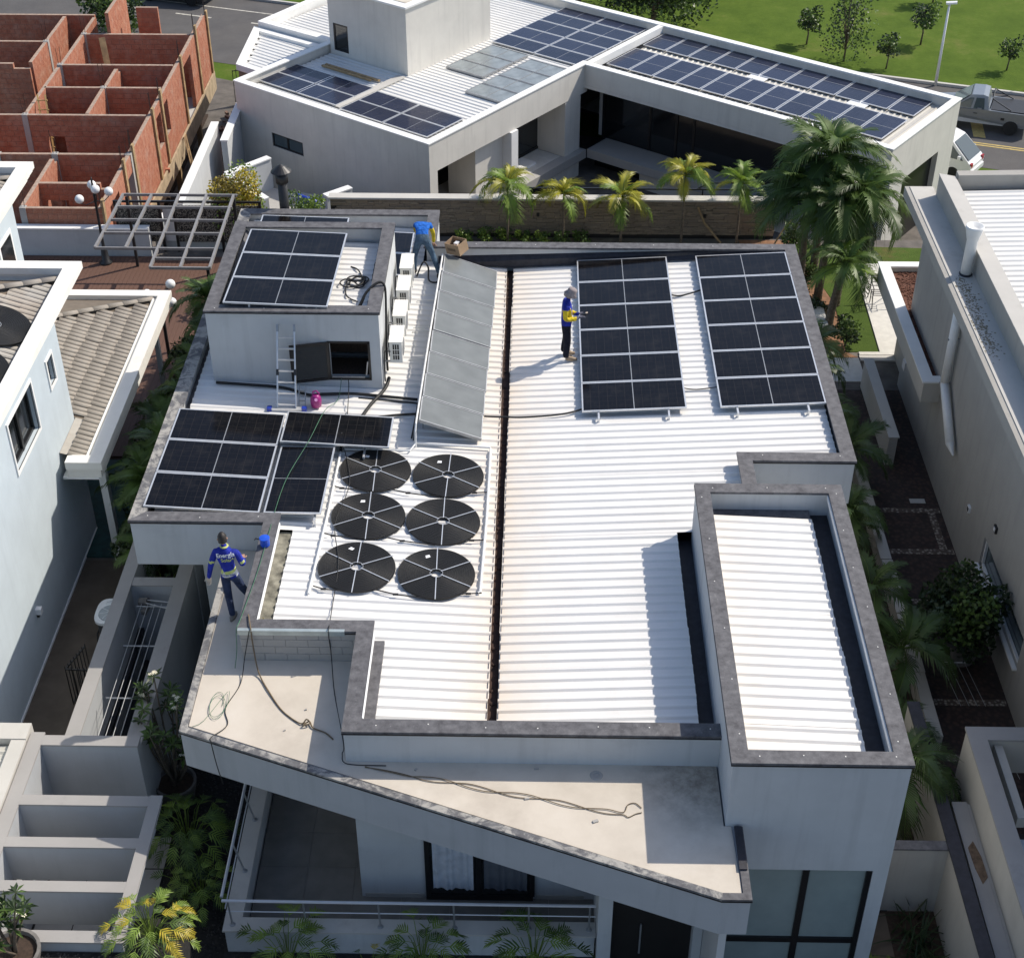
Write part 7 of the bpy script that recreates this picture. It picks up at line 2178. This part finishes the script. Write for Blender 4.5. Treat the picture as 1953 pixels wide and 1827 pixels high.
for sy in (-1, 1):
    s = J(-.01, sy * .18, 1.40, .078, sp2); e = J(-.03, sy * .235, 1.13, .066, s); w_ = J(.22, sy * .12, 1.08, .05, e); J(.30, sy * .07, 1.11, .038, w_)
def mf(c):
    z = c.z - Z0; x = c.x - X0; y = abs(c.y - Y0)
    if z < .92: return 1
    if y > .155 and 1.06 < z < 1.36 or (z < 1.2 and y > .09 and x > .13): return 2 if x < .235 else 3
    return 0
bm1 = skin_mesh('body', V, E_, RR, pel, mf, [M['shirt'], M['trousers_k'], M['yel'], M['glove_d'], M['skin']])
put('body', bm1, T)
head(T, (X0 + .09, Y0, Z0 + 1.66), pi / 2, .42, False, True)
hb = B(); chain_hand(hb, (X0 + .30, Y0 - .085, Z0 + 1.115), (1, .25, .15), (0, 0, 1), 1, 1.0, .8); chain_hand(hb, (X0 + .30, Y0 + .085, Z0 + 1.115), (1, -.25, .15), (0, 0, 1), -1, 1.0, .8); hb.ob('hands', M['glove_d'], T)
shoe(T, (X0 + .08, Y0 - .13, Z0), pi / 2, M['boot']); shoe(T, (X0 + .03, Y0 + .14, Z0), pi / 2, M['boot'])
dv = thing('hand_meter', 'small dark meter held by the man in the hat', 'meter', (X0 + .42, Y0, Z0 + 1.13)); B().obox((X0 + .36, Y0 - .02, Z0 + 1.14), (X0 + .50, Y0 + .02, Z0 + 1.17), .08, .03).ob('case', M['black'], dv); B().obox((X0 + .44, Y0, Z0 + 1.175), (X0 + .49, Y0, Z0 + 1.185), .06, .006).ob('display', M['glove'], dv)

# --- man seen from behind on the cream canopy; faces +y
X1, Y1, Z1 = -6.55, -13.1, 4.17
T = thing('person', 'person with short dark hair and royal blue lettered shirt walking along the canopy', 'person', (X1, Y1, Z1))
V = []; E_ = []; RR = []
bs = (X1, Y1, Z1)
pel = J(0, 0, .98, (.135, .105), None, bs); sp1 = J(-.01, .0, 1.16, (.14, .105), pel, bs); sp2 = J(-.02, .01, 1.36, (.17, .12), sp1, bs); nk = J(-.035, .03, 1.55, (.07, .07), sp2, bs); J(-.05, .04, 1.63, .055, nk, bs)
h = J(-.09, 0, .9, .10, pel, bs); k = J(-.075, -.02, .5, .078, h, bs); a = J(-.02, -.14, .13, .062, k, bs); J(-.02, -.15, .06, .06, a, bs)
h = J(.09, 0, .9, .10, pel, bs); k = J(.17, .12, .52, .078, h, bs); a = J(.27, .30, .13, .06, k, bs); J(.28, .33, .06, .058, a, bs)
s = J(-.21, .01, 1.46, .072, sp2, bs); e = J(-.31, -.02, 1.18, .06, s, bs); w_ = J(-.37, -.03, .93, .045, e, bs); J(-.385, -.03, .86, .038, w_, bs)
s = J(.18, .01, 1.46, .072, sp2, bs); e = J(.27, -.02, 1.2, .06, s, bs); w_ = J(.24, .2, 1.1, .045, e, bs); J(.22, .27, 1.1, .038, w_, bs)
def mf(c):
    z = c.z - Z1; x = c.x - X1
    if z < .93 and abs(x) < .34 and not (x < -.28): return 1
    if abs(x) < .19 and 1.03 < z < 1.10: return 2
    if abs(x) < .19 and .96 < z < 1.03: return 3
    if abs(x) > .235 and 1.24 < z < 1.29: return 2
    return 0
bm2 = skin_mesh('body', V, E_, RR, pel, mf, [M['shirt'], M['jean'], M['lime'], M['pale_cloth']])
put('body', bm2, T)
head(T, (X1 - .055, Y1 + .05, Z1 + 1.735), pi + .25, .18, True)
B().lathe([(.075, 0), (.082, .012), (.07, .025)], (X1 - .035, Y1 + .03, Z1 + 1.57), 14).ob('collar', M['lime'], T)
hb = B(); chain_hand(hb, (X1 - .385, Y1 - .03, Z1 + .88), (-.08, .02, -1), (0, 1, 0), 1, 1.05, .5); hb.ob('hand', M['glove'], T)
hb = B(); chain_hand(hb, (X1 + .22, Y1 + .26, Z1 + 1.1), (-.2, 1, .1), (0, 0, 1), -1, 1.0, .7); hb.ob('hand', M['skin'], T)
shoe(T, (X1 - .02, Y1 - .19, Z1 + .005), pi - .25, M['shoe_g']); shoe(T, (X1 + .28, Y1 + .28, Z1 + .005), pi - .3, M['shoe_g'])
text_on(T, 'Energia', bm2, .115, (X1 - .01, Y1, Z1 + 1.43), (0, -1, .25), M['white'], 'lettering', tilt=.12)
text_on(T, 'Solar!', bm2, .10, (X1 + .02, Y1, Z1 + 1.335), (0, -1, .2), M['lime'], 'lettering', tilt=.12)
text_on(T, 'Energia Solar', bm2, .05, (X1 + .0, Y1, Z1 + .995), (0, -1, .1), M['shirt'], 'lettering', tilt=.05)

# --- worker bending over the rear recess, back to the camera
X2, Y2 = -3.85, -.35; Z2 = zr(X2) + .04
T = thing('person', 'person in bright blue shirt and jeans bending over behind the tower', 'person', (X2, Y2, Z2))
V = []; E_ = []; RR = []
bs = (X2, Y2, Z2)
pel = J(0, 0, .92, (.15, .12), None, bs); sp1 = J(-.02, .18, 1.04, (.15, .11), pel, bs); sp2 = J(-.04, .42, 1.08, (.17, .12), sp1, bs); nk = J(-.05, .60, 1.0, (.07, .07), sp2, bs); J(-.05, .66, .94, .055, nk, bs)
h = J(-.1, -.02, .84, .105, pel, bs); k = J(-.2, .0, .47, .08, h, bs); a = J(-.22, -.08, .13, .062, k, bs); J(-.22, -.09, .06, .06, a, bs)
h = J(.1, -.02, .84, .105, pel, bs); k = J(.25, -.05, .48, .08, h, bs); a = J(.40, -.28, .13, .062, k, bs); J(.41, -.30, .06, .06, a, bs)
s = J(-.2, .46, 1.05, .07, sp2, bs); e = J(-.22, .62, .82, .056, s, bs); w_ = J(-.12, .72, .58, .042, e, bs)
s = J(.16, .46, 1.05, .07, sp2, bs); e = J(.24, .5, .78, .056, s, bs); w_ = J(.24, .52, .52, .042, e, bs)
def mf(c):
    z = c.z - Z2; x = c.x - X2; y = c.y - Y2
    if y > .35 and z < .96 and x > .12: return 2
    if y > .35 and z < .96 and x < -.17: return 2
    if y > .06 + (.93 - z) * .3 and z > .78: return 0
    return 1
bm3 = skin_mesh('body', V, E_, RR, pel, mf, [M['shirt_l'], M['jean_l'], M['yel']])
put('body', bm3, T)
head(T, (X2 - .05, Y2 + .72, Z2 + .88), pi, -1.0, True)
hb = B(); chain_hand(hb, (X2 - .12, Y2 + .73, Z2 + .56), (.1, .2, -1), (0, 1, 0), 1, 1.0, .7); chain_hand(hb, (X2 + .24, Y2 + .52, Z2 + .5), (0, .1, -1), (0, 1, 0), -1, 1.0, .7); hb.ob('hands', M['skin'], T)
shoe(T, (X2 - .22, Y2 - .10, Z2), pi - .1, M['shoe_k'], .29); shoe(T, (X2 + .41, Y2 - .32, Z2), pi - .5, M['shoe_k'], .29)


# ---------------------------------------------------------------- street: pickup, van, lamp, sign
def extr(b, prof, w0, w1, m=0, inset=0.0):
    """side profile (x, z) extruded across y"""
    n = len(prof)
    vs = [(x, w0, z) for x, z in prof] + [(x, w1, z) for x, z in prof]
    b.add(vs, [tuple(range(n)), tuple(range(2 * n - 1, n - 1, -1))] + [(i, n + i, n + (i + 1) % n, (i + 1) % n) for i in range(n)], m)


def wheel(t, x, y, r=.31, w=.2):
    b = B(); pf = [(r * .6, -w / 2), (r * .95, -w / 2), (r, -w * .3), (r, w * .3), (r * .95, w / 2), (r * .6, w / 2)]
    b.lathe(pf, (0, 0, 0), 20); b.v = [(x + p[0], y + p[2], r + p[1]) for p in b.v]; wo = b.ob('wheel', M['tyre'], t)
    c = B(); c.lathe([(.02, -w * .42), (r * .6, -w * .5), (r * .62, w * .5), (.02, w * .42)], (0, 0, 0), 18); c.v = [(x + p[0], y + p[2], r + p[1]) for p in c.v]
    o = c.ob('rim', M['rim'], wo)


def tapered(b, prof, wz, m=0):
    """side profile with a half width per point"""
    n = len(prof); vs = [(x, -w_, z) for (x, z), w_ in zip(prof, wz)] + [(x, w_, z) for (x, z), w_ in zip(prof, wz)]
    b.add(vs, [tuple(range(n)), tuple(range(2 * n - 1, n - 1, -1))] + [(i, n + i, n + (i + 1) % n, (i + 1) % n) for i in range(n)], m)


ra = atan2(rd.y, rd.x)
pu = thing('pickup_truck', 'silver pickup with a dark load bed parked on the far side of the street', 'pickup', (17.7, 26.75, -2.985), rz=ra, world=False)
# front towards -x
b = B(); tapered(b, [(-2.2, .35), (2.2, .35), (2.22, .95), (.35, .98), (-.95, .95), (-2.05, .82), (-2.25, .6)], [.78, .78, .82, .84, .84, .8, .72]); b.ob('body', M['car_silver'], pu)
b = B(); tapered(b, [(-1.05, .951), (.42, .981), (.30, 1.48), (.1, 1.53), (-.35, 1.5)], [.80, .80, .62, .6, .62]); b.ob('cab', M['car_silver'], pu)
b = B(); b.add([(-.98, -.835, 1.0), (-.32, -.835, 1.0), (-.25, -.70, 1.4), (-.42, -.71, 1.38)], [(0, 1, 2, 3)]); b.add([(-.22, -.835, 1.0), (.22, -.83, 1.0), (.16, -.69, 1.42), (-.16, -.70, 1.41)], [(0, 1, 2, 3)]); b.ob('side_window', M['car_glass'], pu)
b = B(); b.add([(-1.06, -.7, .985), (-1.06, .7, .985), (-.40, .58, 1.47), (-.40, -.58, 1.47)], [(0, 1, 2, 3)][::1]); b.v = [(p[0] - .02, p[1], p[2] + .012) for p in b.v]; b.ob('windscreen', M['car_glass'], pu)
B().box(.5, -.72, .955, 2.12, .72, 1.0).ob('bed_cover', M['dark_metal'], pu)
b = B(); b.tube([(.45, -.68, 1.0), (.5, -.6, 1.42), (.5, .6, 1.42), (.45, .68, 1.0)], .025, 6); b.tube([(.5, -.6, 1.4), (1.3, -.68, 1.02)], .022, 6); b.tube([(.5, .6, 1.4), (1.3, .68, 1.02)], .022, 6); b.ob('roll_bar', M['dark_metal'], pu)
for x in (-1.42, 1.4):
    for y in (-.74, .74): wheel(pu, x, y)
B().box(-.05, -.90, .98, .12, -.845, 1.06).ob('door_mirror', M['car_silver'], pu)
B().box(-.18, -.848, .78, -.02, -.843, .81).ob('door_handle', M['dark_metal'], pu)
B().box(2.16, -.80, .6, 2.235, -.68, .85).ob('tail_lamp', M['red_l'], pu); B().box(.95, -.832, .62, 1.1, -.825, .72).ob('fuel_flap', M['dark_metal'], pu)
vp_ = Vector((15.5, 22.9))
vn = thing('white_van', 'white van half hidden behind the end of the solar wing', 'van', (14.85, 22.45, -2.985), rz=-.62, world=False)
vn.scale = (.88, .88, .88)
b = B(); tapered(b, [(-2.1, .3), (2.1, .3), (2.15, .8), (1.95, 1.0), (1.1, 1.72), (.7, 1.82), (-1.9, 1.8), (-2.1, 1.2)], [.78, .76, .76, .74, .66, .66, .68, .78]); b.ob('body', M['car_white'], vn)
b = B(); b.add([(1.96, -.66, 1.03), (1.96, .66, 1.03), (1.14, .58, 1.70), (1.14, -.58, 1.70)], [(0, 1, 2, 3)]); b.v = [(p[0] + .015, p[1], p[2] + .012) for p in b.v]; b.ob('windscreen', M['car_glass'], vn)
for sy in (-1, 1):
    b = B(); b.add([(1.75, sy * .775, 1.0), (.6, sy * .785, 1.02), (.6, sy * .70, 1.6), (1.1, sy * .695, 1.58)], [(0, 1, 2, 3)]); b.ob('side_window', M['car_glass'], vn)
    B().box(2.06, sy * .62 - .1, .72, 2.15, sy * .62 + .1, .92).ob('lamp', M['red_l'], vn)
    for x in (-1.3, 1.35): wheel(vn, x, sy * .68)
    B().box(1.5, sy * .82 - .06, 1.02, 1.62, sy * .82 + .06, 1.2).ob('mirror', M['car_white'], vn)
B().box(2.1, -.7, .38, 2.2, .7, .58).ob('bumper', M['car_white'], vn)
sl_ = thing('street_lamp', 'white steel street lamp post on the park edge', 'street lamp', (16.85, 31.0, -3))
B().cyl((16.85, 31.0, -3), (16.85, 31.0, .72), .07, .045, n=10).ob('post', M['white'], sl_, True); B().obox((16.7, 31.0, .74), (17.15, 30.9, .80), .2, .08).ob('lamp_head', M['white'], sl_); B().box(16.8, 30.93, .62, 16.9, 31.07, .78).ob('joint', M['alu'], sl_)
sg = thing('road_sign', 'yellow diamond road sign on a thin post at the right edge', 'road sign', (20.9, 30.6, -3))
B().cyl((20.9, 30.6, -3), (20.9, 30.6, -1.3), .03, n=6).ob('post', M['dark_metal'], sg)
b = B(); b.add([(20.9, 30.56, -1.75), (21.2, 30.56, -1.45), (20.9, 30.56, -1.15), (20.6, 30.56, -1.45), (20.9, 30.58, -1.75), (21.2, 30.58, -1.45), (20.9, 30.58, -1.15), (20.6, 30.58, -1.45)], [(0, 1, 2, 3), (7, 6, 5, 4), (0, 4, 5, 1), (1, 5, 6, 2), (2, 6, 7, 3), (3, 7, 4, 0)]); b.ob('plate', M['yellow_p'], sg)
b = B(); b.tube([(20.82, 30.55, -1.5), (20.9, 30.55, -1.4), (20.9, 30.55, -1.3)], .02, 5); b.ob('mark', M['ink'], sg)
cr = thing('dark_car', 'dark car at the top edge on the street behind the brick shell', 'car', rdp(43.0, 1.1, -2.985), rz=ra, world=False)
b = B(); tapered(b, [(-2, .3), (2, .3), (2.05, .8), (1.1, .95), (-1.0, .95), (-2.0, .8)], [.76] * 6); b.ob('body', M['dark_metal'], cr)
b = B(); tapered(b, [(-1.0, .951), (1.2, .951), (.6, 1.42), (-.5, 1.42)], [.74, .74, .58, .58]); b.ob('cabin', M['car_glass'], cr)
for x in (-1.25, 1.25):
    for y in (-.68, .68): wheel(cr, x, y)

# ---------------------------------------------------------------- tidy
for o in bpy.data.objects:
    if '_w' in o.keys(): del o['_w']
